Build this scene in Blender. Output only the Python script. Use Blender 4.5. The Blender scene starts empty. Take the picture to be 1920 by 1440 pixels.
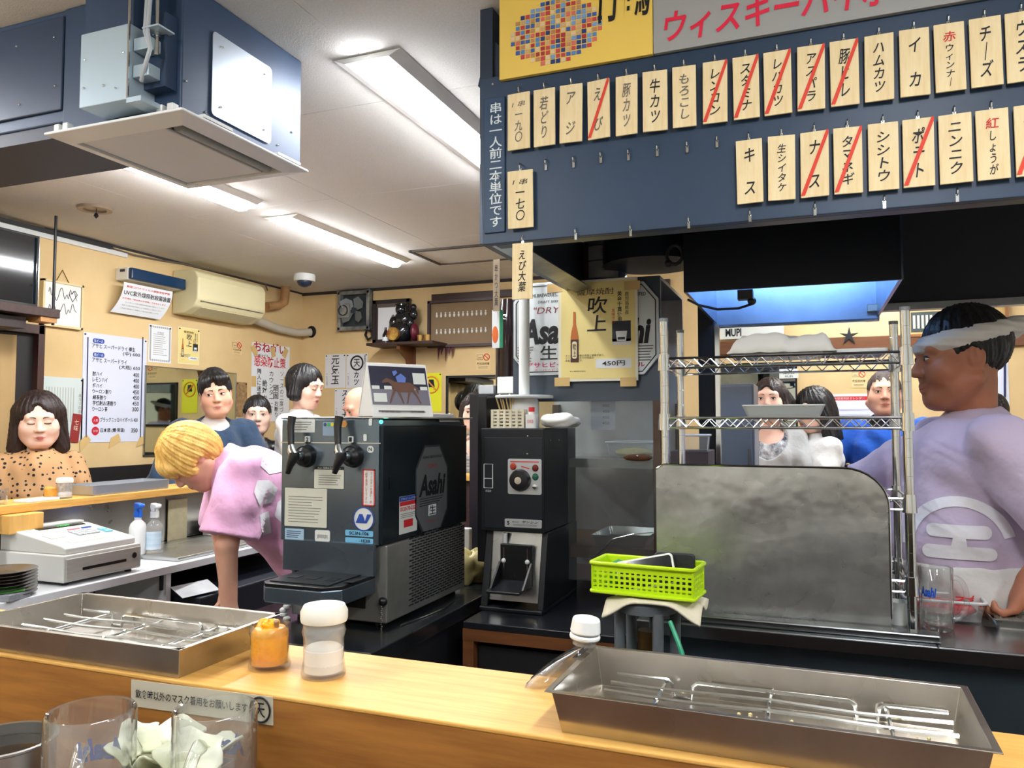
import bpy, bmesh, math, random
import numpy as np
from mathutils import Vector, Matrix
from mathutils.bvhtree import BVHTree

random.seed(7)
SC = bpy.context.scene
COL = SC.collection

# ------------------------------------------------------------------ camera
FPX = 1460.0
YAW = math.atan(562 / FPX)
PIT = math.atan(73 / FPX)
CAM = Vector((0, 0, 1.42))
FW = Vector((-math.sin(YAW) * math.cos(PIT), math.cos(YAW) * math.cos(PIT), math.sin(PIT)))
RT = Vector((math.cos(YAW), math.sin(YAW), 0))
UP = RT.cross(FW)
cd = bpy.data.cameras.new('camera')
cd.sensor_fit = 'HORIZONTAL'
cd.sensor_width = 36
cd.lens = FPX * 36 / 1920
cd.clip_start = 0.02
cam = bpy.data.objects.new('camera', cd)
COL.objects.link(cam)
_m = Matrix((RT, UP, -FW)).transposed().to_4x4()
_m.translation = CAM
cam.matrix_world = _m
SC.camera = cam

# ------------------------------------------------------------------ world, exposure
w = bpy.data.worlds.new('world')
SC.world = w
w.use_nodes = True
w.node_tree.nodes['Background'].inputs[0].default_value = (0.75, 0.85, 1, 1)
w.node_tree.nodes['Background'].inputs[1].default_value = 0.25
SC.view_settings.view_transform = 'Standard'
SC.view_settings.look = 'None'
SC.view_settings.exposure = 1.9
SC.view_settings.gamma = 1
SC.view_settings.use_curve_mapping = False
LED = 24.0            # emission of every LED diffuser in the room
SC.cycles.max_bounces = 8
SC.cycles.transparent_max_bounces = 12
SC.cycles.sample_clamp_indirect = 6
SC.cycles.caustics_reflective = False
SC.cycles.caustics_refractive = False
# ceiling fixtures: (x, y0, y1); z is the ceiling
CEIL = 2.5
LIGHTS = [(-1.2, 1.94, 3.14), (-2.57, 3.32, 4.52), (-2.58, 1.84, 3.04),
          (0.35, -0.35, 0.85), (-1.5, -0.6, 0.6), (1.7, 0.4, 1.6), (1.75, 3.2, 4.4), (0.35, 4.0, 5.2), (-2.9, 0.1, 1.3)]  # unseen fixtures, added to light the near counter and the back customers

# ------------------------------------------------------------------ helpers
def P(px, py, X=None, Y=None, Z=None, D=None):
    "world point seen at a photograph pixel on the plane X=, Y=, Z= or at depth D"
    d = FW * FPX + RT * (px - 960) + UP * (720 - py)
    if X is not None: t = (X - CAM.x) / d.x
    elif Y is not None: t = (Y - CAM.y) / d.y
    elif Z is not None: t = (Z - CAM.z) / d.z
    else: t = D / FPX
    return CAM + d * t

def lin(c):
    c = c / 255.0
    return c / 12.92 if c <= 0.04045 else ((c + 0.055) / 1.055) ** 2.4

MATS = {}
def M(name, rgb=(200, 200, 200), rough=0.5, metal=0.0, noise=None, bump=None, stretch=(1, 1, 1), trans=0.0,
      ior=1.45, emit=0.0, coat=0.0, alpha=1.0, rgb2=None, spec=0.5, sheen=0.0, wood=None, rvar=None):
    if name in MATS: return MATS[name]
    m = bpy.data.materials.new(name)
    m.use_nodes = True
    nt = m.node_tree
    b = nt.nodes['Principled BSDF']
    col = tuple(lin(v) for v in rgb) + (1,)
    b.inputs['Base Color'].default_value = col
    b.inputs['Roughness'].default_value = rough
    b.inputs['Metallic'].default_value = metal
    b.inputs['IOR'].default_value = ior
    b.inputs['Transmission Weight'].default_value = trans
    b.inputs['Coat Weight'].default_value = coat
    b.inputs['Alpha'].default_value = alpha
    b.inputs['Specular IOR Level'].default_value = spec
    b.inputs['Sheen Weight'].default_value = sheen
    if emit:
        b.inputs['Emission Color'].default_value = col
        b.inputs['Emission Strength'].default_value = emit
    def coords(sc):
        tc = nt.nodes.new('ShaderNodeTexCoord')
        mp = nt.nodes.new('ShaderNodeMapping')
        mp.inputs['Scale'].default_value = sc
        nt.links.new(tc.outputs['Object'], mp.inputs['Vector'])
        return mp.outputs['Vector']
    if noise or wood:
        n = nt.nodes.new('ShaderNodeTexNoise')
        sc, amt = noise or wood
        nt.links.new(coords(stretch), n.inputs['Vector'])
        n.inputs['Scale'].default_value = sc
        n.inputs['Detail'].default_value = 6
        n.inputs['Roughness'].default_value = 0.6
        r = nt.nodes.new('ShaderNodeMix')
        r.data_type = 'RGBA'
        c2 = tuple(lin(v) for v in rgb2) + (1,) if rgb2 else tuple(min(1, v * (1 - amt)) for v in col[:3]) + (1,)
        mr = nt.nodes.new('ShaderNodeMapRange')
        mr.inputs[1].default_value = 0.35; mr.inputs[2].default_value = 0.68
        nt.links.new(n.outputs['Fac'], mr.inputs[0])
        nt.links.new(mr.outputs[0], r.inputs['Factor'])
        r.inputs['A'].default_value = col
        r.inputs['B'].default_value = c2
        nt.links.new(r.outputs['Result'], b.inputs['Base Color'])
    if rvar:
        n3 = nt.nodes.new('ShaderNodeTexNoise')
        n3.inputs['Scale'].default_value = rvar[0]; n3.inputs['Detail'].default_value = 4
        nt.links.new(coords(stretch), n3.inputs['Vector'])
        m3 = nt.nodes.new('ShaderNodeMapRange')
        m3.inputs[1].default_value = .3; m3.inputs[2].default_value = .7
        m3.inputs[3].default_value = rvar[1]; m3.inputs[4].default_value = rvar[2]
        nt.links.new(n3.outputs['Fac'], m3.inputs[0])
        nt.links.new(m3.outputs[0], b.inputs['Roughness'])
    if bump:
        n2 = nt.nodes.new('ShaderNodeTexNoise')
        nt.links.new(coords(stretch), n2.inputs['Vector'])
        n2.inputs['Scale'].default_value = bump[0]
        n2.inputs['Detail'].default_value = 3
        bp = nt.nodes.new('ShaderNodeBump')
        bp.inputs['Strength'].default_value = bump[1]
        bp.inputs['Distance'].default_value = bump[2] if len(bump) > 2 else 0.002
        nt.links.new(n2.outputs['Fac'], bp.inputs['Height'])
        nt.links.new(bp.outputs['Normal'], b.inputs['Normal'])
    MATS[name] = m
    return m

WM = {}          # world matrices of the things, kept by hand (no depsgraph updates needed)
def tag(o, label, cat, group=None, kind=None):
    if label: o['label'] = label
    if cat: o['category'] = cat
    if group: o['group'] = group
    if kind: o['kind'] = kind
    return o

def thing(name, label, cat, loc=(0, 0, 0), rotz=0.0, group=None, kind=None, mtx=None):
    o = bpy.data.objects.new(name, None)
    o.empty_display_size = 0.05
    COL.objects.link(o)
    m = mtx if mtx is not None else Matrix.Translation(Vector(loc)) @ Matrix.Rotation(rotz, 4, 'Z')
    o.matrix_world = m
    WM[o] = m.copy()
    tag(o, label, cat, group, kind)
    return o

def link_mesh(name, me, parent=None, mat=None):
    o = bpy.data.objects.new(name, me)
    COL.objects.link(o)
    if mat is not None and not me.materials: me.materials.append(mat)
    if parent is not None:
        o.parent = parent
        WM[o] = WM[parent]
    else:
        WM[o] = Matrix.Identity(4)
    return o

class MB:
    "collects shapes; verts are world coordinates, or local to .m"
    def __init__(s, m=None):
        s.v = []; s.f = []; s.m = m or Matrix.Identity(4)
    def add(s, vs, fs, m=None):
        n = len(s.v)
        mm = s.m @ m if m is not None else s.m
        s.v += [mm @ Vector(v) for v in vs]
        s.f += [tuple(i + n for i in f) for f in fs]
        return s
    def box(s, c, d, m=None):
        x, y, z = [v / 2 for v in d]; cx, cy, cz = c
        vs = [(cx + i * x, cy + j * y, cz + k * z) for i in (-1, 1) for j in (-1, 1) for k in (-1, 1)]
        return s.add(vs, [(0, 1, 3, 2), (4, 6, 7, 5), (0, 4, 5, 1), (2, 3, 7, 6), (0, 2, 6, 4), (1, 5, 7, 3)], m)
    def bb(s, lo, hi, m=None):
        return s.box([(a + b) / 2 for a, b in zip(lo, hi)], [abs(b - a) for a, b in zip(lo, hi)], m)
    def prism(s, poly, t, m=None, z0=0.0):
        "poly (x, y) extruded along z from z0 to z0+t"
        n = len(poly)
        a = sum(poly[i][0] * poly[(i + 1) % n][1] - poly[(i + 1) % n][0] * poly[i][1] for i in range(n))
        if a < 0: poly = poly[::-1]
        vs = [(p[0], p[1], z0) for p in poly] + [(p[0], p[1], z0 + t) for p in poly]
        fs = [tuple(range(n - 1, -1, -1)), tuple(range(n, 2 * n))] + [(i, (i + 1) % n, n + (i + 1) % n, n + i) for i in range(n)]
        return s.add(vs, fs, m)
    def cyl(s, a, b, r, r2=None, n=16, caps=True):
        a = Vector(a); b = Vector(b); r2 = r if r2 is None else r2
        d = (b - a).normalized()
        u = d.orthogonal().normalized(); w_ = d.cross(u)
        vs = []
        for p, rr in ((a, r), (b, r2)):
            for i in range(n):
                t = 2 * math.pi * i / n
                vs.append(p + (u * math.cos(t) + w_ * math.sin(t)) * rr)
        fs = [(i, (i + 1) % n, n + (i + 1) % n, n + i) for i in range(n)]
        if caps: fs += [tuple(range(n - 1, -1, -1)), tuple(range(n, 2 * n))]
        return s.add(vs, fs)
    def lathe(s, prof, m=None, n=32, closed=False):
        "prof [(r, z)] turned about z"
        vs = []; fs = []
        k = len(prof)
        for r, z in prof:
            for i in range(n):
                t = 2 * math.pi * i / n
                vs.append((r * math.cos(t), r * math.sin(t), z))
        for j in range(k - 1 if not closed else k):
            j2 = (j + 1) % k
            for i in range(n):
                fs.append((j * n + i, j * n + (i + 1) % n, j2 * n + (i + 1) % n, j2 * n + i))
        if not closed:
            if prof[0][0] > 1e-6: fs.append(tuple(range(n - 1, -1, -1)))
            if prof[-1][0] > 1e-6: fs.append(tuple((k - 1) * n + i for i in range(n)))
        return s.add(vs, fs, m)
    def tube(s, pts, r, n=8, closed=False, caps=True, rs=None):
        pts = [Vector(p) for p in pts]
        k = len(pts); vs = []; fs = []
        ref = None
        for j, p in enumerate(pts):
            if closed: d = pts[(j + 1) % k] - pts[j - 1]
            else: d = pts[min(j + 1, k - 1)] - pts[max(j - 1, 0)]
            d.normalize()
            if ref is None: ref = d.orthogonal().normalized()
            ref = (ref - d * ref.dot(d))
            if ref.length < 1e-5: ref = d.orthogonal()
            ref.normalize()
            b = d.cross(ref)
            rr = rs[j] if rs else r
            for i in range(n):
                t = 2 * math.pi * i / n
                vs.append(p + (ref * math.cos(t) + b * math.sin(t)) * rr)
        for j in range(k if closed else k - 1):
            j2 = (j + 1) % k
            for i in range(n):
                fs.append((j * n + i, j * n + (i + 1) % n, j2 * n + (i + 1) % n, j2 * n + i))
        if caps and not closed:
            fs += [tuple(range(n - 1, -1, -1)), tuple((k - 1) * n + i for i in range(n))]
        return s.add(vs, fs)
    def ball(s, c, r, n=14, m=None, sq=None):
        if not hasattr(r, '__len__'): r = (r, r, r)
        vs = []; fs = []; h = n // 2
        for j in range(h + 1):
            a = math.pi * j / h
            for i in range(n):
                t = 2 * math.pi * i / n
                x, y, z = math.sin(a) * math.cos(t), math.sin(a) * math.sin(t), math.cos(a)
                vs.append((c[0] + r[0] * x, c[1] + r[1] * y, c[2] + r[2] * z))
        for j in range(h):
            for i in range(n):
                fs.append((j * n + i, (j + 1) * n + i, (j + 1) * n + (i + 1) % n, j * n + (i + 1) % n))
        return s.add(vs, fs, m)
    def grid(s, fn, nu, nv, close_u=False):
        vs = [fn(i / (nu if close_u else nu - 1), j / (nv - 1)) for j in range(nv) for i in range(nu)]
        fs = []
        for j in range(nv - 1):
            for i in range(nu if close_u else nu - 1):
                i2 = (i + 1) % nu
                fs.append((j * nu + i, j * nu + i2, (j + 1) * nu + i2, (j + 1) * nu + i))
        return s.add(vs, fs)
    def build(s, name, mat, parent=None, smooth=False, bevel=0.0, label=None, solid=0.0, seg=2, kind=None, angle=40):
        me = bpy.data.meshes.new(name)
        if parent is not None:
            inv = WM[parent].inverted()
            vs = [inv @ v for v in s.v]; org = None
        else:
            lo = [min(v[i] for v in s.v) for i in range(3)]; hi = [max(v[i] for v in s.v) for i in range(3)]
            org = Vector(((lo[0] + hi[0]) / 2, (lo[1] + hi[1]) / 2, lo[2]))
            vs = [v - org for v in s.v]
        me.from_pydata([tuple(v) for v in vs], [], s.f)
        bm = bmesh.new(); bm.from_mesh(me)
        bmesh.ops.remove_doubles(bm, verts=bm.verts, dist=1e-6)
        bmesh.ops.recalc_face_normals(bm, faces=bm.faces)
        bm.to_mesh(me); bm.free()
        o = link_mesh(name, me, parent, mat)
        if org is not None:
            o.location = org
            WM[o] = Matrix.Translation(org)
        if solid:
            md = o.modifiers.new('solid', 'SOLIDIFY'); md.thickness = solid; md.offset = 0
        if bevel:
            md = o.modifiers.new('bevel', 'BEVEL'); md.width = bevel; md.segments = seg; md.limit_method = 'ANGLE'
        if smooth: smooth_mesh(me, angle)
        if label: o['label'] = label
        if kind: o['kind'] = kind
        return o

def smooth_mesh(me, angle=40):
    for p in me.polygons: p.use_smooth = True
    if angle < 180: me.set_sharp_from_angle(angle=math.radians(angle))

def copy_tree(o, loc=None, label=None, rotz=None, parent=None):
    c = o.copy(); COL.objects.link(c)
    WM[c] = WM[o]
    if parent is not None:
        c.parent = parent; WM[c] = WM[parent]
    else:
        if loc is not None:
            m = Matrix.Translation(Vector(loc)) @ Matrix.Rotation(rotz or 0, 4, 'Z')
            c.matrix_world = m; WM[c] = m
        if label: c['label'] = label
    for ch in list(o.children): copy_tree(ch, parent=c)
    return c

def frame(c, xd, nrm):
    "matrix with x along xd, z along nrm, y up"
    x = Vector(xd).normalized(); z = Vector(nrm).normalized(); y = z.cross(x).normalized(); x = y.cross(z)
    m = Matrix((x, y, z)).transposed().to_4x4(); m.translation = Vector(c)
    return m

def rect_at(p0, p1, X=None, Y=None):
    "centre frame, width and height of the wall rectangle between two photograph corners"
    a = P(*p0, X=X, Y=Y); b = P(*p1, X=X, Y=Y)
    c = (a + b) / 2; h = abs(a.z - b.z)
    if X is not None: return frame(c, (0, 1, 0), (1, 0, 0)), abs(b.y - a.y), h
    return frame(c, (1, 0, 0), (0, -1, 0)), abs(b.x - a.x), h

# ------------------------------------------------------------------ lettering
TEXTS = []
def text(s, m, w, h, mat, parent, bold=0.0, shear=0.0, vertical=False, name='lettering', depth=0.0006, keep=False, spacing=1.0, wrap=0.0):
    "lettering fitted into a w x h box centred on matrix m (x right, y up, z out)"
    if any(ord(ch) > 0x4dff for ch in s): bold = min(bold, .011)
    elif any(ord(ch) > 0x2fff for ch in s): bold = min(bold, .02)
    if vertical: s = '\n'.join(s)
    cu = bpy.data.curves.new(name, 'FONT')
    cu.body = s
    cu.align_x = 'CENTER' if vertical or '\n' not in s else 'LEFT'
    cu.size = 1; cu.offset = bold; cu.shear = shear; cu.resolution_u = 3; cu.extrude = 0
    cu.space_line = spacing
    o = bpy.data.objects.new('txt', cu)
    COL.objects.link(o)
    TEXTS.append((o, m.copy(), w, h, mat, parent, name, depth, keep, wrap))

def flush_text():
    bpy.context.view_layer.update()
    dg = bpy.context.evaluated_depsgraph_get()
    out = []
    for o, m, w, h, mat, parent, name, depth, keep, wrap in TEXTS:
        me = bpy.data.meshes.new_from_object(o.evaluated_get(dg))
        n = len(me.vertices)
        if n == 0: continue
        co = np.empty(n * 3, dtype=np.float32); me.vertices.foreach_get('co', co); co = co.reshape(-1, 3)
        lo = co.min(0); hi = co.max(0); sz = np.maximum(hi - lo, 1e-6)
        sx, sy = w / sz[0], h / sz[1]
        if keep: sx = sy = min(sx, sy)
        co[:, 0] = (co[:, 0] - (lo[0] + hi[0]) / 2) * sx
        co[:, 1] = (co[:, 1] - (lo[1] + hi[1]) / 2) * sy
        co[:, 2] = depth
        if wrap:
            th = co[:, 0] / wrap
            co[:, 0] = (wrap + depth) * np.sin(th); co[:, 2] = (wrap + depth) * np.cos(th) - wrap
        mm = np.array(WM[parent].inverted() @ m)
        co = co @ mm[:3, :3].T + mm[:3, 3]
        me.vertices.foreach_set('co', co.astype(np.float32).ravel())
        me.materials.clear(); me.materials.append(mat)
        me.name = name
        ob = bpy.data.objects.new(name, me); COL.objects.link(ob); ob.parent = parent
    cs = [t[0].data for t in TEXTS]
    for t in TEXTS: bpy.data.objects.remove(t[0])
    for c in cs: bpy.data.curves.remove(c)
    TEXTS.clear()

def sub(m, u, v, z=0.0):
    return m @ Matrix.Translation((u, v, z))

def sheet(name, label, cat, m, w, h, mat, th=0.0015, curl=0.0, group=None, tilt=0.0, off=0.001):
    "a paper or board hung with its back at off in front of frame m; returns thing and front frame"
    t = thing(name, label, cat, mtx=Matrix.Translation(m.translation - Vector((0, 0, h / 2))), group=group)
    mm = m @ Matrix.Rotation(tilt, 4, 'Z')
    b = MB(mm)
    b.grid(lambda u, v: ((u - .5) * w, (v - .5) * h, off + th / 2 + curl * ((1 - v) ** 3) + curl * .3 * (abs(u - .5) * 2) ** 3), 6, 10)
    o = b.build('paper' if th < .004 else 'board', mat, t, solid=th)
    return t, mm @ Matrix.Translation((0, 0, off + th + curl * .3))

def rounded(w, h, r, n=5):
    pts = []
    for cx, cy, a0 in ((w / 2 - r, h / 2 - r, 0), (-w / 2 + r, h / 2 - r, 90), (-w / 2 + r, -h / 2 + r, 180), (w / 2 - r, -h / 2 + r, 270)):
        for i in range(n + 1):
            a = math.radians(a0 + 90 * i / n)
            pts.append((cx + r * math.cos(a), cy + r * math.sin(a)))
    return pts

def thin_glass(name, tint=(253, 254, 254), haze=0.0, refl=1.0, rough=.03):
    "clear wall: see-through with fresnel reflections and a little milkiness"
    if name in MATS: return MATS[name]
    m = bpy.data.materials.new(name); m.use_nodes = True; nt = m.node_tree; nt.nodes.clear()
    out = nt.nodes.new('ShaderNodeOutputMaterial'); tr = nt.nodes.new('ShaderNodeBsdfTransparent'); gl = nt.nodes.new('ShaderNodeBsdfGlossy'); df = nt.nodes.new('ShaderNodeBsdfDiffuse')
    fr = nt.nodes.new('ShaderNodeLayerWeight'); fr.inputs['Blend'].default_value = .5
    pw = nt.nodes.new('ShaderNodeMath'); pw.operation = 'POWER'; pw.inputs[1].default_value = 3.0; nt.links.new(fr.outputs['Facing'], pw.inputs[0])
    ad = nt.nodes.new('ShaderNodeMath'); ad.operation = 'MULTIPLY_ADD'; ad.inputs[1].default_value = .75; ad.inputs[2].default_value = .045; nt.links.new(pw.outputs[0], ad.inputs[0])
    tr.inputs['Color'].default_value = tuple(lin(v) for v in tint) + (1,); gl.inputs['Roughness'].default_value = rough
    df.inputs['Color'].default_value = (.85, .86, .86, 1)
    m1 = nt.nodes.new('ShaderNodeMixShader'); m1.inputs[0].default_value = haze
    nt.links.new(tr.outputs[0], m1.inputs[1]); nt.links.new(df.outputs[0], m1.inputs[2])
    mu = nt.nodes.new('ShaderNodeMath'); mu.operation = 'MULTIPLY'; mu.inputs[1].default_value = refl; mu.use_clamp = True
    nt.links.new(ad.outputs[0], mu.inputs[0])
    m2 = nt.nodes.new('ShaderNodeMixShader'); nt.links.new(mu.outputs[0], m2.inputs[0]); nt.links.new(m1.outputs[0], m2.inputs[1]); nt.links.new(gl.outputs[0], m2.inputs[2])
    nt.links.new(m2.outputs[0], out.inputs['Surface'])
    MATS[name] = m
    return m

# shared materials
BLACKINK = M('black_ink', (18, 18, 22), .6)
REDINK = M('red_ink', (205, 40, 42), .6)
WHITEP = M('white_paper', (226, 229, 232), .6, bump=(14, .12, .004))
STEEL = M('stainless_steel', (206, 208, 206), .28, 1.0, noise=(3, .12), rvar=(6, .25, .34))
STEELD = M('dull_steel', (170, 172, 170), .36, 1.0, noise=(5, .4), rvar=(5, .28, .5), bump=(9, .12, .004))
CHROME = M('chrome', (222, 226, 226), .14, 1.0)
BLACKM = M('black_enamel', (15, 18, 23), .4)
BLACKP = M('black_plastic', (20, 21, 23), .35)
NAVY = M('navy_painted_board', (44, 66, 92), .42, noise=(2.5, .25))
NAVYD = M('dark_hood_steel', (56, 68, 84), .35, .35, noise=(3, .3))
WALL = M('ochre_plaster', (224, 196, 146), .85, noise=(1.6, .18), rgb2=(210, 180, 128), bump=(60, .15, .002))
CEILM = M('ceiling_board', (222, 220, 215), .9, noise=(140, .1), bump=(220, .3, .003))
PINE = M('counter_pine', (226, 176, 96), .45, wood=(6, .2), stretch=(1, 14, 14), rgb2=(206, 150, 70))
PINEY = M('counter_pine_side', (226, 176, 96), .45, wood=(6, .2), stretch=(14, 1, 14), rgb2=(206, 150, 70))
FACEW = M('counter_front_wood', (172, 116, 50), .5, wood=(5, .3), stretch=(1, 12, 12), rgb2=(136, 86, 34))
DARKW = M('dark_stained_wood', (62, 40, 34), .5, wood=(6, .4), stretch=(1, 10, 10))
BROWNW = M('brown_board', (112, 68, 36), .45, wood=(5, .3), stretch=(1, 12, 12))
TAG = M('pale_wood_tag', (242, 224, 180), .6, wood=(12, .1), stretch=(8, 8, 1), rgb2=(232, 208, 156))
GLASS = thin_glass('clear_glass', haze=.03)
MUGG = thin_glass('mug_glass', haze=.045, refl=1.7)
FROST = thin_glass('clear_plastic', haze=.14, rough=.1)
WHITEPL = M('white_plastic', (222, 224, 222), .35)
TAPE = M('masking_tape', (214, 180, 118), .6, alpha=.95)
GREYPL = M('grey_plastic', (130, 134, 138), .45)
# ================================================================== THE SETTING
XL, YB, XR, YN = -3.95, 5.4, 3.2, -1.4
LEDGE = 1.12          # top of the raised counter ledge
WT = 0.85             # register bench top
KW = 0.928            # steel worktop of the kitchen
def struct(name, mb, mat, **k):
    o = mb.build(name, mat, **k); o['kind'] = 'structure'; return o

FLOOR = M('floor_tile', (158, 152, 144), .55, noise=(2, .3))
struct('floor', MB().bb((XL - .1, YN - .1, -.1), (XR + .1, YB + .1, 0)), FLOOR)
ceil = struct('ceiling', MB().bb((XL - .1, YN - .1, CEIL + .008), (XR + .1, YB + .1, CEIL + .1)), M('ceiling_joint', (150, 146, 138), .9))
cb = None
for i in range(8):
    for j in range(8):
        x0, y0 = XL + i * .91, YN + j * .91 + (.0)
        x1, y1 = min(x0 + .9085, XR), min(y0 + .9085, YB)
        if x1 - x0 < .05 or y1 - y0 < .05: continue
        MB().bb((x0, y0, CEIL), (x1, y1, CEIL + .009)).build('ceiling_board', CEILM, ceil, bevel=.0012, seg=1)
wl = struct('wall_left', MB().bb((XL - .1, YN, 0), (XL, YB, CEIL)), WALL)
struct('wall_back', MB().bb((XL - .1, YB, 0), (XR + .1, YB + .1, CEIL)), WALL)
struct('wall_right', MB().bb((XR, YN, 0), (XR + .1, YB, CEIL)), M('pale_wall', (226, 224, 216), .85))
struct('wall_near', MB().bb((XL - .1, YN - .1, 0), (XR + .1, YN, CEIL)), M('pale_wall'))
# dark cornice lines, wainscots and the worn wooden rail on the back wall
struct('trim_1', MB().bb((XL, YB - .012, CEIL - .022), (XR, YB, CEIL)), M('sooty_cornice', (52, 46, 46), .7))
struct('trim_2', MB().bb((XL, 3.05, CEIL - .012), (XL + .012, YB, CEIL)), M('sooty_cornice'))
struct('trim_3', MB().bb((XL, 3.05, 0), (XL + .02, YB, 1.158)), M('black_wainscot', (30, 28, 30), .5))
struct('trim_4', MB().bb((XL + .02, YB - .02, 0), (XR, YB, 1.158)), M('black_wainscot'))
a = P(812, 553, Y=YB); struct('trim_5', MB().bb((a.x, YB - .03, a.z - .055), (-.9, YB, a.z)), DARKW, bevel=.004)
a = P(1330, 650, Y=YB); struct('trim_6', MB().bb((-.6, YB - .025, a.z - .06), (XR, YB, a.z + .03)), BROWNW, bevel=.004)

# doorway at the left end of the wall: dark frame with a beige curtain
d1 = thing('door_1', None, None, loc=(XL, 2.6, 0), kind='structure')
yd = P(72, 620, X=XL).y
MB().bb((XL, 1.6, 0), (XL + .01, yd, 1.93)).build('door_panel', M('door_dark', (26, 22, 24), .5), d1)
b = MB().bb((XL, yd - .035, 0), (XL + .05, yd, 1.95)).bb((XL, 1.6, 1.9), (XL + .05, yd, 1.95))
b.build('door_frame', M('door_frame_wood', (74, 44, 38), .45, wood=(5, .3)), d1, bevel=.003)
ycur = P(28, 700, X=XL + .06).y
b = MB(); b.grid(lambda u, v: (XL + .06 + .018 * math.sin(u * 38), 1.7 + u * (ycur - 1.7), .35 + v * 1.53), 60, 6)
b.build('door_curtain', M('door_curtain_cloth', (168, 140, 96), .9), d1, smooth=True, solid=.004)

# ---------------------------------------------------------------- ceiling lights
DIFF = M('led_diffuser', (250, 252, 255), .4, emit=LED)
FIX = M('white_fixture', (228, 228, 224), .4)
def led(x, y0, y1, label):
    t = thing('ceiling_light', label, 'light', loc=(x, (y0 + y1) / 2, CEIL - .045), group='long LED ceiling lights')
    b = MB()
    b.v = []; wb, wt = .075, .115
    vs = [(x + sx * ww, y, z) for y in (y0 - .012, y1 + .012) for z, ww in ((CEIL - .018, wb), (CEIL - .001, wt)) for sx in (-1, 1)]
    b.add(vs, [(0, 1, 3, 2), (4, 6, 7, 5), (0, 4, 5, 1), (2, 3, 7, 6), (0, 2, 6, 4), (1, 5, 7, 3)])
    b.build('housing', FIX, t, bevel=.002)
    b = MB()
    prof = [(-.04, -.018), (-.036, -.034), (-.022, -.043), (.022, -.043), (.036, -.034), (.04, -.018)]
    b.prism(prof, y1 - y0, Matrix(((1, 0, 0, x), (0, 0, 1, y0), (0, 1, 0, CEIL), (0, 0, 0, 1))))
    b.build('diffuser', DIFF, t, label='glowing white diffuser')
    return t
LL = ['lit LED ceiling light running behind the dark menu hood', 'lit LED ceiling light in full view towards the back corner',
      'lit LED ceiling light mostly hidden behind the box-shaped air conditioner',
      'LED ceiling light above the near counter, outside the view', 'LED ceiling light behind the viewer on the left',
      'LED ceiling light at the near right, outside the view', 'LED ceiling light at the far right beyond the hood',
      'LED ceiling light behind the hood over the back customers', 'LED ceiling light at the near left wall']
for (x, y0, y1), lb in zip(LIGHTS, LL): led(x, y0, y1, lb)

# ---------------------------------------------------------------- counters
t = thing('counter', 'pale wooden counter ledge running across the foreground', 'counter', loc=(-.4, .8, 0))
MB().bb((-2.75, .722, LEDGE - .005), (1.6, .892, LEDGE)).build('ledge', PINE, t, bevel=.0015, label='pale pine top board')
MB().bb((-2.75, .7225, .4), (1.6, .75, LEDGE - .005)).build('front_board', FACEW, t, label='darker brown vertical board')  # brown board carried up to the top edge to imitate the edge's shading
MB().bb((-2.75, .75, 0), (1.6, .89, LEDGE - .0055)).build('base', DARKW, t)
MB().bb((-2.75, .3, .945), (1.6, .726, .985)).build('customer_shelf', M('shelf_brown', (84, 54, 34), .4, wood=(5, .3), stretch=(1, 12, 12)), t, bevel=.004, label='lower brown shelf for drinks')
MB().bb((-2.75, .5, 0), (1.6, .726, .945)).build('plinth', DARKW, t)
t = thing('counter', 'pale wooden counter ledge along the left wall customers', 'counter', loc=(-2.85, 2.9, 0))
MB().bb((-2.95, .9, LEDGE - .032), (-2.745, 3.75, LEDGE)).build('ledge', PINEY, t, bevel=.003)
MB().bb((-2.93, .9, 0), (-2.85, 3.75, LEDGE - .033)).build('base', DARKW, t)
MB().bb((-2.85, .9, WT + .02), (-2.842, 3.75, LEDGE - .04)).build('steel_backing', STEEL, t, label='stainless backing under the ledge')
MB().bb((-3.06, .9, .94), (-2.93, 3.75, .98)).build('customer_shelf', PINEY, t)
for xx, lab in ((0, ''),):
    a = P(18, 960, X=-2.70)
    c = P(75, 985, X=-2.70)
    MB().bb((-2.8, a.y, c.z - .02), (-2.70, c.y + .015, LEDGE - .034)).build('support_block', M('block_wood', (226, 176, 96), .5, wood=(5, .2), stretch=(1, 8, 1)), t, bevel=.003)
t = thing('counter', 'wooden counter ledge in front of the customers at the back wall', 'counter', loc=(0, 4.2, 0))
MB().bb((-2.55, 4.1, LEDGE - .032), (2.2, 4.3, LEDGE)).build('ledge', PINE, t, bevel=.003)
MB().bb((-2.55, 4.14, 0), (2.2, 4.24, LEDGE - .033)).build('base', DARKW, t)

# ---------------------------------------------------------------- kitchen worktops
t = thing('register_bench', 'white shelf bench under the side counter', 'bench', loc=(-2.6, 2.3, 0))
WLAM = M('white_laminate', (206, 208, 210), .4)
MB().bb((-2.84, .92, WT - .03), (-2.40, 2.47, WT)).build('top', WLAM, t, bevel=.002)
MB().bb((-2.84, 2.47, WT - .03), (-2.40, 3.75, WT)).build('top', WLAM, t, bevel=.002)
MB().bb((-2.80, 2.44, 0), (-2.42, 2.465, WT - .03)).build('upright', WLAM, t)
MB().bb((-2.83, .92, .05), (-2.81, 2.44, WT - .03)).build('back_panel', M('grey_laminate', (120, 120, 118), .5), t)
MB().bb((-2.415, 2.4, WT - .09), (-2.405, 2.412, WT - .03)).build('bracket', BLACKP, t)
t2 = thing('steel_shelf_plate', 'thin stainless plate laid on the white bench beside the spray bottles', 'plate', loc=(-2.6, 2.9, WT))
MB().bb((-2.83, 2.52, WT + .0005), (-2.44, 3.5, WT + .018)).build('plate', STEEL, t2, bevel=.003)

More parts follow.
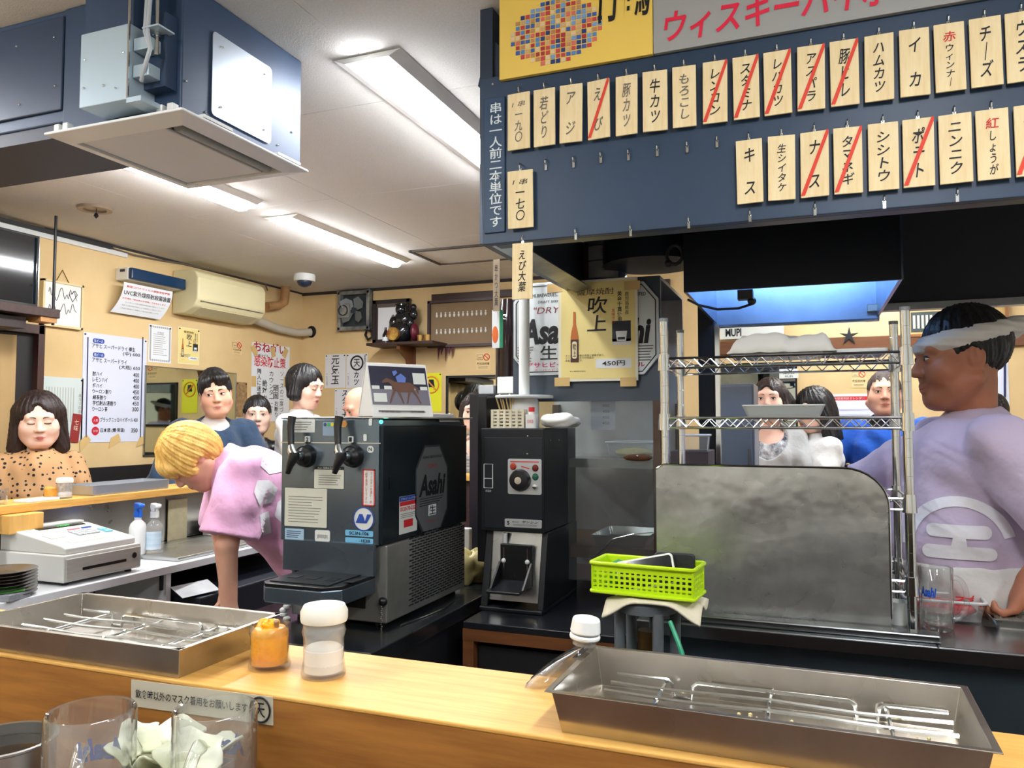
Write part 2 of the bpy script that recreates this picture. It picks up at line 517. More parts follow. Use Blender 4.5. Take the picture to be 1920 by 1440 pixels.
t = thing('steel_worktop', 'stainless steel kitchen worktop below the wire rack', 'worktop', loc=(.5, 2.2, 0))
WTS = M('worktop_steel', (150, 154, 156), .24, 1.0, noise=(1.5, .2))
MB().bb((-.42, 1.96, KW - .03), (.25, 2.42, KW)).build('top', WTS, t, bevel=.003)
MB().bb((.25, 1.96, KW - .03), (1.9, 2.2, KW)).build('top', WTS, t, bevel=.003)
MB().bb((-.42, 1.953, KW - .03), (1.9, 1.96, KW - .002)).build('edge', WTS, t)
MB().bb((-.40, 1.99, .1), (1.9, 2.01, KW - .03)).build('front_panel', M('dark_steel_front', (72, 84, 92), .4, .7, noise=(3, .3)), t)
MB().bb((-.40, 2.01, .0), (1.9, 2.18, .1)).build('plinth', BLACKP, t)
a = P(1755, 1190, Z=KW)
MB().bb((-.36, 1.985, KW), (a.x, 2.03, KW + .018)).build('upstand', WTS, t, bevel=.004)

t = thing('server_bench', 'low steel bench with dark top carrying the beer server', 'bench', loc=(-1.2, 2.2, 0))
MB().bb((-1.62, 1.72, .80), (-1.04, 2.5, .843)).build('top', M('wet_dark_top', (38, 42, 46), .18, .3, noise=(6, .5)), t, bevel=.003)
MB().bb((-1.62, 1.712, .795), (-1.04, 1.72, .845)).build('edge', STEEL, t)
MB().bb((-1.6, 1.75, 0), (-1.06, 2.48, .80)).build('base', M('bench_dark', (22, 24, 28), .5), t)

MB().bb((-1.38, 2.5, .80), (-1.04, 2.8, .843)).build('top_extension', M('wet_dark_top'), t)
MB().bb((-1.36, 2.5, 0), (-1.06, 2.78, .80)).build('base_extension', M('bench_dark'), t)
t = thing('wooden_stand', 'brown wooden stand with a black top under the sake warmer', 'stand', loc=(-.75, 2.4, 0))
a = P(868, 1165, Z=.82)
MB().bb((a.x, a.y, .80), (-.5, 2.95, .82)).build('top', M('black_top', (26, 28, 32), .25), t, bevel=.002)
MB().bb((a.x, a.y - .002, .765), (-.5, 2.95, .7995)).build('rail', BROWNW, t)
MB().bb((a.x, a.y, 0), (a.x + .035, a.y + .03, .765)).build('leg', BROWNW, t)
MB().bb((a.x, 2.9, 0), (a.x + .035, 2.93, .765)).build('leg', BROWNW, t)
MB().bb((-.53, a.y, 0), (-.5, a.y + .03, .765)).build('leg', BROWNW, t)
MB().bb((-.53, 2.9, 0), (-.5, 2.93, .765)).build('leg', BROWNW, t)
MB().bb((a.x + .036, a.y + .03, .3), (-.531, 2.88, .745)).build('inner_box', M('stand_dark', (16, 16, 18), .6), t)

# ---------------------------------------------------------------- hood with the menu board
YH = 1.8
h = thing('kitchen_hood', 'dark blue kitchen hood whose front is the menu board', 'hood', loc=(.2, 2.4, 1.87))
b = MB().add([(-.782, YH, 2.303), (-.773, YH, 1.872), (1.7, YH, 1.872), (1.7, YH, 2.498), (-.70, YH, 2.498), (-.70, YH, 2.303),
              (-.782, YH + .02, 2.303), (-.773, YH + .02, 1.872), (1.7, YH + .02, 1.872), (1.7, YH + .02, 2.498), (-.70, YH + .02, 2.498), (-.70, YH + .02, 2.303)],
             [(0, 1, 2, 3, 4, 5), (11, 10, 9, 8, 7, 6), (0, 6, 7, 1), (1, 7, 8, 2), (2, 8, 9, 3), (3, 9, 10, 4), (4, 10, 11, 5), (5, 11, 6, 0)])
b.build('menu_board', NAVY, h, bevel=.002)
# left wing board, tapering up to a ceiling hook
b = MB(); q = [(-.80, YH + .03, 2.30), (-.70, YH + .03, 2.30), (-.70, YH + .03, 2.35), (-.768, YH + .03, 2.43)]
b.add(q + [(x, y + .02, z) for x, y, z in q], [(0, 1, 2, 3), (7, 6, 5, 4), (0, 4, 5, 1), (1, 5, 6, 2), (2, 6, 7, 3), (3, 7, 4, 0)])
b.build('wing_board', NAVYD, h)
MB().tube([(-.768, YH + .04, 2.425), (-.768, YH + .04, 2.5)], .003).build('chain', CHROME, h)
MB().bb((-.79, YH + .021, 1.88), (-.755, 2.78, 2.498)).build('side_wall', NAVYD, h)
a = P(1075, 530, Z=1.89)
b = MB().add([(-.755, YH + .02, 1.872), (-.755, 2.8, 1.872), (-.70, 2.8, 1.885), (-.70, YH + .02, 1.885)], [(0, 1, 2, 3)])
b.build('gutter', STEELD, h, solid=.004)
MB().bb((-.755, YH + .02, 1.872), (1.7, YH + .06, 1.884)).build('front_lip', NAVYD, h)
# inner fryer hood: open box, steel inside, with a cool lamp
fx0, fx1, fy0, fy1, fz = -.36, .243, 2.4, 3.2, 1.82
FRY = M('brushed_hood_inside', (150, 166, 190), .32, .85, noise=(4, .25))
MB().bb((fx0, fy0, fz), (fx1, fy0 + .012, 2.498)).build('fryer_front', M('blackened_steel', (20, 24, 32), .4, .4), h)
MB().bb((fx0, fy0 + .012, fz), (fx0 + .01, fy1, 2.498)).build('fryer_side', FRY, h)
MB().bb((fx1 - .01, fy0 + .012, fz), (fx1, fy1, 2.498)).build('fryer_side', FRY, h)
MB().bb((fx0, fy1, fz - .012), (fx1, fy1 + .01, 2.498)).build('fryer_back', FRY, h)
MB().bb((fx0 + .01, fy0 + .012, 2.14), (fx1 - .01, fy1, 2.15)).build('fryer_top', FRY, h)
MB().bb((fx0, fy1 - .012, fz - .02), (fx1, fy1 + .012, fz - .008)).build('drip_rail', CHROME, h, bevel=.003)
MB().bb((fx1 - .004, fy0 - .002, fz), (fx1 + .002, fy0, 2.5)).build('corner_edge', CHROME, h)
# rear panel right of the fryer with its pale flange
MB().bb((.244, 3.2, 1.86), (2.2, 3.22, 2.498)).build('rear_panel', M('soot_black_panel', (26, 30, 38), .55), h)
MB().bb((.2, 3.17, 1.835), (2.2, 3.22, 1.862)).build('rear_flange', STEELD, h, bevel=.002)
# duct drum left of the fryer hood, with a latch
MB().lathe([(.0, 0), (.16, 0), (.16, .55), (0, .55)], Matrix.Translation((-.5, 2.6, 1.95))).build('duct_drum', M('dark_drum', (44, 50, 60), .35, .7), h, smooth=True)
b = MB(); a = P(1265, 478, Y=2.42)
b.tube([a + Vector((.025 * math.cos(t), 0, .03 * math.sin(t))) for t in np.linspace(0, 6.28, 14)[:-1]], .006, closed=True)
b.ball(a + Vector((-.02, 0, -.025)), .012).build('latch', BLACKM, h, smooth=True)
# lamp inside the fryer hood
lp = thing('hood_lamp', 'cool white lamp fixed inside the fryer hood', 'lamp', loc=(.12, 2.65, 1.9))
a = P(1610, 545, Y=2.6)
MB().bb((.0, 2.50, 1.95), (.2, 2.62, 2.0)).build('housing', BLACKM, lp, bevel=.006)
MB().bb((-.3, 2.5, 2.10), (.2, 2.56, 2.139)).build('tube', M('cool_tube', (150, 195, 255), .4, emit=14.0), lp)
MB().bb((.02, 2.515, 1.942), (.18, 2.605, 1.9495)).build('lens', M('lamp_glass', (200, 220, 240), .1), lp)
# black clamp light and its cord
cl = thing('clamp_light', 'small black clamp light with cord hanging under the fryer hood edge', 'lamp', loc=P(1395, 560, Y=2.43))
a = P(1398, 562, Y=2.43)
MB().bb(a - Vector((.022, .02, .0)), a + Vector((.022, .02, .028))).ball(a + Vector((.018, 0, -.005)), .013).build('body', BLACKP, cl, smooth=True)
MB().tube([P(1290, 562, Y=2.5), P(1310, 572, Y=2.48), P(1345, 580, Y=2.45), P(1385, 578, Y=2.44), P(1410, 570, Y=2.43)], .004).build('cord', BLACKP, cl, smooth=True)
# ================================================================== WALLS: papers, appliances, ceiling unit
def tx(s, box, parent, mat=BLACKINK, X=None, Y=None, lift=0.003, **k):
    "lettering in a photograph box on the wall plane X= or Y="
    x0, y0, x1, y1 = box; cx, cy = (x0 + x1) / 2, (y0 + y1) / 2
    m, _, h_ = rect_at((cx, y0), (cx, y1), X=X, Y=Y); w_ = rect_at((x0, cy), (x1, cy), X=X, Y=Y)[1]
    text(s, sub(m, 0, 0, lift), w_, h_, mat, parent, **k)

def wpaper(name, label, cat, box, mat, X=None, Y=None, th=.0012, pins=True, curl=0.0, tilt=0.0, **k):
    m, w_, h_ = rect_at(box[:2], box[2:], X=X, Y=Y)
    t, fm = sheet(name, label, cat, m, w_, h_, mat, th=th, curl=curl, tilt=tilt, **k)
    if pins:
        for sx in (-1, 1):
            MB(m).lathe([(.0, 0), (.006, 0), (.005, .004), (0, .005)], Matrix.Translation((sx * (w_ / 2 - .012), h_ / 2 - .012, .001 + th)), n=8).build('pin', BLACKM, t)
    return t, m, w_, h_

def lines(m, w_, h_, n, mat, parent, fill=.45, seed=0, name='print_lines', z=.003, vertical=False):
    r = random.Random(seed); b = MB(m)
    for i in range(n):
        if vertical:
            x = -w_ / 2 + (i + .5) * w_ / n; l = h_ * r.uniform(.6, 1)
            b.box((x, h_ / 2 - l / 2, z), (w_ / n * fill, l, .0004))
        else:
            y = h_ / 2 - (i + .5) * h_ / n; l = w_ * r.uniform(.65, 1)
            b.box((-w_ / 2 + l / 2, y, z), (l, h_ / n * fill, .0004))
    return b.build(name, mat, parent)

GREYINK = M('grey_print', (120, 118, 112), .7)
NAVYINK = M('navy_print', (32, 44, 84), .6)
BLUEINK = M('blue_print', (34, 72, 160), .6)
XP = XL + .001
# --- long drinks price list
t, m, w_, h_ = wpaper('price_list', 'tall white drinks price list with navy border lines on the left wall', 'poster', (156, 622, 271, 827), M('cool_white_paper', (214, 218, 232), .5, bump=(10, .1, .004)), X=XL)
for bx, s in (((173.5, 634, 195, 645), '生ビール'), ((173.5, 660, 195, 671), '瓶ビール')):
    mm, a, b_ = rect_at(bx[:2], bx[2:], X=XL)
    MB(mm).prism(rounded(a, b_, b_ * .48), .001, z0=.0025).build('blue_badge', BLUEINK, t)
    text(s, sub(mm, 0, 0, .0035), a * .8, b_ * .62, WHITEP, t, bold=.02)
for s, x0, x1, y in (('アサヒ スーパードライ 樽生', 173, 254, 652), ('(中) 600', 230, 262, 665), ('アサヒ スーパードライ', 173, 238, 677), ('(大瓶) 650', 223, 262, 690),
                     ('酎ハイ', 173, 191, 701), ('400', 249, 260, 703.5), ('レモンハイ', 173, 201, 712), ('400', 249, 260, 714), ('梅ハイ', 173, 191, 723), ('400', 249, 260, 725),
                     ('ウーロン割り', 172.5, 208, 734), ('450', 248, 260, 735.5), ('緑茶割り', 173, 198, 745), ('450', 248, 260, 746), ('芋焼酎お湯割り', 173, 217, 756), ('450', 247.5, 259.5, 757),
                     ('ウーロン茶', 172, 201, 767), ('300', 247, 259, 767.5), ('ブラックニッカハイボール 450', 188, 258, 787), ('日本酒 (燗·常温)', 188, 233, 807), ('350', 245, 257, 807)):
    hh = 4.0 if s[0].isdigit() else 4.4
    tx(s, (x0, y - hh, x1, y + hh), t, X=XL, bold=.012)
for (cx, cy) in ((178.5, 788), (178, 808)):
    mm, a, b_ = rect_at((cx - 7, cy - 8), (cx + 7, cy + 8), X=XL)
    MB(mm).lathe([(0, .0025), (b_ / 2, .0025), (b_ / 2, .0035), (0, .0035)], n=24).build('red_badge', M('crimson_print', (190, 30, 48), .6), t)
    text('人気' if cy < 800 else 'おすすめ', sub(mm, 0, 0, .0042), b_ * .6, b_ * .3, WHITEP, t)
for x in (165, 161.5), (268, 263):
    a, b_ = P(x[0], 632, X=XL + .004), P(x[1], 820, X=XL + .004)
    MB().tube([a, b_], .003, n=6).build('border_line', NAVYINK, t)
# certificate, small shochu poster, prayer-like sheet, stickers
t, m, w_, h_ = wpaper('certificate', 'grey bordered certificate sheet between the price list and mirror', 'certificate', (279, 607, 320, 682), WHITEP, X=XL)
b = MB(m)
for i in range(22):
    for sx in (-1, 1): b.box((sx * (w_ / 2 - .014), -h_ / 2 + .02 + i * (h_ - .04) / 21, .0028), (.012, .009, .0004))
for i in range(10):
    for sy in (-1, 1): b.box((-w_ / 2 + .02 + i * (w_ - .04) / 9, sy * (h_ / 2 - .014), .0028), (.012, .012, .0004))
b.build('ornate_border', M('pale_print', (168, 168, 166), .7), t)
lines(sub(m, 0, -.005), w_ * .62, h_ * .6, 11, M('pale_print'), t, .3, 3)
text('合格証', sub(m, 0, h_ * .3, .003), w_ * .3, h_ * .06, GREYINK, t)
YEL = M('amber_poster', (238, 218, 144), .45, noise=(3, .12))
def shochu(t, m, w_, h_, big):
    "the shochu advertisement: bottle, brush name, price"
    k = .0006
    MB(m).prism(rounded(w_ * .93, h_ * .95, w_ * .01), k, z0=.0022).build('print_field', YEL, t)
    bm_ = sub(m, -w_ * .29, -h_ * .06, .003)
    s_ = h_ * .5
    pr = [(-.08, -.5), (.08, -.5), (.08, .0), (.065, .1), (.03, .24), (.024, .5), (-.024, .5), (-.03, .24), (-.065, .1), (-.08, .0)]
    MB(bm_).prism([(x * s_, y * s_) for x, y in pr], k).build('printed_bottle', M('print_amber_glass', (188, 104, 40), .5), t)
    MB(bm_).prism([(x * s_, y * s_) for x, y in [(-.08, -.5), (.08, -.5), (.08, -.05), (-.08, -.05)]], k, z0=k).build('printed_label', M('print_brown', (70, 36, 28), .5), t)
    MB(bm_).prism(rounded(.1 * s_, .34 * s_, .04 * s_), k, Matrix.Translation((0, -.26 * s_, 0)), z0=2 * k).build('printed_label', M('print_cream', (232, 214, 170), .5), t)
    text('吹上', sub(bm_, 0, -.26 * s_, 3.4 * k), .07 * s_, .26 * s_, BLACKINK, t, vertical=True, bold=.02)
    text('薩摩焼酎', sub(m, -w_ * .02, h_ * .38, .0032), w_ * .46, h_ * .065, M('print_brown'), t)
    text('吹上', sub(m, 0, h_ * .16, .0032), w_ * .26, h_ * .34, BLACKINK, t, vertical=True, bold=.05, shear=.1)
    text('鹿児島県産', sub(m, w_ * .37, h_ * .25, .0032), w_ * .05, h_ * .22, BLACKINK, t, vertical=True)
    text('黄金千貫使用', sub(m, w_ * .28, h_ * .22, .0032), w_ * .06, h_ * .3, BLACKINK, t, vertical=True, bold=.02)
    text('黒麹仕込', sub(m, w_ * .2, h_ * .13, .0032), w_ * .04, h_ * .14, REDINK, t, vertical=True)
    pm = sub(m, w_ * .3, -h_ * .04)
    MB(pm).box((0, .02 * h_, .0028), (w_ * .23, h_ * .2, k)).build('printed_photo', M('print_dark', (28, 34, 46), .5), t)
    MB(pm).box((0, -.085 * h_, .0028), (w_ * .23, h_ * .06, k)).build('printed_photo', M('print_pale', (205, 202, 196), .5), t)
    MB(pm).prism([(-.07 * w_, .02 * h_), (.07 * w_, .02 * h_), (.055 * w_, -.075 * h_), (-.055 * w_, -.075 * h_)], k, z0=.0034).build('printed_glass', WHITEP, t)
    MB(pm).box((0, -.05 * h_, .0044), (.09 * w_, .025 * h_, k)).build('printed_drink', M('print_dark'), t)
    if big:
        text('さつまいも特有の芳香と甘味があり、\nソフトな口当たりが特長の\n本格芋焼酎です。', sub(m, -w_ * .16, -h_ * .27, .0032), w_ * .5, h_ * .07, BLACKINK, t)
        text('吹上焼酎株式会社', sub(m, -w_ * .25, -h_ * .4, .0032), w_ * .2, h_ * .014, BLACKINK, t)
    else:
        lines(sub(m, -w_ * .15, -h_ * .27), w_ * .5, h_ * .1, 3, GREYINK, t, .4)
    MB(m).box((w_ * .2, -h_ * .33, .003), (w_ * .44, h_ * .09, k)).build('price_label', WHITEP, t)
    text('450円', sub(m, w_ * .2, -h_ * .33, .0042), w_ * .28, h_ * .05, BLACKINK, t, bold=.02)
t, m, w_, h_ = wpaper('shochu_poster', 'small amber shochu poster pinned on the left wall', 'poster', (334, 612, 373, 685), M('poster_rim', (236, 222, 180), .5), X=XL)
shochu(t, m, w_, h_, False)
t, m, w_, h_ = wpaper('wall_notice', 'pale blue-grey handwritten notice behind the woman in polka dots', 'notice', (76, 705, 153, 826), M('bluegrey_paper', (198, 208, 204), .6), X=XL)
lines(sub(m, -w_ * .05, -.02), w_ * .7, h_ * .8, 11, M('faint_print', (176, 180, 170), .7), t, .35, 4, vertical=True)
text('串カツのお品書き', sub(m, w_ * .42, 0, .003), w_ * .07, h_ * .5, GREYINK, t, vertical=True)
t, m, w_, h_ = wpaper('red_sticker', 'narrow dark red sticker slanting beside the drinks price list', 'sticker', (134, 776, 149, 829), M('maroon_print', (140, 44, 40), .5), X=XL + .006, pins=False, tilt=-.12)
text('七味', sub(m @ Matrix.Rotation(-.12, 4, 'Z'), 0, h_ * .1, .003), w_ * .5, h_ * .4, M('sticker_cream', (232, 206, 180), .6), t, vertical=True)
def nosmoke(label, box, X=None, Y=None):
    t, m, w_, h_ = wpaper('no_smoking_sign', label, 'sign', box, M('sticker_ochre', (226, 196, 140), .6), X=X, Y=Y, pins=False)
    mm = sub(m, w_ * .22, h_ * .25, .0025); r = w_ * .2
    b = MB(mm); b.tube([(r * math.cos(a), r * math.sin(a), 0) for a in np.linspace(0, 6.28, 17)[:-1]], r * .14, n=6, closed=True)
    b.tube([(-r * .7, r * .7, 0), (r * .7, -r * .7, 0)], r * .13, n=6); b.build('ban_ring', REDINK, t)
    mm = sub(m, -w_ * .24, h_ * .25, .0025)
    b = MB(mm); b.tube([(-r, -r * .8, 0), (r, -r * .8, 0), (r, r * .8, 0), (-r, r * .8, 0)], r * .08, n=6, closed=True)
    b.box((0, -r * .2, 0), (r * 1.2, r * .25, .0005)).build('cigarette_box_mark', GREYINK, t)
    text('喫煙目的室', sub(m, 0, -h_ * .12, .0025), w_ * .85, h_ * .14, BLACKINK, t, bold=.02)
    lines(sub(m, 0, -h_ * .34), w_ * .7, h_ * .14, 2, GREYINK, t, .3)
nosmoke('small smoking-room sticker on the left wall by the request poster', (435, 640, 453, 666), X=XL)
nosmoke('smoking-room sticker on the back wall under the framed charm board', (893, 662, 920, 694), Y=YB)
nosmoke('smoking-room sticker on the back wall left of the man in blue', (1596, 694, 1625, 727), Y=YB)
# request poster with tape, next to the corner
t, m, w_, h_ = wpaper('request_poster', 'white handwritten request poster with a red heading near the corner', 'poster', (472, 641, 541, 790), WHITEP, X=XL, pins=False)
tx('おねがい', (476, 643, 537, 662), t, M('deep_red_ink', (170, 28, 38), .6), X=XL, bold=.045)
tx('大阪モデル', (479, 664, 503, 669), t, X=XL, bold=.02)
tx('感染防止策', (477, 669, 536, 689), t, REDINK, X=XL, bold=.03)
for s, x0, x1, y0, y1, bd in (('ソースの二度づけ', 524, 531, 697, 784, 0), ('頑固', 511, 522, 722, 748, .06), ('お断り', 514, 521, 752, 782, .02), ('カウンターに', 504, 512, 696, 764, 0), ('絶対', 491, 500, 712, 738, .06), ('かけない', 493, 500, 740, 786, .01), ('隣人に迷惑', 481, 489, 691, 744, .02)):
    tx(s, (x0, y0, x1, y1), t, X=XL, vertical=True, bold=bd)
for px, py, r in ((477, 657, .6), (512, 660, .3), (535, 662, -.5), (476, 715, 0), (536, 716, 0)):
    MB(frame(P(px, py, X=XL + .005), (0, 1, 0), (1, 0, 0))).box((0, 0, 0), (.05, .08, .0008), Matrix.Rotation(r, 4, 'Z')).build('tape', TAPE, t)
for px, py, r in ((158, 833, .5), (214, 829, .2), (266, 829, 0)):
    a = P(px, py, X=XL + .004)
    b = MB(frame(a, (0, 1, 0), (1, 0, 0))); b.prism([(-.045, -.03), (.05, .0), (.04, .045), (-.02, .03)], .001, Matrix.Rotation(r, 4, 'Z'))
    o = b.build('masking_tape', TAPE)
    tag(o, 'scrap of masking tape %s' % {158: 'at the lower left corner of the drinks price list', 214: 'under the middle of the drinks price list', 266: 'at the lower right corner of the drinks price list'}[px], 'tape')
# narrow photo strip and pink leaflet behind the woman in black
t, m, w_, h_ = wpaper('photo_strip', 'narrow brown photo strip pinned right of the wall mirror', 'poster', (443, 716, 462, 782), M('strip_brown', (176, 140, 96), .6, noise=(30, .6)), X=XL)
t, m, w_, h_ = wpaper('leaflet', 'pinkish leaflet partly behind the woman in black', 'leaflet', (437, 787, 476, 830), M('pinkish_paper', (220, 204, 212), .6), X=XL)
b = MB(sub(m, -w_ * .12, h_ * .25, .003)); b.tube([(.022 * math.cos(a), .022 * math.sin(a), 0) for a in np.linspace(.6, 5.8, 12)], .005, n=6); b.build('printed_ring', M('mauve_print', (176, 130, 190), .6), t)
lines(sub(m, 0, -h_ * .18), w_ * .8, h_ * .4, 4, M('dark_mauve', (90, 60, 90), .6), t, .4, 9)
# mirror on the left wall
mi = thing('wall_mirror', 'rectangular wall mirror behind the man in the navy jacket', 'mirror', loc=(XL, 4.2, 1.3))
m, w_, h_ = rect_at((272, 686), (438, 846), X=XL)
MIRR = M('mirror_glass', (206, 212, 200), .02, 1.0)
MB(m).box((0, 0, .006), (w_, h_, .008)).build('glass', MIRR, mi)
b = MB(m)
for sx in (-1, 1): b.box((sx * w_ / 2, 0, .007), (.006, h_ + .006, .012))
for sy in (-1, 1): b.box((0, sy * h_ / 2, .007), (w_ + .006, .006, .012))
b.build('rim', STEELD, mi)
# framed autograph card with a cord
t = thing('autograph_card', 'framed white autograph card hanging on a cord beside the television', 'picture', loc=(XL, 3.15, 1.93))
m, w_, h_ = rect_at((82, 524), (152, 617), X=XL + .02)
MB(m).box((0, 0, -.008), (w_ * .93, h_ * .95, .02)).build('card', M('card_white', (228, 230, 224), .6), t)
b = MB(m)
for sx in (-1, 1): b.box((sx * w_ / 2, 0, -.006), (.012, h_ + .012, .028))
for sy in (-1, 1): b.box((0, sy * h_ / 2, -.006), (w_ + .012, .012, .028))
b.build('frame', M('pale_frame', (220, 200, 150), .5), t)
MB(m).tube([(-w_ * .18, h_ / 2, -.006), (0, h_ / 2 + .075, -.01), (w_ * .18, h_ / 2, -.006)], .003, n=6).build('cord', M('cord_brown', (120, 96, 60), .8), t)
r = random.Random(5); b = MB(sub(m, 0, 0, .004))
for cy, n in ((.2, 7), (-.14, 6)):
    pts = []
    for i in range(n * 6):
        u = i / (n * 6)
        pts.append(((u - .5) * w_ * .75, cy * h_ + u * .02 + .022 * math.sin(u * n * 5.1 + 2 * math.sin(u * 9)) * (1 - .3 * u) + .018 * math.sin(u * 17 + n), 0))
    b.tube(pts, .0013, n=5)
b.tube([(w_ * .2, h_ * .28, 0), (w_ * .3, h_ * .36, 0), (w_ * .36, h_ * .28, 0), (w_ * .24, h_ * .1, 0), (w_ * .14, h_ * .27, 0), (w_ * .2, h_ * .28, 0)], .002, n=5)
b.build('signature', M('signature_ink', (56, 58, 64), .6), t)
# television, its shelf and hanging rod
t = thing('television', 'flat television with a dark glossy screen at the left edge', 'television', loc=(-3.78, 2.5, 2.02))
a, b_ = P(75, 443, X=-3.74), P(75, 577, X=-3.74); e = P(113, 590, X=-3.60)
MB().bb((-3.79, 1.9, b_.z), (-3.742, a.y, a.z)).build('case', BLACKP, t, bevel=.004)
MB().bb((-3.742, 1.915, b_.z + .014), (-3.7395, a.y - .012, a.z - .012)).build('screen', M('tv_glass', (16, 24, 32), .08, 0, coat=1, spec=1.0), t)
MB().bb((-3.741, a.y - .004, b_.z), (-3.738, a.y, a.z)).build('trim', CHROME, t)
MB().bb((-3.80, 2.2, e.z + .0255), (-3.70, 2.6, b_.z + .01)).build('stand', BLACKP, t)
sh = thing('tv_shelf', 'dark wooden television shelf hung on a thin rod', 'shelf', loc=(-3.7, 2.5, 1.9))
e = P(113, 590, X=-3.60)
MB().bb((-3.94, 1.9, e.z - .02), (-3.60, e.y, e.z + .025)).build('board', DARKW, sh, bevel=.003)
MB().bb((-3.94, 1.9, e.z - .085), (-3.66, e.y - .14, e.z - .03)).build('beam', M('very_dark_wood', (40, 26, 26), .5), sh)
MB().bb((-3.70, e.y - .1, e.z - .045), (-3.61, e.y - .01, e.z - .02)).build('batten', M('batten_wood', (176, 128, 78), .6), sh)
rp = P(105, 405, Z=CEIL)
MB().tube([rp, Vector((rp.x, rp.y, e.z - .05))], .007, n=8).build('rod', BLACKM, sh)
# cable ducts under the ceiling
a = P(212, 463, X=XL + .03)
o = MB().bb((XL, 1.6, CEIL - .033), (XL + .03, a.y, CEIL - .008)).build('cable_duct', BLACKM, bevel=.003); tag(o, 'black cable duct along the top of the left wall', 'duct')
a = P(240, 480, X=XL + .015)
o = MB().bb((XL, 1.6, a.z - .012), (XL + .015, a.y, a.z + .016)).build('cable_duct', WHITEPL, bevel=.003); tag(o, 'thin white cable duct below the black one', 'duct')
o = MB().tube([P(212, 466, X=XL + .01), P(250, 478, X=XL + .012), P(300, 488, X=XL + .01), P(345, 495, X=XL + .012), P(420, 512, X=XL + .01), P(460, 520, X=XL + .012), P(497, 532, X=XL + .02), P(502, 545, X=XL + .03)], .006).build('cable', M('grey_cable', (110, 100, 88), .7), smooth=True)
tag(o, 'grey cable running from the duct to the wall air conditioner', 'cable')
# ultraviolet lamp box and the paper hanging from it
t = thing('uv_lamp', 'white ultraviolet lamp box with a dark blue front on the left wall', 'lamp', loc=P(285, 540, X=XL))
a, c = P(247, 500, X=XL + .13), P(347, 533, X=XL + .13)
z0, z1 = P(250, 524, X=XL + .13).z, P(250, 500, X=XL + .13).z
MB().bb((XL, a.y - .0, z0), (XL + .1, c.y, z1)).build('case', WHITEPL, t, bevel=.006)
MB().bb((XL + .1, a.y + .002, z0 + .004), (XL + .13, c.y + .01, z1 - .004)).build('window', M('uv_window', (14, 50, 84), .15), t, bevel=.008)
MB().bb((XL + .04, a.y - .004, z0 + .05), (XL + .075, a.y, z0 + .065)).build('slot', BLACKP, t)
t = thing('uv_notice', 'curled white notice about ultraviolet sterilisation hanging below the lamp box', 'notice', loc=P(275, 600, X=XL))
m, w_, h_ = rect_at((237, 528), (327, 600), X=XL + .1)
def cv(u, v):   # hangs from the lamp, foot swings to the wall
    return ((u - .5) * w_ - (1 - v) ** 2 * .05, (v - .5) * h_, -.02 - (1 - v) ** 2 * .05)
b = MB(m); b.grid(cv, 6, 12); b.build('paper', WHITEP, t, solid=.001)
for s, u0, u1, v, hh, mt, bd in (('新型コロナウィルス感染予防対策', .06, .94, .88, .075, REDINK, .03), ('UVC紫外線照射殺菌装置', .03, .98, .68, .17, BLACKINK, .02), ('お客様を「安全安心な空間」でお迎えします', .04, .92, .49, .055, REDINK, .02),
                                 ('ただいまＵＶＣ紫外線照射殺菌装置の運転をしています', .12, .92, .37, .04, GREYINK, 0), ('当店では紫外線の照射により感染防止に努めています', .1, .9, .27, .04, GREYINK, 0), ('ご来店の皆様のご理解とご協力をお願いします', .1, .88, .17, .04, GREYINK, 0)):
    x_, y_, z_ = cv((u0 + u1) / 2, v)
    x2, y2, z2 = cv((u0 + u1) / 2, v + .05)
    up_ = Vector((0, y2 - y_, z2 - z_)).normalized()
    mm = m @ Matrix.Translation((x_, y_, z_)) @ Matrix.Rotation(math.atan2(up_.z, up_.y), 4, 'X')
    text(s, sub(mm, 0, 0, .0015), (u1 - u0) * w_, hh * h_, mt, t, bold=bd)
# wall air conditioner with its hose
t = thing('wall_air_conditioner', 'cream wall air conditioner high on the left wall', 'air conditioner', loc=P(420, 600, X=XL))
CREAM = M('aged_cream_plastic', (226, 216, 172), .4, noise=(2, .08))
a, c = P(372, 516, X=XL + .22), P(499, 543, X=XL + .22)
zt = P(352, 512, X=XL + .02).z; zb = zt - .29
pr = [(0, zt), (.16, zt), (.2, zt - .02), (.22, zt - .06), (.22, zt - .2), (.19, zt - .25), (.1, zb), (0, zb)]
b = MB(); b.prism(pr, c.y - a.y, Matrix(((1, 0, 0, XL), (0, 0, 1, a.y), (0, 1, 0, 0), (0, 0, 0, 1)))); b.build('body', CREAM, t, bevel=.012, seg=3)
b = MB(); b.prism([(.193, zt - .252), (.102, zb - .002), (.098, zb + .004), (.188, zt - .245)], (c.y - a.y) * .82, Matrix(((1, 0, 0, XL), (0, 0, 1, a.y + .06), (0, 1, 0, 0), (0, 0, 0, 1)))); b.build('louver', M('louver_cream', (204, 196, 160), .4), t)
o = MB().bb((XL + .2, a.y + .03, zt - .215), (XL + .2225, c.y - .03, zt - .211)).build('panel_seam', GREYINK, t)
o = MB().tube([P(470, 596, X=XL + .1), P(490, 604, X=XL + .07), P(520, 616, X=XL + .05), P(555, 624, X=XL + .04), P(582, 623, Y=YB - .02)], .032, n=14).build('drain_hose', M('hose_grey', (190, 182, 164), .7, bump=(20, .3, .004)), smooth=True)
tag(o, 'thick grey wrapped hose running from the air conditioner to the corner', 'hose')
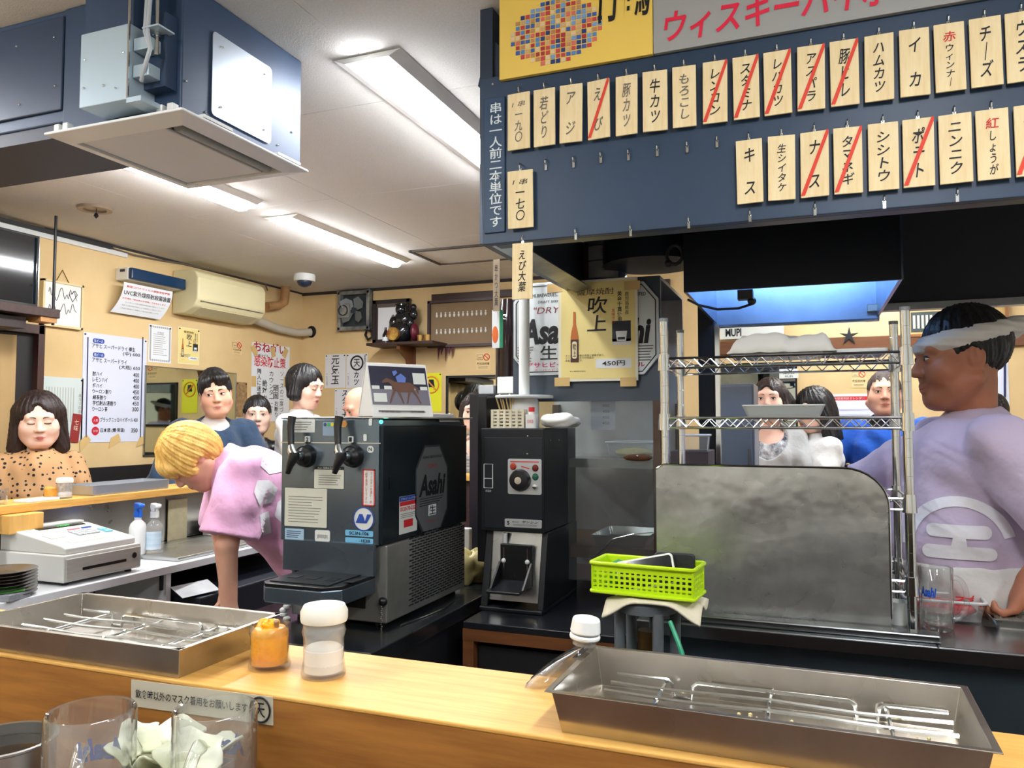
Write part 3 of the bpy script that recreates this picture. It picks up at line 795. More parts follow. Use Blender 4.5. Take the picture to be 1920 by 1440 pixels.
o = MB().tube([P(500, 575, X=XL + .04), P(522, 573, X=XL + .06), P(533, 566, X=XL + .07), P(535, 550, X=XL + .07), Vector((XL + .07, P(535, 550, X=XL + .07).y, CEIL))], .035, n=14).build('wrapped_pipe', M('taped_pipe', (186, 140, 92), .5, noise=(14, .4)), smooth=True)
tag(o, 'brown taped pipe rising to the ceiling beside the air conditioner', 'pipe')
o = MB().ball(P(584, 622, Y=YB - .005), (.045, .02, .05)).build('hose_hole', M('hole_black', (16, 16, 18), .8), smooth=True); tag(o, 'black hose hole in the back wall at the corner', 'hole')
# ceiling: dome camera, rosette, hatch
t = thing('dome_camera', 'white dome security camera on the ceiling in the corner', 'camera', loc=P(571, 520, Z=CEIL))
a = P(571, 515, Z=CEIL)
MB().lathe([(0, 0), (.075, 0), (.078, -.02), (.075, -.05), (0, -.05)], Matrix.Translation(a)).build('base', WHITEPL, t, smooth=True)
MB().ball(a + Vector((0, 0, -.05)), (.055, .055, .045)).build('dome', M('dome_glass', (40, 48, 70), .08), t, smooth=True)
t = thing('ceiling_rosette', 'old round ceiling rosette with a small hanging pendant', 'fixture', loc=P(178, 390, Z=CEIL))
a = P(178, 390, Z=CEIL)
MB().lathe([(0, 0), (.085, 0), (.08, -.012), (.055, -.012), (.05, -.004), (0, -.004)], Matrix.Translation(a)).build('ring', M('tarnished_metal', (140, 122, 104), .4, .5), t, smooth=True)
MB().tube([a + Vector((.01, 0, -.004)), a + Vector((.01, 0, -.03))], .002).lathe([(0, -.02), (.012, -.005), (.006, .008), (0, .012)], Matrix.Translation(a + Vector((.01, 0, -.036))), n=12).build('pendant', BLACKM, t)
h4 = [P(757, 468, Z=CEIL), P(905, 461, Z=CEIL), P(978, 486, Z=CEIL), P(823, 489, Z=CEIL)]
t = thing('ceiling_hatch', 'square ceiling hatch with a dark frame near the back wall', 'hatch', loc=(h4[0] + h4[2]) / 2)
x0, x1 = (h4[0].x + h4[3].x) / 2, (h4[1].x + h4[2].x) / 2; y0, y1 = (h4[0].y + h4[1].y) / 2, (h4[2].y + h4[3].y) / 2
MB().bb((x0, y0, CEIL - .006), (x1, y1, CEIL)).build('panel', CEILM, t)
b = MB()
for xx in (x0, x1): b.bb((xx - .012, y0 - .012, CEIL - .012), (xx + .012, y1 + .012, CEIL))
for yy in (y0, y1): b.bb((x0, yy - .012, CEIL - .012), (x1, yy + .012, CEIL))
b.build('frame', M('hatch_frame', (70, 62, 54), .6), t)

# ---------------------------------------------------------------- ceiling air conditioner (dark box, white panel)
SLATE = M('slate_painted_steel', (50, 70, 98), .45, .1, noise=(2, .2))
t = thing('ceiling_air_conditioner', 'dark blue boxed ceiling air conditioner with a white outlet panel', 'air conditioner', loc=(-1.6, 1.65, 2.13))
MB().bb((-1.80, 1.43, 2.175), (-1.405, 1.90, 2.499)).build('housing', SLATE, t, bevel=.004)
MB().bb((-2.6, 1.435, 2.20), (-1.80, 1.70, 2.499)).build('side_box', SLATE, t, bevel=.004)
MB().bb((-2.6, 1.44, 2.165), (-1.80, 1.69, 2.20)).build('side_tray', M('slate_dark', (30, 40, 60), .5), t)
MB().bb((-1.60, 1.395, 2.22), (-1.42, 1.43, 2.40)).build('side_cover', SLATE, t)
a, c = P(0, 60, Y=1.428), P(115, 205, Y=1.428)
cvp = MB().bb((a.x - .05, 1.427, c.z), (c.x, 1.435, a.z)).build('cover_plate', M('slate_plate', (44, 60, 84), .4, .1), t, bevel=.003)
# bright access plate with screws on the right side
q = [(400, 62), (508, 122), (508, 268), (402, 220)]
ys = [P(*p, X=-1.4).y for p in q]; zs = [P(*p, X=-1.4).z for p in q]
y0, y1, z0, z1 = min(ys), max(ys), (zs[2] + zs[3]) / 2, (zs[0] + zs[1]) / 2
mm = frame((-1.4035, (y0 + y1) / 2, (z0 + z1) / 2), (0, 1, 0), (1, 0, 0))
ap = MB(mm).prism(rounded(y1 - y0, z1 - z0, .012), .003).build('access_plate', M('galvanised_plate', (196, 206, 218), .36, .85), t)
for sy in (-1, 1):
    for sz in (-1, 1):
        MB(mm).ball((sy * (y1 - y0) * .36, sz * (z1 - z0) * .36, .004), .0035, n=8).build('screw', CHROME, ap)
for px, py in ((350, 152), (386, 210), (547, 248), (521, 272)):
    MB().ball(P(px, py, X=-1.404), .003, n=8).build('screw', CHROME, t)
for px, py in ((31, 87), (102, 70), (103, 161), (36, 196)):
    MB().ball(P(px, py, Y=1.426), .003, n=8).build('screw', CHROME, cvp)
# electrical box with rail and cables
GALV = M('galvanised_box', (176, 196, 208), .4, .35)
a, c = P(152, 65, Y=1.35), P(240, 185, Y=1.35)
eb = MB().bb((a.x, 1.35, c.z), (c.x, 1.43, a.z)).build('electrical_box', GALV, t, bevel=.002)
MB().bb((c.x - .003, 1.347, c.z), (c.x + .002, 1.35, 2.499)).build('rail', CHROME, t)
MB().bb((a.x + .0, 1.36, a.z), (c.x, 1.43, 2.499)).build('conduit_cover', SLATE, t)
for px, py in ((160, 112), (157, 165), (194, 160), (216, 165), (232, 98)): MB().ball(P(px, py, Y=1.349), .0028, n=8).build('screw', CHROME, eb)
for z_ in (2.30, 2.235): MB().bb((c.x + .002, 1.36, z_), (c.x + .05, 1.43, z_ + .03)).build('bracket', GALV, t, bevel=.002)
MB().bb((c.x + .0, 1.345, c.z - .012), (c.x + .045, 1.43, c.z)).build('bracket', GALV, t)
for i, dx in enumerate((0, .012)):
    p0 = P(272 + i * 6, 0, Y=1.36)
    MB().tube([Vector((p0.x, 1.37, 2.499)), P(272 + i * 5, 60, Y=1.36), P(282, 90, Y=1.355), P(270, 130, Y=1.355), P(265, 152, Y=1.37)], .005, n=8).build('cable', M('grey_sheath', (176, 182, 188), .5), t, smooth=True)
p0 = P(294, 60, Y=1.38)
MB().cyl((p0.x, 1.38, 2.21 + .08), (p0.x, 1.38, 2.499), .005, n=10).cyl((p0.x, 1.38, p0.z - .01), (p0.x, 1.38, p0.z + .003), .009, n=6).build('hanger_bolt', CHROME, t)
p0 = P(297, 58, Y=1.38); MB().box(p0, (.05, .05, .004)).build('hanger_plate', GALV, t)
# white outlet panel: bevelled frame, flap, louvre
cs = [(-1.815, 1.375), (-1.372, 1.375), (-1.343, 1.865), (-1.765, 1.865)]
x0, x1, y0, y1, z = -1.80, -1.352, 1.38, 1.868, 2.135
WP = M('outlet_panel_white', (222, 225, 226), .45)
b = MB()
o_ = [(x0, y0), (x1, y0), (x1, y1), (x0, y1)]; i_ = [(x0 + .05, y0 + .055), (x1 - .05, y0 + .055), (x1 - .05, y1 - .055), (x0 + .05, y1 - .055)]
vs = [(x, y, z + .018) for x, y in o_] + [(x, y, z + .012) for x, y in o_] + [(x, y, z) for x, y in i_] + [(x, y, z + .04) for x, y in i_]
fs = []
for i in range(4):
    j = (i + 1) % 4
    fs += [(i, j, 4 + j, 4 + i), (4 + i, 4 + j, 8 + j, 8 + i), (8 + i, 8 + j, 12 + j, 12 + i), (i, 12 + i, 12 + j, j)]
b.add(vs, fs); of = b.build('outlet_frame', WP, t, bevel=.002)
MB().bb((x0 + .055, y0 + .06, z + .006), (x1 - .115, y1 - .06, z + .016)).build('flap', M('flap_white', (210, 214, 216), .4), of, bevel=.004)
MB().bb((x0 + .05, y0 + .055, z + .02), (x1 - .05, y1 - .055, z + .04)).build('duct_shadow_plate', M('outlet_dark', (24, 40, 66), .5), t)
MB().cyl((x1 - .085, y0 + .075, z + .012), (x1 - .085, y1 - .075, z + .012), .014, n=12).build('louvre', M('louvre_grey', (150, 152, 150), .4), of, smooth=True)
for px, py in ((112, 240), (128, 238), (304, 212), (324, 205)):
    a = P(px, py, Y=1.41); MB().box((a.x, 1.41, 2.165), (.018, .02, .03)).build('clip', WHITEPL, t, bevel=.002)
for yy in (1.5, 1.78): MB().box((x1 - .01, yy, z + .024), (.02, .1, .008)).build('clip', WHITEPL, t)
# ================================================================== KITCHEN MACHINES
ZB = .843
SF = 1.93; SX = -1.135
def fp(px, py, dy=0.0): return P(px, py, Y=SF - dy)
def sp_(px, py, dx=0.0): return P(px, py, X=SX + dx)
def on_front(box, z=.001, Y=SF):
    m, w_, h_ = rect_at(box[:2], box[2:], Y=Y); return sub(m, 0, 0, z), w_, h_
def on_side(box, z=.001, X=SX):
    m, w_, h_ = rect_at(box[:2], box[2:], X=X); return sub(m, 0, 0, z), w_, h_
bs = thing('beer_server', 'two-tap stainless beer server with black tap handles and a drip tray', 'beer dispenser', loc=(-1.3, 2.2, ZB))
BSM = M('server_steel', (124, 140, 154), .24, .8, noise=(2.5, .3), rvar=(3, .15, .35))
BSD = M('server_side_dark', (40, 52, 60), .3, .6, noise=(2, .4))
xl, xr = fp(527, 900).x, SX
zt = 1.432; zm = fp(527, 1012).z
yb = P(875, 900, X=SX).y
MB().bb((xl, SF, zm), (xr - .012, yb, zt)).build('upper_body', BSM, bs, bevel=.004)
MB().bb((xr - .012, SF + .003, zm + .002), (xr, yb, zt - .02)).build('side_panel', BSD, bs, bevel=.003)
MB().bb((xl + .03, SF + .015, ZB + .012), (xr + .008, yb - .03, zm)).build('lower_body', M('server_base_steel', (160, 160, 154), .34, .6, noise=(6, .3)), bs, bevel=.004)
MB().bb((xl + .045, SF + .012, ZB + .05), (xr - .06, SF + .016, zm - .03)).build('front_opening', BLACKP, bs)
MB().bb((xl - .004, SF + .0, zt), (xr + .02, yb + .01, zt + .006)).build('lid', STEEL, bs, bevel=.002)
for x_ in (xl + .05, xr - .03):
    for y_ in (SF + .05, yb - .07): MB().cyl((x_, y_, ZB), (x_, y_, ZB + .013), .018).build('foot', BLACKP, bs)
o = MB().bb((xl, SF - .002, fp(600, 831).z), (xr - .006, SF + .001, fp(600, 831).z + .003)).build('seam', CHROME, bs)
# taps: handle, collar, body, spout
for px in (548, 636):
    s_ = 'tap'
    a = fp(px - 3, 800, .035); b_ = fp(px - 2, 838, .045); r0 = .0115
    top = fp(px, 781, .03)
    c = fp(px + 27, 855, .0)
    fl = MB().cyl(c, c + Vector((0, -.018, 0)), .034, .03, n=24).cyl(c + Vector((0, -.018, 0)), c + Vector((0, -.03, 0)), .026, .016, n=24).build('tap', BLACKP, bs, smooth=True)
    MB().tube([b_, a, top], .011, n=12, rs=[.009, .011, .0125]).build('handle', BLACKP, fl, smooth=True)
    j = fp(px + 4, 856, .06)
    MB().cyl(c + Vector((0, -.02, 0)), j, .013, .012, n=16).build('shank', CHROME, fl, smooth=True)
    MB().tube([b_ + Vector((0, 0, .005)), fp(px - 1, 845, .05), j], .012, n=14, rs=[.009, .013, .012]).build('collar', CHROME, fl, smooth=True)
    MB().tube([j + Vector((0, 0, .012)), j, fp(px - 4, 872, .065), fp(px - 9, 888, .066)], .012, n=14, rs=[.014, .016, .011, .007]).build('spout', BLACKP, fl, smooth=True)
# stickers, numbers and notices on the front
def decal(parent, place, box, mat, name='sticker', r=.003, z=.001):
    m, w_, h_ = place(box, z)
    MB(m).prism(rounded(w_, h_, min(r, h_ * .45)), .0006).build(name, mat, parent)
    return sub(m, 0, 0, .0008), w_, h_
STK = M('sticker_white', (216, 220, 214), .5)
for px, s in ((577, '2'), (658, '1')):
    m, w_, h_ = decal(bs, on_front, (px - 5, 818, px + 5, 830), STK, 'number_plate'); text(s, m, w_ * .5, h_ * .7, BLACKINK, bs, bold=.03)
m, w_, h_ = decal(bs, on_front, (539, 786, 591, 811), STK, 'notice_label'); lines(m, w_ * .85, h_ * .75, 4, GREYINK, bs, .3, z=0)
m, w_, h_ = decal(bs, on_front, (606, 791, 628, 817), M('chart_blue', (140, 160, 180), .5), 'chart_label')
for i, c_ in enumerate(((60, 80, 110), (60, 170, 90), (230, 220, 40))):
    MB(sub(m, -w_ * .3 + i * w_ * .3, h_ * .3, 0)).lathe([(0, 0), (w_ * .13, 0), (w_ * .13, .0006), (0, .0006)], n=12).build('chart_dot', M('dot%d' % i, c_, .5), bs)
MB(frame(fp(645, 795, .001), (1, 0, 0), (0, -1, 0))).lathe([(0, 0), (.011, 0), (.011, .001), (0, .001)], n=6).build('flower_sticker', M('orange_sticker', (236, 170, 90), .5), bs)
for bx in ((692, 785, 698, 798), (682, 814, 688, 827)): decal(bs, on_front, bx, STK)
m, w_, h_ = decal(bs, on_front, (689, 836, 701, 849), STK, 'round_badge', r=.012); text('N', m, w_ * .5, h_ * .5, BLACKINK, bs, bold=.02)
m, w_, h_ = decal(bs, on_front, (590, 880, 645, 917), M('sticker_cream2', (206, 206, 190), .5), 'notice_label'); lines(sub(m, w_ * .05, -h_ * .05), w_ * .8, h_ * .6, 5, GREYINK, bs, .3, z=0)
m, w_, h_ = decal(bs, on_front, (591, 874, 645, 881), BLACKINK, 'label_header'); text('Asahi 電解水生成ビール', m, w_ * .8, h_ * .6, STK, bs)
m, w_, h_ = decal(bs, on_front, (535, 914, 613, 990), M('sticker_cream2'), 'notice_sheet'); lines(sub(m, 0, -h_ * .05), w_ * .82, h_ * .72, 10, GREYINK, bs, .22, 2, z=0)
m, w_, h_ = decal(bs, on_front, (681, 880, 703, 949), STK, 'red_label'); t_ = w_
b = MB(m)
for sx in (-1, 1): b.box((sx * w_ * .46, 0, 0), (w_ * .08, h_, .0006))
for sy in (-1, 1): b.box((0, sy * h_ * .485, 0), (w_, h_ * .03, .0006))
b.build('red_border', REDINK, bs)
text('必ず洗浄して下さい', sub(m, -w_ * .2, 0), w_ * .22, h_ * .85, REDINK, bs, vertical=True); text('フィルターの洗い・水', sub(m, w_ * .2, 0), w_ * .22, h_ * .85, REDINK, bs, vertical=True)
c = fp(682, 973, .001); mm = frame(c, (1, 0, 0), (0, -1, 0)); r_ = (fp(702, 973).x - c.x)
MB(mm).lathe([(0, 0), (r_, 0), (r_, .0006), (0, .0006)], n=32).build('round_badge', STK, bs)
b = MB(sub(mm, 0, 0, .0012)); b.tube([(r_ * .96 * math.cos(a), r_ * .96 * math.sin(a), 0) for a in np.linspace(0, 6.283, 33)[:-1]], r_ * .05, n=6, closed=True)
b.prism([(-r_ * .75, -r_ * .35), (-r_ * .4, r_ * .4), (-r_ * .05, -r_ * .35)], .0006); b.prism([(-r_ * .4, r_ * .4), (-r_ * .1, r_ * .4), (r_ * .2, -r_ * .35), (-r_ * .05, -r_ * .35)], .0008)
b.prism([(r_ * .1, -r_ * .35), (r_ * .3, -r_ * .35), (r_ * .75, r_ * .4), (r_ * .35, r_ * .4)], .0006); b.build('badge_mark', BLUEINK, bs)
CY = M('cyan_label', (116, 186, 222), .5)
m, w_, h_ = decal(bs, on_front, (648, 993, 700, 1007), CY); text('SC3N-106', m, w_ * .7, h_ * .55, BLACKINK, bs, bold=.02)
m, w_, h_ = decal(bs, on_front, (648, 1007, 700, 1020), CY); text('-1E2B', sub(m, w_ * .2, 0), w_ * .4, h_ * .55, BLACKINK, bs, bold=.02)
m, w_, h_ = decal(bs, on_front, (535, 990, 570, 1013), M('pale_blue_label', (160, 190, 210), .5)); lines(m, w_ * .8, h_ * .7, 4, NAVYINK, bs, .35, z=0)
m, w_, h_ = decal(bs, on_front, (591, 993, 619, 1016), STK, r=.006); lines(sub(m, 0, -h_ * .1), w_ * .7, h_ * .4, 14, GREYINK, bs, .4, z=0, vertical=True)
# side: oval logo plate, sticker, indicator lamp, slots
q = (778, 836, 838, 994)
m, w_, h_ = on_side(q, .001)
oct_ = lambda w, h, k: [(-w / 2 + k, -h / 2), (w / 2 - k, -h / 2), (w / 2, -h / 2 + k * 1.2), (w / 2, h / 2 - k * 1.2), (w / 2 - k, h / 2), (-w / 2 + k, h / 2), (-w / 2, h / 2 - k * 1.2), (-w / 2, -h / 2 + k * 1.2)]
SILV = M('silver_plate', (136, 140, 142), .35, .6)
MB(m).prism(oct_(w_, h_, w_ * .26), .001).build('logo_plate', M('plate_edge', (70, 76, 80), .4, .5), bs)
MB(m).prism(oct_(w_ * .93, h_ * .955, w_ * .25), .0006, z0=.001).build('logo_plate', SILV, bs)
m = sub(m, 0, 0, .002)
text('Asahi', sub(m, 0, h_ * .06), w_ * .82, h_ * .24, BLACKINK, bs, bold=.04, shear=.25)
text('ASAHI BREWERIES', sub(m, 0, h_ * .37), w_ * .6, h_ * .03, BLACKINK, bs); text('"DRY"', sub(m, 0, h_ * .27), w_ * .3, h_ * .035, REDINK, bs)
lines(sub(m, 0, -h_ * .12), w_ * .75, h_ * .1, 4, BLACKINK, bs, .3, z=0)
MB(m).box((0, -h_ * .22, 0), (w_ * .24, h_ * .12, .0004)).build('kanji_field', STK, bs)
text('生', sub(m, 0, -h_ * .22, .0006), w_ * .2, h_ * .1, BLACKINK, bs, bold=.04)
text('アサヒビール', sub(m, 0, -h_ * .34), w_ * .4, h_ * .03, REDINK, bs)
m, w_, h_ = decal(bs, on_side, (748, 932, 781, 994), STK, 'service_sticker')
MB(sub(m, 0, h_ * .43)).box((0, 0, 0), (w_, h_ * .13, .0004)).build('sticker_band', BLUEINK, bs)
MB(sub(m, 0, h_ * .3)).box((0, 0, 0), (w_ * .95, h_ * .11, .0004)).build('sticker_band', REDINK, bs)
text('アサヒビール·ヒヤセン', sub(m, 0, h_ * .43, .0006), w_ * .85, h_ * .06, STK, bs)
text('0120-70-2525', sub(m, 0, h_ * .16), w_ * .92, h_ * .11, REDINK, bs, bold=.02)
lines(sub(m, 0, -h_ * .02), w_ * .85, h_ * .14, 3, GREYINK, bs, .3, z=0)
MB(sub(m, 0, -h_ * .24)).box((0, 0, 0), (w_ * .5, h_ * .2, .0004)).build('sticker_band', REDINK, bs)
MB().ball(P(714.5, 791, X=SX), .006, n=10).build('indicator_lamp', M('teal_lamp', (60, 220, 190), .3, emit=1.2), bs)
b = MB()
a = sp_(760, 1000); c = sp_(857, 1090)
zv0, zv1 = sp_(762, 1138).z, sp_(762, 1003).z
yv0, yv1 = sp_(762, 1000).y, yb - .035
for i in range(26):
    for k in range(11):
        y_ = yv0 + (k + .5 + (.5 if i % 2 else 0)) * (yv1 - yv0) / 11.5
        b.box((xr + .0085, y_, zv0 + (i + .5) * (zv1 - zv0) / 26), (.002, (yv1 - yv0) / 11.5 * .74, .0034))
b.build('vent_slots', BLACKP, bs, kind='stuff')
m, w_, h_ = decal(bs, on_side, (823, 784, 861, 791), STK); 
MB().bb((xr, sp_(731, 880).y - .004, sp_(731, 918).z), (xr + .003, sp_(731, 880).y + .004, sp_(731, 893).z)).build('latch', BLACKP, bs)
# drip tray
ty0 = P(483, 1050, Z=.985).y
b = MB(); ztr = .99
x0, x1 = P(486, 1045, Y=SF - .19).x, xr - .03
pl = [(x0, SF + .02), (x0, SF - .17), (x0 + .02, SF - .19), (x1 - .04, SF - .19), (x1, SF - .15), (x1, SF + .02)]
b.prism(pl, .042, z0=ztr - .052); dt = b.build('drip_tray', BSM, bs, bevel=.003)
MB().prism(pl, .01, z0=ztr - .01).build('rim', BLACKP, dt, bevel=.002)
MB().bb((x0 + .02, SF - .17, ztr), (x1 - .03, SF + .01, ztr + .003)).build('grille', BLACKP, dt)
b = MB()
for i in range(4): b.bb((x0 + .04 + i * .06, SF - .12, ztr + .003), (x0 + .07 + i * .06, SF - .08, ztr + .004))
b.build('grille_slots', M('slot_black', (6, 6, 8), .6), dt, kind='stuff')
MB().bb((xl + .02, SF - .012, ztr), (xr - .02, SF + .004, zm + .004)).build('tray_back', BSM, bs)
a = P(718, 1128, Y=SF + .01); MB().ball(a, .013, n=12).build('drain_knob', BLACKP, bs, smooth=True)
b = MB()
for i in range(14): b.ball(a + Vector((.002 * math.sin(i * 2), -.008, -.012 - i * .0055)), .0025, n=6)
b.build('ball_chain', CHROME, bs, kind='stuff')
# beaded white hoses under the tray at the left
t = thing('twisted_hose', 'twisted white hose hanging at the left of the beer server', 'hose', loc=P(540, 1150, Y=1.9))
b = MB(); p0 = P(535, 1098, Y=1.93)
for i in range(9): b.ball(p0 + Vector((.008 * math.sin(i * 1.7), 0, -i * .012)), (.012, .011, .009), n=10)
b.build('hose', WHITEPL, t, smooth=True)
# ------------------------------------------------ desk calendar on the server
a = P(705, 778, Y=SF + .06); zc = zt + .006
t = thing('desk_calendar', 'standing desk calendar with a horse racing photo on the beer server', 'calendar', loc=(P(760, 778, Y=SF + .08).x, SF + .1, zc))
cm = Matrix.Translation((P(757, 780, Y=SF + .08).x, SF + .08, zc)) @ Matrix.Rotation(math.radians(56), 4, 'Z')
cw, chh = .195, .165
tl = math.radians(17)
fm = cm @ Matrix.Translation((0, -.0, 0)) @ Matrix.Rotation(math.radians(90) - tl, 4, 'X')   # x right, y up the sheet, z out
CARD = M('calendar_card', (226, 226, 222), .5)
MB(fm).box((0, chh / 2, -.0015), (cw, chh, .003)).build('front_card', CARD, t)
bm2 = cm @ Matrix.Translation((0, .1, 0)) @ Matrix.Rotation(math.radians(90) + tl, 4, 'X')
MB(bm2).box((0, chh / 2, -.0015), (cw, chh, .003)).build('back_card', CARD, t)
b = MB(cm); 
for sx in (-1, 1):
    b.prism([(0, .002), (.098, .002), (.05, chh * .93)], .0015, Matrix(((0, 0, 1, sx * cw * .497), (1, 0, 0, 0), (0, 1, 0, 0), (0, 0, 0, 1))))
b.build('gusset', CARD, t)
ph = sub(fm, 0, chh * .58, .001); pw, phh = cw * .96, chh * .72
MB(ph).box((0, phh * .2, 0), (pw, phh * .6, .0006)).build('photo_top', M('photo_dark', (44, 44, 62), .4), t)
MB(ph).box((0, -phh * .3, 0), (pw, phh * .4, .0006)).build('photo_ground', M('photo_grey', (120, 116, 128), .4), t)
b = MB(sub(ph, 0, 0, .0006))
for i in range(5): b.box((-pw * .42 + i * pw * .21, -phh * .06, 0), (pw * .13, phh * .09, .0004))
b.box((pw * .36, phh * .2, 0), (pw * .22, phh * .3, .0004)); b.box((-pw * .36, -phh * .32, 0), (pw * .22, phh * .22, .0004))
b.build('photo_rails', STK, t)
hb = MB(sub(ph, pw * .06, -phh * .06, .0012)); S_ = pw
def poly(pts, z=0): hb.prism([(x * S_, y * S_) for x, y in pts], .0004, z0=z)
poly([(-.2, .06), (-.12, .1), (.12, .09), (.2, .04), (.18, -.05), (.08, -.07), (-.1, -.07), (-.2, -.01)])
poly([(-.2, .06), (-.16, .0), (-.26, .09), (-.36, .07), (-.36, .11), (-.28, .16), (-.2, .13), (-.13, .09)], .0002)
for x, dx in ((-.17, -.06), (-.11, .05), (.1, -.04), (.16, .07)):
    poly([(x - .02, -.04), (x + .03, -.04), (x + dx + .012, -.16), (x + dx * 1.6 + .008, -.26), (x + dx * 1.6 - .012, -.26), (x + dx - .012, -.16)], .0003)
poly([(.18, .04), (.26, .0), (.25, -.1), (.21, -.02)], .0002)
hb.build('printed_horse', M('photo_brown', (104, 72, 56), .5), t)
hb = MB(sub(ph, pw * .06, -phh * .06, .002)); poly([(-.1, .09), (.04, .09), (.06, .17), (-.02, .24), (-.12, .18)]); poly([(-.15, .19), (-.08, .25), (-.1, .29), (-.17, .27)])
hb.build('printed_rider', M('photo_blue', (96, 120, 190), .5), t)
lines(sub(fm, 0, chh * .1), cw * .8, chh * .06, 1, GREYINK, t, .5, z=.001)
text('0120-962-623', sub(fm, -cw * .2, chh * .09, .0015), cw * .3, chh * .035, BLACKINK, t); text('0570-006080', sub(fm, cw * .25, chh * .09, .0015), cw * .25, chh * .035, BLACKINK, t)
o = MB().bb((P(800, 790, Y=2.3).x, 2.14, zc + .0005), (xr, 2.4, zc + .012)).build('paper_stack', WHITEP, bevel=.001); tag(o, 'thin stack of papers on the beer server behind the calendar', 'papers')
# ------------------------------------------------ sake warmer
ZS = .82
c0 = P(905, 1140, Z=ZS)
WY = c0.y
def wf(px, py, d=0.0): return P(px, py, Y=WY - d)
sw = thing('sake_warmer', 'tall black sake warmer with a round dial and silver trough', 'sake warmer', loc=(c0.x + .12, WY + .12, ZS))
xl, xr = wf(901, 900).x, wf(1020, 900).x
yb = P(1080, 900, X=xr).y
zt, zm = wf(1000, 803).z, wf(1000, 1000).z
MB().bb((xl, WY, zm), (xr, yb, zt)).build('upper_body', BLACKM, sw, bevel=.004)
MB().bb((xl + .015, WY - .003, zm + .01), (xr - .004, WY, zt - .03)).build('front_panel', M('panel_black', (20, 26, 32), .4), sw, bevel=.002)
lx0, lx1 = wf(905, 1135).x, wf(1022, 1135).x
b = MB()
for x0_, x1_ in ((lx0, lx0 + .025), (lx1 - .02, lx1)):
    b.add([(x0_, WY + .03, zm), (x1_, WY + .03, zm), (x1_, WY - .02, ZS + .012), (x0_, WY - .02, ZS + .012), (x0_, yb, zm), (x1_, yb, zm), (x1_, yb, ZS + .012), (x0_, yb, ZS + .012)],
          [(0, 1, 2, 3), (7, 6, 5, 4), (0, 3, 7, 4), (1, 5, 6, 2), (0, 4, 5, 1), (3, 2, 6, 7)])
b.build('side_wall', BLACKM, sw, bevel=.003)
b = MB(); b.add([(lx0 + .025, WY + .035, zm), (lx1 - .02, WY + .035, zm), (lx1 - .02, WY + .0, ZS + .03), (lx0 + .025, WY + .0, ZS + .03)], [(0, 1, 2, 3)])
b.build('trough_back', STEEL, sw, solid=.004)
MB().bb((lx0, WY - .03, ZS), (lx1, yb, ZS + .013)).build('base_plate', BLACKM, sw, bevel=.003)
a0, a1 = wf(935, 1085).x, wf(998, 1085).x
zq0, zq1 = wf(960, 1098).z, wf(960, 1020).z
MB().bb((a0 + .005, WY + .0, zq0), (a1, WY + .012, zq1)).build('cup_back', BLACKP, sw, bevel=.003)
b = MB(); b.add([(a0 + .005, WY, zq0 + .018), (a1, WY, zq0 + .018), (a1 - .012, WY - .085, zq0 - .004), (a0 - .01, WY - .085, zq0 - .004), (a0 + .005, WY, zq0 + .012), (a1, WY, zq0 + .012), (a1 - .012, WY - .085, zq0 - .012), (a0 - .01, WY - .085, zq0 - .012)],
    [(0, 1, 2, 3), (7, 6, 5, 4), (0, 4, 5, 1), (1, 5, 6, 2), (2, 6, 7, 3), (3, 7, 4, 0)]); b.build('cup_shelf', BLACKP, sw, bevel=.002)
b = MB()
for xx in (a0 + .004, a1 - .004): b.add([(xx - .003, WY, zq0 + .075), (xx + .003, WY, zq0 + .075), (xx + .003, WY - .08, zq0 + .004), (xx - .003, WY - .08, zq0 + .004), (xx - .003, WY, zq0), (xx + .003, WY, zq0)], [(0, 1, 2, 3), (0, 3, 4), (1, 5, 2), (4, 3, 2, 5), (0, 4, 5, 1)])
b.build('cup_cheek', BLACKP, sw)
for xx in (a0 + .018, a1 - .016):
    MB().bb((xx - .0025, WY - .002, zq0 + .03), (xx + .0025, WY, zq1 - .012)).build('slot', CHROME, sw)
    MB().ball((xx, WY - .003, zq0 + .078), .008, n=10).build('thumb_screw', WHITEPL, sw, smooth=True)
MB().cyl(wf(947, 1000, -.01), wf(947, 1022, -.02), .008, n=10).build('spout', WHITEPL, sw, smooth=True)
m, w_, h_ = rect_at((953, 860), (1016, 928), Y=WY - .003)
dp = MB(m).prism(rounded(w_, h_, .006), .004).build('dial_plate', M('dial_silver', (196, 198, 198), .35, .4), sw)
k = sub(m, -w_ * .12, -h_ * .1, .004)
MB(k).lathe([(0, 0), (w_ * .31, 0), (w_ * .31, .006), (w_ * .27, .02), (w_ * .12, .022), (0, .022)], n=28).build('dial', BLACKP, dp, smooth=True)
MB(k).lathe([(0, .022), (w_ * .11, .022), (w_ * .1, .025), (0, .025)], n=20).build('dial_cap', CHROME, dp, smooth=True)
MB(sub(m, 0, h_ * .42, .0042)).box((0, 0, 0), (w_ * .85, h_ * .03, .0005)).build('red_line', REDINK, dp)
for u, v, c_ in ((-.34, .28, (170, 60, 40)), (.32, .25, (110, 26, 26)), (.32, .0, (30, 90, 70))):
    MB(sub(m, u * w_, v * h_, .004)).lathe([(0, 0), (w_ * .1, 0), (w_ * .07, .006), (0, .007)], n=14).build('pilot_lamp', M('pilot%d' % c_[0], c_, .2), dp, smooth=True)
MB(sub(m, w_ * .32, -h_ * .27, .004)).lathe([(0, 0), (w_ * .08, 0), (w_ * .06, .01), (0, .011)], n=14).build('toggle', CHROME, dp, smooth=True)
MB(sub(m, w_ * .02, h_ * .26, .0042) @ Matrix.Rotation(-.25, 4, 'Z')).box((0, 0, 0), (w_ * .25, h_ * .03, .0005)).build('red_line', REDINK, dp)
m, w_, h_ = rect_at((908, 870), (924, 915), Y=WY - .003)
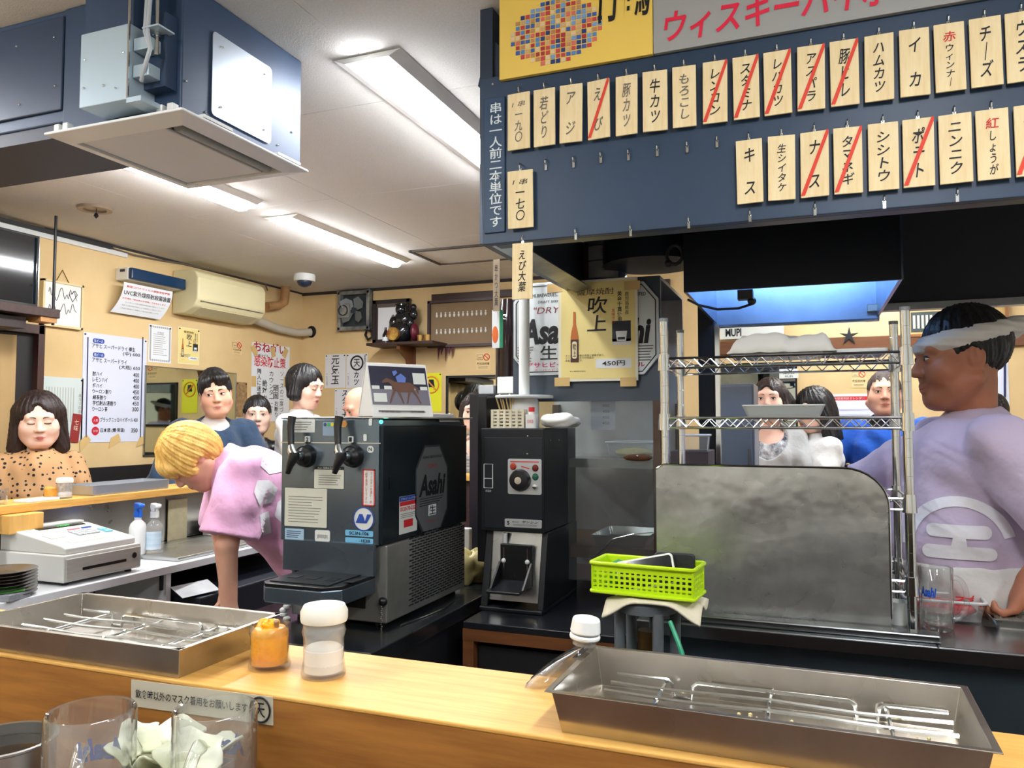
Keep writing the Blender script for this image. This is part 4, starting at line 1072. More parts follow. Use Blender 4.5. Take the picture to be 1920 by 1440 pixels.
b = MB(m); b.tube([(-w_ / 2, -h_ / 2, .002), (w_ / 2, -h_ / 2, .002), (w_ / 2, h_ / 2, .002), (-w_ / 2, h_ / 2, .002)], .0015, n=6, closed=True); b.box((0, -h_ * .1, .002), (w_, .002, .002)); b.build('level_gauge', STK, sw)
text('水位計', sub(m, 0, -h_ * .62, .001), w_ * .7, h_ * .1, STK, sw)
m, w_, h_ = rect_at((947, 972), (1016, 991), Y=WY - .003)
MB(m).prism(rounded(w_, h_, .004), .003).build('maker_plate', M('maker_silver', (190, 192, 190), .4, .3), sw)
text('サンシン', sub(m, w_ * .2, h_ * .18, .0036), w_ * .44, h_ * .3, BLACKINK, sw, bold=.04, shear=.3); text('株式会社', sub(m, -w_ * .2, h_ * .15, .0036), w_ * .18, h_ * .2, BLACKINK, sw)
lines(sub(m, w_ * .08, -h_ * .2), w_ * .7, h_ * .25, 2, GREYINK, sw, .4, z=.0036); text('S', sub(m, -w_ * .4, 0, .0036), w_ * .07, h_ * .5, BLACKINK, sw, bold=.04)
for px, py in ((990, 818), (989, 851)): MB().ball(wf(px, py, .004), .0035, n=8).build('screw', CHROME, sw)
for px, py in ((1032, 825), (1048, 825)): MB().ball(P(px, py, X=xr), .003, n=8).build('screw', CHROME, sw)
a = P(1070, 1100, X=lx1)
m = frame(P(1071, 1097, X=xr), (0, 1, 0), (1, 0, 0)); MB(m).box((0, 0, .001), (.03, .055, .001)).build('side_label', STK, sw); lines(sub(m, 0, 0, -.001), .024, .045, 6, GREYINK, sw, .4)
bx = MB().bb((wf(884, 900).x, WY + .05, wf(890, 1058).z), (xl - .001, yb + .05, P(890, 742, Y=WY + .05).z)).build('black_cabinet_box', BLACKP, bevel=.003); tag(bx, 'narrow black box standing upright left of the sake warmer', 'box')
sw_top = zt; SWX0, SWX1, SWY0, SWY1 = xl, xr, WY, yb
# things on the warmer
t = thing('white_basket', 'white perforated plastic basket holding chopsticks on the sake warmer', 'basket', loc=(wf(935, 790).x, WY + .1, zt))
m0 = Matrix.Translation((wf(932, 790).x + .01, WY + .12, zt))
b = MB(m0); W2, D2, H2 = .055, .05, .062
for s_, ax in ((-1, 0), (1, 0), (-1, 1), (1, 1)):
    for i in range(6):
        u = -1 + 2 * i / 5
        p = (s_ * W2, u * D2) if ax == 0 else (u * W2, s_ * D2)
        b.box((p[0], p[1], H2 / 2), (.009, .009, H2) if True else None)
    for j in range(6):
        z_ = .003 + j * (H2 - .006) / 5
        b.box((s_ * W2, 0, z_), (.004, D2 * 2, .006)) if ax == 0 else b.box((0, s_ * D2, z_), (W2 * 2, .004, .006))
b.box((0, 0, .002), (W2 * 2, D2 * 2, .004)); b.build('basket', M('ivory_plastic', (226, 218, 192), .4), t)
for i in range(6):
    o = MB(m0).cyl((-.03 + i * .008, .01 * math.sin(i * 3), .006), (-.05 + i * .012, -.03, .105 + .01 * math.sin(i * 2)), .003, n=6).build('chopstick', M('chopstick_wood', (220, 190, 136), .6))
    tag(o, 'wooden chopstick leaning in the white basket on the sake warmer', 'chopstick', 'chopsticks in the white basket')
t = thing('pole_stand', 'white stand with a round plate and a tall pole on the sake warmer', 'stand', loc=(wf(985, 790).x, WY + .14, zt))
pc = Vector((P(983, 760, Y=WY + .14).x, WY + .14, zt)); zd = P(985, 747, Y=WY + .14).z
MB().lathe([(0, 0), (.052, 0), (.05, zd - zt - .012), (.046, zd - zt), (0, zd - zt)], Matrix.Translation(pc)).build('drum', WHITEPL, t, smooth=True)
MB().lathe([(0, 0), (.098, 0), (.1, .005), (.098, .01), (0, .01)], Matrix.Translation((pc.x, pc.y, zd)), n=40).build('plate', M('pale_grey_plate', (206, 212, 212), .35), t, smooth=True)
zp = P(985, 480, Y=WY + .14).z
MB().cyl((pc.x, pc.y, zd + .01), (pc.x, pc.y, zp), .0185, n=20).build('pole', WHITEPL, t, smooth=True)
t = thing('seasoning_bottle', 'tiny white bottle with a red cap on the sake warmer', 'bottle', loc=(wf(997, 795).x, WY + .02, zt))
pb = Vector((P(997, 795, Y=WY + .02).x, WY + .02, zt))
MB(Matrix.Translation(pb)).prism(rounded(.036, .026, .007), .045).prism(rounded(.02, .016, .006), .008, z0=.045).build('body', M('milky_plastic', (226, 226, 222), .35), t)
MB(Matrix.Translation(pb)).cyl((0, 0, .053), (0, 0, .068), .0095, n=14).build('cap', M('bright_red_plastic', (214, 44, 44), .4), t)
text('日本酒', frame(pb + Vector((0, -.0135, .022)), (1, 0, 0), (0, -1, 0)), .02, .012, REDINK, t)
def lump(c, r, seed, amp=.25, n=26, flat=.0):
    rr = random.Random(seed); ph_ = [rr.uniform(0, 6.28) for _ in range(9)]; b = MB()
    def fn(u, v):
        th, fi = u * 2 * math.pi, (v - .5) * math.pi
        x, y, z = math.cos(fi) * math.cos(th), math.cos(fi) * math.sin(th), math.sin(fi)
        k_ = 1 + amp * (.5 * math.sin(3 * th + ph_[0] + 2 * z) + .35 * math.sin(5 * x + 4 * y + ph_[1]) + .3 * math.sin(7 * y - 5 * z + ph_[2]) + .2 * math.sin(11 * x + 9 * z + ph_[3]))
        zz = z * r[2] * k_
        return (c[0] + x * r[0] * k_, c[1] + y * r[1] * k_, c[2] + max(zz, -flat) if flat else c[2] + zz)
    b.grid(fn, n, n // 2 + 2, close_u=True); return b
CLOTH = M('white_cloth', (218, 218, 212), .85, bump=(40, .3, .004))
o = lump((P(1052, 785, Y=WY + .1).x, WY + .09, zt + .022), (.062, .06, .026), 4, .22, flat=.02).build('folded_cloth', CLOTH, smooth=True, angle=180); tag(o, 'crumpled white cloth on top of the sake warmer', 'cloth')

o = MB().tube([(-1.10, 1.98, .846), (-1.085, 2.1, .846), (-1.075, 2.2, .847), (-1.09, 2.32, .846)], .0025, n=6).build('thin_wire', CHROME, smooth=True); tag(o, 'thin pale wire lying on the dark bench beside the beer server', 'wire')
# ================================================================== HOOD SIGNS AND MENU TAGS
YS = YH - .014
SIGN_Y = M('sign_yellow', (238, 204, 96), .45)
SIGN_G = M('sign_grey', (158, 160, 158), .45)
t = thing('whisky_banner', 'yellow whisky banner with a round mosaic patch above the menu board', 'banner', loc=(-.55, YS, 2.29))
x0, x1 = P(936, 130, Y=YS).x, P(1224, 100, Y=YS).x; zb = P(936, 150, Y=YS).z
MB().bb((x0, YS, zb), (x1, YH - .001, 2.496)).build('board', SIGN_Y, t, bevel=.0015)
def hx(px, py): return P(px, py, Y=YS - .0006)
# abstract round patch of small red, blue and tan tiles, no figure
rr = random.Random(11)
def mosaic(px0, px1, pxy, cols, nx, ny, name, skew=0.0, keepf=None):
    a = hx(px0, pxy[0]); c = hx(px1, pxy[1])
    for i in range(nx):
        for j in range(ny):
            u, v = (i + .5) / nx, (j + .5) / ny
            if keepf and not keepf(u, v): continue
            w2, h2 = (c.x - a.x) / nx * .86, (a.z - c.z) / ny * .86
            x_ = a.x + (c.x - a.x) * u + skew * (v - .5) * .02; z_ = a.z + (c.z - a.z) * v
            cc = cols[rr.randrange(len(cols))]
            MB().box((x_, YS - .0008, z_), (w2 * rr.uniform(.85, 1), .001, h2 * rr.uniform(.85, 1))).build('mosaic_tile', M('tile_%d_%d_%d' % cc, cc, .5), t)
REDS = [(196, 70, 74), (170, 52, 60), (214, 110, 100)]; BLUES = [(60, 96, 170), (84, 134, 196), (40, 62, 120), (120, 160, 210)]; TANS = [(226, 200, 160), (206, 170, 124), (190, 140, 96)]
mosaic(957, 1130, (16, 104), REDS + BLUES + TANS, 18, 13, 'a', keepf=lambda u, v: (u - .5) ** 2 + (v - .5) ** 2 < .24)
a, c = hx(1112, -55), hx(1222, 26)
text('竹鶴', frame(((a.x + c.x) / 2, YS - .001, (a.z + c.z) / 2), (1, 0, 0), (0, -1, 0)), c.x - a.x, a.z - c.z, BLACKINK, t, bold=.02, shear=.12)
t = thing('highball_banner', 'grey banner with red katakana lettering above the menu board', 'banner', loc=(.5, YS, 2.29))
MB().bb((x1 + .0015, YS, zb), (1.6, YH - .001, 2.496)).build('board', SIGN_G, t, bevel=.0015)
zc_ = (P(1270, 50, Y=YS).z); x_a, x_b = hx(1245, 60).x, hx(1800, 0).x
text('ウィスキーハイボール', frame(((x_a + x_b) / 2, YS - .001, zc_ + .002), (1, 0, 0), (0, -1, 0)), x_b - x_a, .075, M('banner_red', (222, 32, 66), .5), t, bold=.03, shear=.18)
text('はじめよう', frame((hx(1380, 0).x, YS - .001, zc_ + .12), (1, 0, 0), (0, -1, 0)), .3, .075, M('banner_navy', (34, 56, 84), .5), t, bold=.03)

# left strip
t = thing('notice_strip', 'navy strip with white vertical lettering at the left end of the hood', 'sign', loc=(-.73, YS, 1.9))
a, c = P(908, 186, Y=YH - .006), P(946, 434, Y=YH - .006)
MB().bb((a.x, YH - .006, c.z), (c.x, YH, a.z)).build('board', M('strip_navy', (36, 66, 96), .45), t, bevel=.001)
text('串は一人前二本単位です', frame(((a.x + c.x) / 2 + .004, YH - .0065, (a.z + c.z) / 2), (1, 0, 0), (0, -1, 0)), (c.x - a.x) * .62, (a.z - c.z) * .92, M('strip_white', (216, 228, 232), .5), t, vertical=True, bold=.02)

GREYBR = M('faded_brush_ink', (112, 106, 96), .6)
def hook(parent, p, inv=None):
    b = MB()
    b.tube([p + Vector((0, .012, .006)), p + Vector((0, 0, .006)), p + Vector((0, -.006, .0)), p + Vector((0, -.004, -.006)), p + Vector((0, -.001, -.008))], .0014, n=6)
    b.box(p + Vector((0, .003, -.014)), (.006, .003, .016))
    return b.build('hook', CHROME, parent)
r1 = dict(zt=P(1206, 137, Y=YS).z, zb=P(1206, 249, Y=YS).z)
r2 = dict(zt=P(1439, 258, Y=YS).z, zb=P(1439, 378, Y=YS).z)
ROW1 = [(952, 994, '1串|一九〇', 0, 1), (1001, 1041, '若どり', 0, 1), (1050, 1092, 'ア ジ', 0, 1), (1102, 1144, 'え び', 1, 1), (1155, 1196, '豚カツ', 0, 1), (1206, 1252, '牛カツ', 0, 0), (1262, 1306, 'もろこし', 0, 1),
        (1319, 1365, 'レンコン', 1, 0), (1376, 1425, 'スタミナ', 1, 0), (1434, 1486, 'レバカツ', 1, 0), (1497, 1549, 'アスパラ', 1, 0), (1559, 1613, '豚ヒレ', 1, 0), (1624, 1679, 'ハムカツ', 0, 0), (1690, 1747, 'イ カ', 0, 0),
        (1756, 1814, '赤|ウィンナ｜', 0, 0), (1823, 1884, 'チ｜ズ', 0, 0), (1891, 1954, 'ウズラ', 0, 0)]
ROW2 = [(1380, 1429, 'キ ス', 0, 0), (1439, 1490, '生シイタケ', 0, 0), (1500, 1553, 'ナ ス', 1, 0), (1562, 1616, 'タマネギ', 1, 0), (1627, 1684, 'シシトウ', 0, 0), (1692, 1751, 'ポテト', 1, 0), (1760, 1822, 'ニンニク', 0, 0), (1830, 1892, '紅|しょうが', 0, 0), (1902, 1964, 'チクワ', 1, 0)]
trr = random.Random(3)
ROMAJI = {'1串|一九〇': 'one skewer one ninety', '若どり': 'wakadori', 'ア ジ': 'aji', 'え び': 'ebi', '豚カツ': 'pork katsu', '牛カツ': 'beef katsu', 'もろこし': 'morokoshi', 'レンコン': 'renkon', 'スタミナ': 'sutamina', 'レバカツ': 'reba katsu', 'アスパラ': 'asupara', '豚ヒレ': 'pork hire', 'ハムカツ': 'hamu katsu', 'イ カ': 'ika', '赤|ウィンナ｜': 'aka winna in red and black', 'チ｜ズ': 'chizu', 'ウズラ': 'uzura', 'キ ス': 'kisu', '生シイタケ': 'nama shiitake', 'ナ ス': 'nasu', 'タマネギ': 'tamanegi', 'シシトウ': 'shishito', 'ポテト': 'poteto', 'ニンニク': 'ninniku', '紅|しょうが': 'beni shoga in red and black', 'チクワ': 'chikuwa', '1串|一七〇': 'one skewer one seventy', 'えび大葉': 'ebi oba'}
def menu_tag(pxa, pxb, s, crossed, grey, zt, zb, row, ytag=YS):
    xa, xb = P(pxa, 250, Y=ytag).x, P(pxb, 250, Y=ytag).x
    w_, h_ = (xb - xa), zt - zb
    plain = ROMAJI[s]
    lb = 'wooden menu tag reading %s%s, %s' % (plain, ' with a red stroke' if crossed else '', row)
    c = Vector(((xa + xb) / 2, ytag, (zt + zb) / 2))
    m = frame(c, (1, 0, 0), (0, -1, 0)) @ Matrix.Rotation(trr.uniform(-.09, .09), 4, 'Y') @ Matrix.Rotation(trr.uniform(-.012, .012), 4, 'Z')
    t = thing('menu_tag', lb, 'menu tag', loc=(c.x, c.y, zb), group='wooden menu tags on the hood')
    MB(m).prism([(-w_ / 2, -h_ / 2), (w_ / 2, -h_ / 2), (w_ / 2, h_ / 2), (-w_ / 2, h_ / 2)], .005, z0=-.0025).build('board', TAG, t, bevel=.0006, seg=1)
    hook(t, m @ Vector((0, h_ / 2 + .012, 0)))
    ink = GREYBR if grey else BLACKINK
    fm = sub(m, 0, 0, .0026)
    parts = s.split('|')
    if len(parts) == 2:
        red = parts[0] in ('赤', '紅')
        if red:
            text(parts[0], sub(fm, 0, h_ * .3), w_ * .42, w_ * .38, REDINK, t, bold=.02, shear=.1)
        else:
            text('1 串', sub(fm, 0, h_ * .3), w_ * .6, h_ * .1, ink, t, shear=.2)
        text(parts[1], sub(fm, 0, -h_ * .12), w_ * (.28 if red else .36), h_ * (.62 if red else .5), ink, t, vertical=True, bold=.01, shear=.15)
    else:
        n = len(s); hh = min(.82, .27 * n)
        text(s, sub(fm, .0, 0), w_ * (.42 if n < 5 else .34), h_ * hh * (.9 if n > 2 else 1), ink, t, vertical=True, bold=.012, shear=.18)
    if crossed:
        b = MB(sub(fm, 0, 0, .001)); d = w_ * .075
        b.prism([(-w_ * .5, -h_ * .47), (-w_ * .5 + d * 2, -h_ * .47), (w_ * .5, h_ * .44), (w_ * .5, h_ * .5), (w_ * .5 - d, h_ * .5)], .0004)
        b.build('red_stroke', M('red_marker', (222, 66, 46), .6), t)
for r in ROW1: menu_tag(*r, r1['zt'], r1['zb'], 'upper row')
for r in ROW2: menu_tag(*r, r2['zt'], r2['zb'], 'lower row')
menu_tag(953, 999, '1串|一七〇', 0, 0, P(975, 320, Y=YS).z, P(975, 428, Y=YS).z, 'beside the navy strip')
menu_tag(961, 998, 'えび大葉', 0, 0, P(980, 456, Y=YS - .02).z, P(980, 561, Y=YS - .02).z, 'hanging below the hood edge', YS - .02)
for px, py in ((1023, 302), (1075, 297), (1126, 288), (1178, 283), (1232, 275), (1288, 268), (1344, 258), (1079, 432), (1182, 425), (1291, 410), (1406, 397), (1528, 384), (1658, 371), (1795, 358)):
    hook(h, P(px, py, Y=YH - .006))
MB().ball(P(924, 158, Y=YH), .004, n=8).build('rivet', CHROME, h)
# green-edged cards and calligraphy strip hanging behind the left hood corner
t = thing('hanging_strip', 'narrow calligraphy strip hanging behind the left end of the hood', 'sign', loc=P(931, 585, Y=2.45))
m, w_, h_ = rect_at((925, 487), (937, 583), Y=2.45)
MB(m).box((0, 0, 0), (w_, h_, .004)).build('strip', M('strip_wood', (150, 132, 110), .6), t); text('串かつ大葉', sub(m, 0, 0, .0025), w_ * .55, h_ * .8, BLACKINK, t, vertical=True)
t = thing('green_edged_card', 'white card with a green edge hanging left of the beer sign', 'card', loc=P(931, 655, Y=2.47))
m, w_, h_ = rect_at((923, 582), (943, 652), Y=2.47)
MB(m).box((-w_ * .15, 0, 0), (w_ * .7, h_, .004)).build('card', WHITEP, t); MB(m).box((w_ * .35, 0, 0), (w_ * .3, h_, .005)).build('edge', M('green_edge', (20, 130, 90), .5), t)
MB(sub(m, -w_ * .2, -h_ * .15, .002)).ball((0, 0, 0), (.012, .03, .0008), n=12).build('orange_mark', M('orange_print', (220, 110, 50), .6), t)
zl_ = P(920, 738, Y=3.2).z; hb_ = P(953, 562, Y=3.3).z - zl_
pb = Vector((P(953, 700, Y=3.3).x, 3.3, zl_))
t = thing('dark_bottle', 'large dark bottle-shaped jar behind the green-edged card', 'jar', loc=pb)
MB().lathe([(0, 0), (.05, 0), (.058, .03), (.058, hb_ * .68), (.045, hb_ * .85), (.034, hb_), (.0, hb_)], Matrix.Translation(pb)).build('body', M('dark_brown_glass', (30, 20, 20), .12), t, smooth=True)
text('で', frame(pb + Vector((0, -.06, hb_ * .8)), (1, 0, 0), (0, -1, 0)), .035, .024, STK, t, bold=.03)

# ================================================================== STEEL CABINET WITH THE BEER SIGN
YC = 2.6
cx0, cx1 = P(962, 620, Y=YC).x, P(1240, 800, Y=YC).x
cz = P(1050, 529, Y=YC).z
cb_ = thing('steel_cabinet', 'tall stainless cabinet with a clear front panel carrying the beer sign', 'cabinet', loc=((cx0 + cx1) / 2, 2.85, WT))
RUSTY = M('rust_stained_steel', (96, 86, 78), .45, .6, noise=(4, .6), rgb2=(74, 46, 30))
def cq(px, py): return P(px, py, Y=YC)
MB().bb((cx0, YC, cz - .42), (cx1, YC + .02, cz)).build('upper_front', M('cabinet_dark_steel', (70, 78, 88), .4, .5), cb_)
MB().bb((cx0, YC + .02, cz - .012), (cx1, 3.1, cz)).build('top', M('cabinet_dark_steel'), cb_)
MB().bb((cx0, 3.08, WT), (cx1, 3.1, cz - .012)).build('back_panel', M('cabinet_back_steel', (190, 192, 190), .45, .4, noise=(3, .4)), cb_)
for xx in (cx0, cx1 - .028):
    MB().bb((xx, YC, WT), (xx + .028, YC + .03, cz - .42)).build('post', RUSTY, cb_, bevel=.002)
    MB().bb((xx, 3.05, WT), (xx + .028, 3.08, cz - .42)).build('post', RUSTY, cb_, bevel=.002)
zs1 = cq(1150, 862).z; zs2 = cq(1150, 1030).z
MB().bb((cx0 + .029, YC + .031, zs1 - .03), (cx1 - .029, 3.05, zs1)).build('shelf', STEELD, cb_)
MB().bb((cx0 + .029, YC + .031, zs2 - .04), (cx1 - .029, 3.05, zs2)).build('shelf', M('rusty_shelf', (112, 76, 48), .5, .3, noise=(5, .5)), cb_)
MB().bb((cx0 + .029, YC + .03, zs1 - .005), (cx0 + .05, YC + .05, cz - .42)).build('mullion', M('beige_strip', (190, 170, 130), .5), cb_)
MB().bb((cx0 + .029, YC + .012, WT + .03), (cx1 - .029, YC + .016, zs1 + .26)).build('clear_panel', thin_glass('greasy_acrylic', (232, 236, 236), .05, .9, .1), cb_)
MB().ball(cq(1196, 858) + Vector((0, -.002, 0)), (.05, .006, .012), n=14).build('rust_patch', M('rust', (96, 56, 26), .8, noise=(20, .5)), cb_, smooth=True)
MB().ball(cq(1196, 855) + Vector((0, -.008, 0)), .005, n=8).build('bolt', CHROME, cb_)
MB().tube([cq(1115, 1045) + Vector((0, -.01, 0)), cq(1150, 1010) + Vector((0, -.012, 0)), cq(1190, 1000) + Vector((0, -.01, 0)), cq(1225, 998) + Vector((0, -.005, 0))], .002, n=6).build('wire', CHROME, cb_)
# things in the cabinet
def tub(label, c, w_, d_, h_, fillmat, name='plastic_tub', cat='tub', zf=.55):
    t = thing(name, label, cat, loc=c)
    m = Matrix.Translation(Vector(c)); b = MB(m)
    def wall(u, v):
        pts = rounded(1, 1, .15, 4); n_ = len(pts); p = pts[int(round(u * n_)) % n_]
        k_ = .9 + .1 * v
        return (p[0] * w_ * k_, p[1] * d_ * k_, .002 + v * (h_ - .002))
    n_ = len(rounded(1, 1, .15, 4))
    b.grid(wall, n_, 4, close_u=True); b.prism([(x * w_ * .9, y * d_ * .9) for x, y in rounded(1, 1, .15, 4)], .003)
    b.build('tub', FROST, t, smooth=True)
    b = MB(m); pr = [(x * w_ * 1.02, y * d_ * 1.02, h_) for x, y in rounded(1, 1, .15, 4)]
    b.tube(pr, .004, n=6, closed=True); b.build('rim', WHITEPL, t, smooth=True)
    if fillmat: lump((c[0], c[1], c[2] + h_ * zf * .55), (w_ * .41, d_ * .41, h_ * zf * .55), 8, .12, flat=h_ * zf * .5).build('contents', fillmat, t, smooth=True, angle=180)
    return t
NOOD = M('yellow_food', (222, 202, 120), .7, bump=(90, .8, .006), noise=(60, .25))
a = P(1187, 845, Y=YC + .2); tub('clear tub of yellow shredded food on the cabinet shelf', (a.x, YC + .22, zs1), .17, .2, .055, NOOD)
t, m, w_, h_ = wpaper('cut_price_sheet', 'torn price sheet with numbers behind the clear cabinet panel', 'price list', (1108, 733, 1154, 806), M('cool_white_paper'), Y=YC + .1, pins=False)
for i, s in enumerate(('400', '400', '400', '450', '450', '450')): text(s, sub(m, w_ * .12, h_ * (.42 - i * .15), .0025), w_ * .28, h_ * .07, GREYINK, t)
def metal_tray(label, c, w_, d_, h_, mat=None, cloth=False, name='metal_tray', flare=1.12, rim=.006, wall=.0016, rotz=0.0, cat='tray', group=None):
    "open rectangular tray with flared walls and rolled rim"
    t = thing(name, label, cat, loc=c, rotz=rotz, group=group)
    m = WM[t]; b = MB(m); mat = mat or STEEL
    pts = rounded(1, 1, .06, 4); n_ = len(pts)
    k0 = 1 / flare
    def ring(k_, z): return [(p[0] * (w_ - (1 - k_) * min(w_, d_)), p[1] * (d_ - (1 - k_) * min(w_, d_)), z) for p in pts]
    rs = [ring(k0, .0), ring(k0 * 1.0 + .02, .004), ring(1 - .012, h_), ring(1 + .012, h_), ring(1 + .012, h_ - .003), ring(1 - .0, h_ - .003), ring(k0 + .025, .0045), ring(k0, .003)]
    vs = [v for r in rs for v in r]; fs = []
    for j in range(len(rs) - 1):
        for i in range(n_): fs.append((j * n_ + i, j * n_ + (i + 1) % n_, (j + 1) * n_ + (i + 1) % n_, (j + 1) * n_ + i))
    # order rings: outer bottom -> outer top -> rim -> inner; close floors
    fs.append(tuple(range(n_ - 1, -1, -1))); fs.append(tuple((len(rs) - 1) * n_ + i for i in range(n_)))
    rs2 = rs
    b.add(vs, fs); b.build('tray', mat, t, smooth=True, angle=30)
    return t
a = P(1170, 1000, Y=YC + .15)
metal_tray('shallow steel tray on the rusty cabinet shelf behind the clear panel', (a.x, YC + .2, zs2), .2, .26, .035)
# beer sign
for q0, q1, lb in ((965, 1100, 'left octagonal silver beer sign on the steel cabinet, half covered by the shochu poster'), (1102, 1237, 'right octagonal silver beer sign on the steel cabinet, half covered by the shochu poster')):
    m, w_, h_ = rect_at((q0, 535), (q1, 702), Y=YC)
    sg = thing('beer_sign', lb, 'sign', loc=m.translation - Vector((0, 0, h_ / 2)))
    m = sub(m, 0, 0, .0005)
    MB(m).prism(oct_(w_, h_, w_ * .2), .012).build('plate', M('sign_silver', (196, 202, 204), .3, .3), sg, bevel=.002)
    b = MB(sub(m, 0, 0, .0125)); pp = oct_(w_ * .92, h_ * .93, w_ * .185); b.tube([(x, y, 0) for x, y in pp], .0018, n=6, closed=True); b.build('border_line', BLACKINK, sg)
    f_ = sub(m, 0, 0, .0125)
    text('Asahi', sub(f_, 0, -h_ * .03), w_ * .8, h_ * .28, BLACKINK, sg, bold=.04, shear=.2)
    text('ASAHI BREWERIES, LIMITED', sub(f_, 0, h_ * .36), w_ * .66, h_ * .045, BLACKINK, sg, bold=.01); text('DRAFT BEER', sub(f_, 0, h_ * .29), w_ * .3, h_ * .025, BLACKINK, sg)
    text('"DRY"', sub(f_, 0, h_ * .2), w_ * .42, h_ * .07, M('dark_red_print', (130, 44, 48), .5), sg, shear=.2)
    for sx in (-1, 1): lines(sub(f_, sx * w_ * .32, -h_ * .27, -.002), w_ * .24, h_ * .18, 6, GREYINK, sg, .4)
    text('生', sub(f_, 0, -h_ * .26), w_ * .24, h_ * .15, BLACKINK, sg, bold=.04)
    text('アサヒビール', sub(f_, 0, -h_ * .39), w_ * .62, h_ * .055, M('magenta_print', (200, 40, 90), .5), sg, bold=.03); text('スーパードライ', sub(f_, 0, -h_ * .445), w_ * .4, h_ * .026, M('magenta_print'), sg)
t, m, w_, h_ = wpaper('shochu_poster', 'large amber shochu poster taped over the beer sign', 'poster', (1047, 529, 1197, 713), M('poster_white', (232, 226, 206), .5), Y=YC - .018, pins=False)
shochu(t, m, w_, h_, True)
for px, py, r in ((1040, 540, 0), (1185, 535, 0), (1054, 716, 0), (1178, 716, 0)):
    MB(frame(P(px, py, Y=YC - .021), (1, 0, 0), (0, -1, 0))).box((0, 0, 0), (.055, .03, .0008), Matrix.Rotation(r, 4, 'Z')).build('tape', TAPE, t)
# canister on the cabinet
t = thing('steel_canister', 'round steel canister with printed instructions on top of the cabinet', 'canister', loc=(P(1127, 520, Y=YC + .1).x, YC + .12, cz))
pc = Vector((P(1127, 500, Y=YC + .05).x, YC + .1, cz)); r_ = (P(1168, 500, Y=YC + .1) - P(1087, 500, Y=YC + .1)).length / 2; hc = P(1127, 447, Y=YC + .02).z - cz
MB().lathe([(0, 0), (r_, 0), (r_, hc), (r_ * .97, hc + .004), (0, hc + .004)], Matrix.Translation(pc)).build('can', M('can_steel', (120, 122, 126), .3, .85), t, smooth=True)
def arc(a0, a1, z0, z1, mat, name, rr_=1.008):
    b = MB(Matrix.Translation(pc)); b.grid(lambda u, v: (r_ * rr_ * math.cos(a0 + (a1 - a0) * u), r_ * rr_ * math.sin(a0 + (a1 - a0) * u), z0 + (z1 - z0) * v), 14, 2); return b.build(name, mat, t)
arc(-2.1, -.7, hc * .08, hc * .86, M('grey_label', (150, 150, 150), .5), 'label'); arc(-2.75, -2.2, hc * .05, hc * .95, M('label_red', (120, 52, 56), .5), 'red_band')
for zz in (.5, .86): arc(-2.1, -.7, hc * zz - .003, hc * zz, BLACKINK, 'label_rule', 1.015)
for zz in (.25, .3, .35, .62, .68, .74): arc(-1.45, -.85, hc * zz - .002, hc * zz + .001, GREYINK, 'label_line', 1.015)

# ================================================================== WIRE RACK
rk = thing('wire_rack', 'chrome wire shelving rack on the steel worktop', 'rack', loc=(-.08, 2.2, KW))
rx0, rx1, ry0, ry1 = -.366, .213, 2.08, 2.36
for x_, y_ in ((rx0, ry0), (rx1, ry0), (rx0, ry1), (rx1, ry1)):
    ps = MB().cyl((x_, y_, KW), (x_, y_, 1.69), .0112, n=16).build('post', CHROME, rk, smooth=True)
    b = MB()
    for z_ in np.arange(KW + .05, 1.68, .045): b.lathe([(.0111, -.0006), (.0115, 0), (.0111, .0006)], Matrix.Translation((x_, y_, z_)), n=12)
    b.build('grooves', CHROME, ps, kind='stuff')
    MB().cyl((x_, y_, 1.69), (x_, y_, 1.699), .012, n=14).build('cap', GREYPL, ps)
for zs in (1.591, 1.433, 1.239, 1.045):
    sh_ = MB()
    for y_ in (ry0, ry1):
        sh_.tube([(rx0, y_, zs), (rx1, y_, zs)], .0035, n=8)
    for x_ in (rx0, rx1):
        sh_.tube([(x_, ry0, zs), (x_, ry1, zs)], .0035, n=8)
    fr = sh_.build('shelf_frame', CHROME, rk, smooth=True)
    lo = MB()
    for y_ in (ry0, ry1): lo.tube([(rx0, y_, zs - .026), (rx1, y_, zs - .026)], .003, n=8)
    for x_ in (rx0, rx1): lo.tube([(x_, ry0, zs - .026), (x_, ry1, zs - .026)], .003, n=8)
    lo.build('lower_rail', CHROME, fr, smooth=True)
    for y_ in (ry0, ry1):
        zg = [(rx0 + .015 + i * (rx1 - rx0 - .03) / 26, y_, zs - (.002 if i % 2 else .024)) for i in range(27)]
        MB().tube(zg, .0022, n=6).build('zigzag_wire', CHROME, fr)
    for i in range(12):
        x_ = rx0 + (i + 1) * (rx1 - rx0) / 13
        MB().tube([(x_, ry0, zs), (x_, ry1, zs)], .0018, n=5).build('deck_wire', CHROME, fr)
    for x_, y_ in ((rx0, ry0), (rx1, ry0), (rx0, ry1), (rx1, ry1)):
        MB().cyl((x_, y_, zs - .032), (x_, y_, zs + .011), .0165, .0148, n=16).build('collar', CHROME, fr, smooth=True)
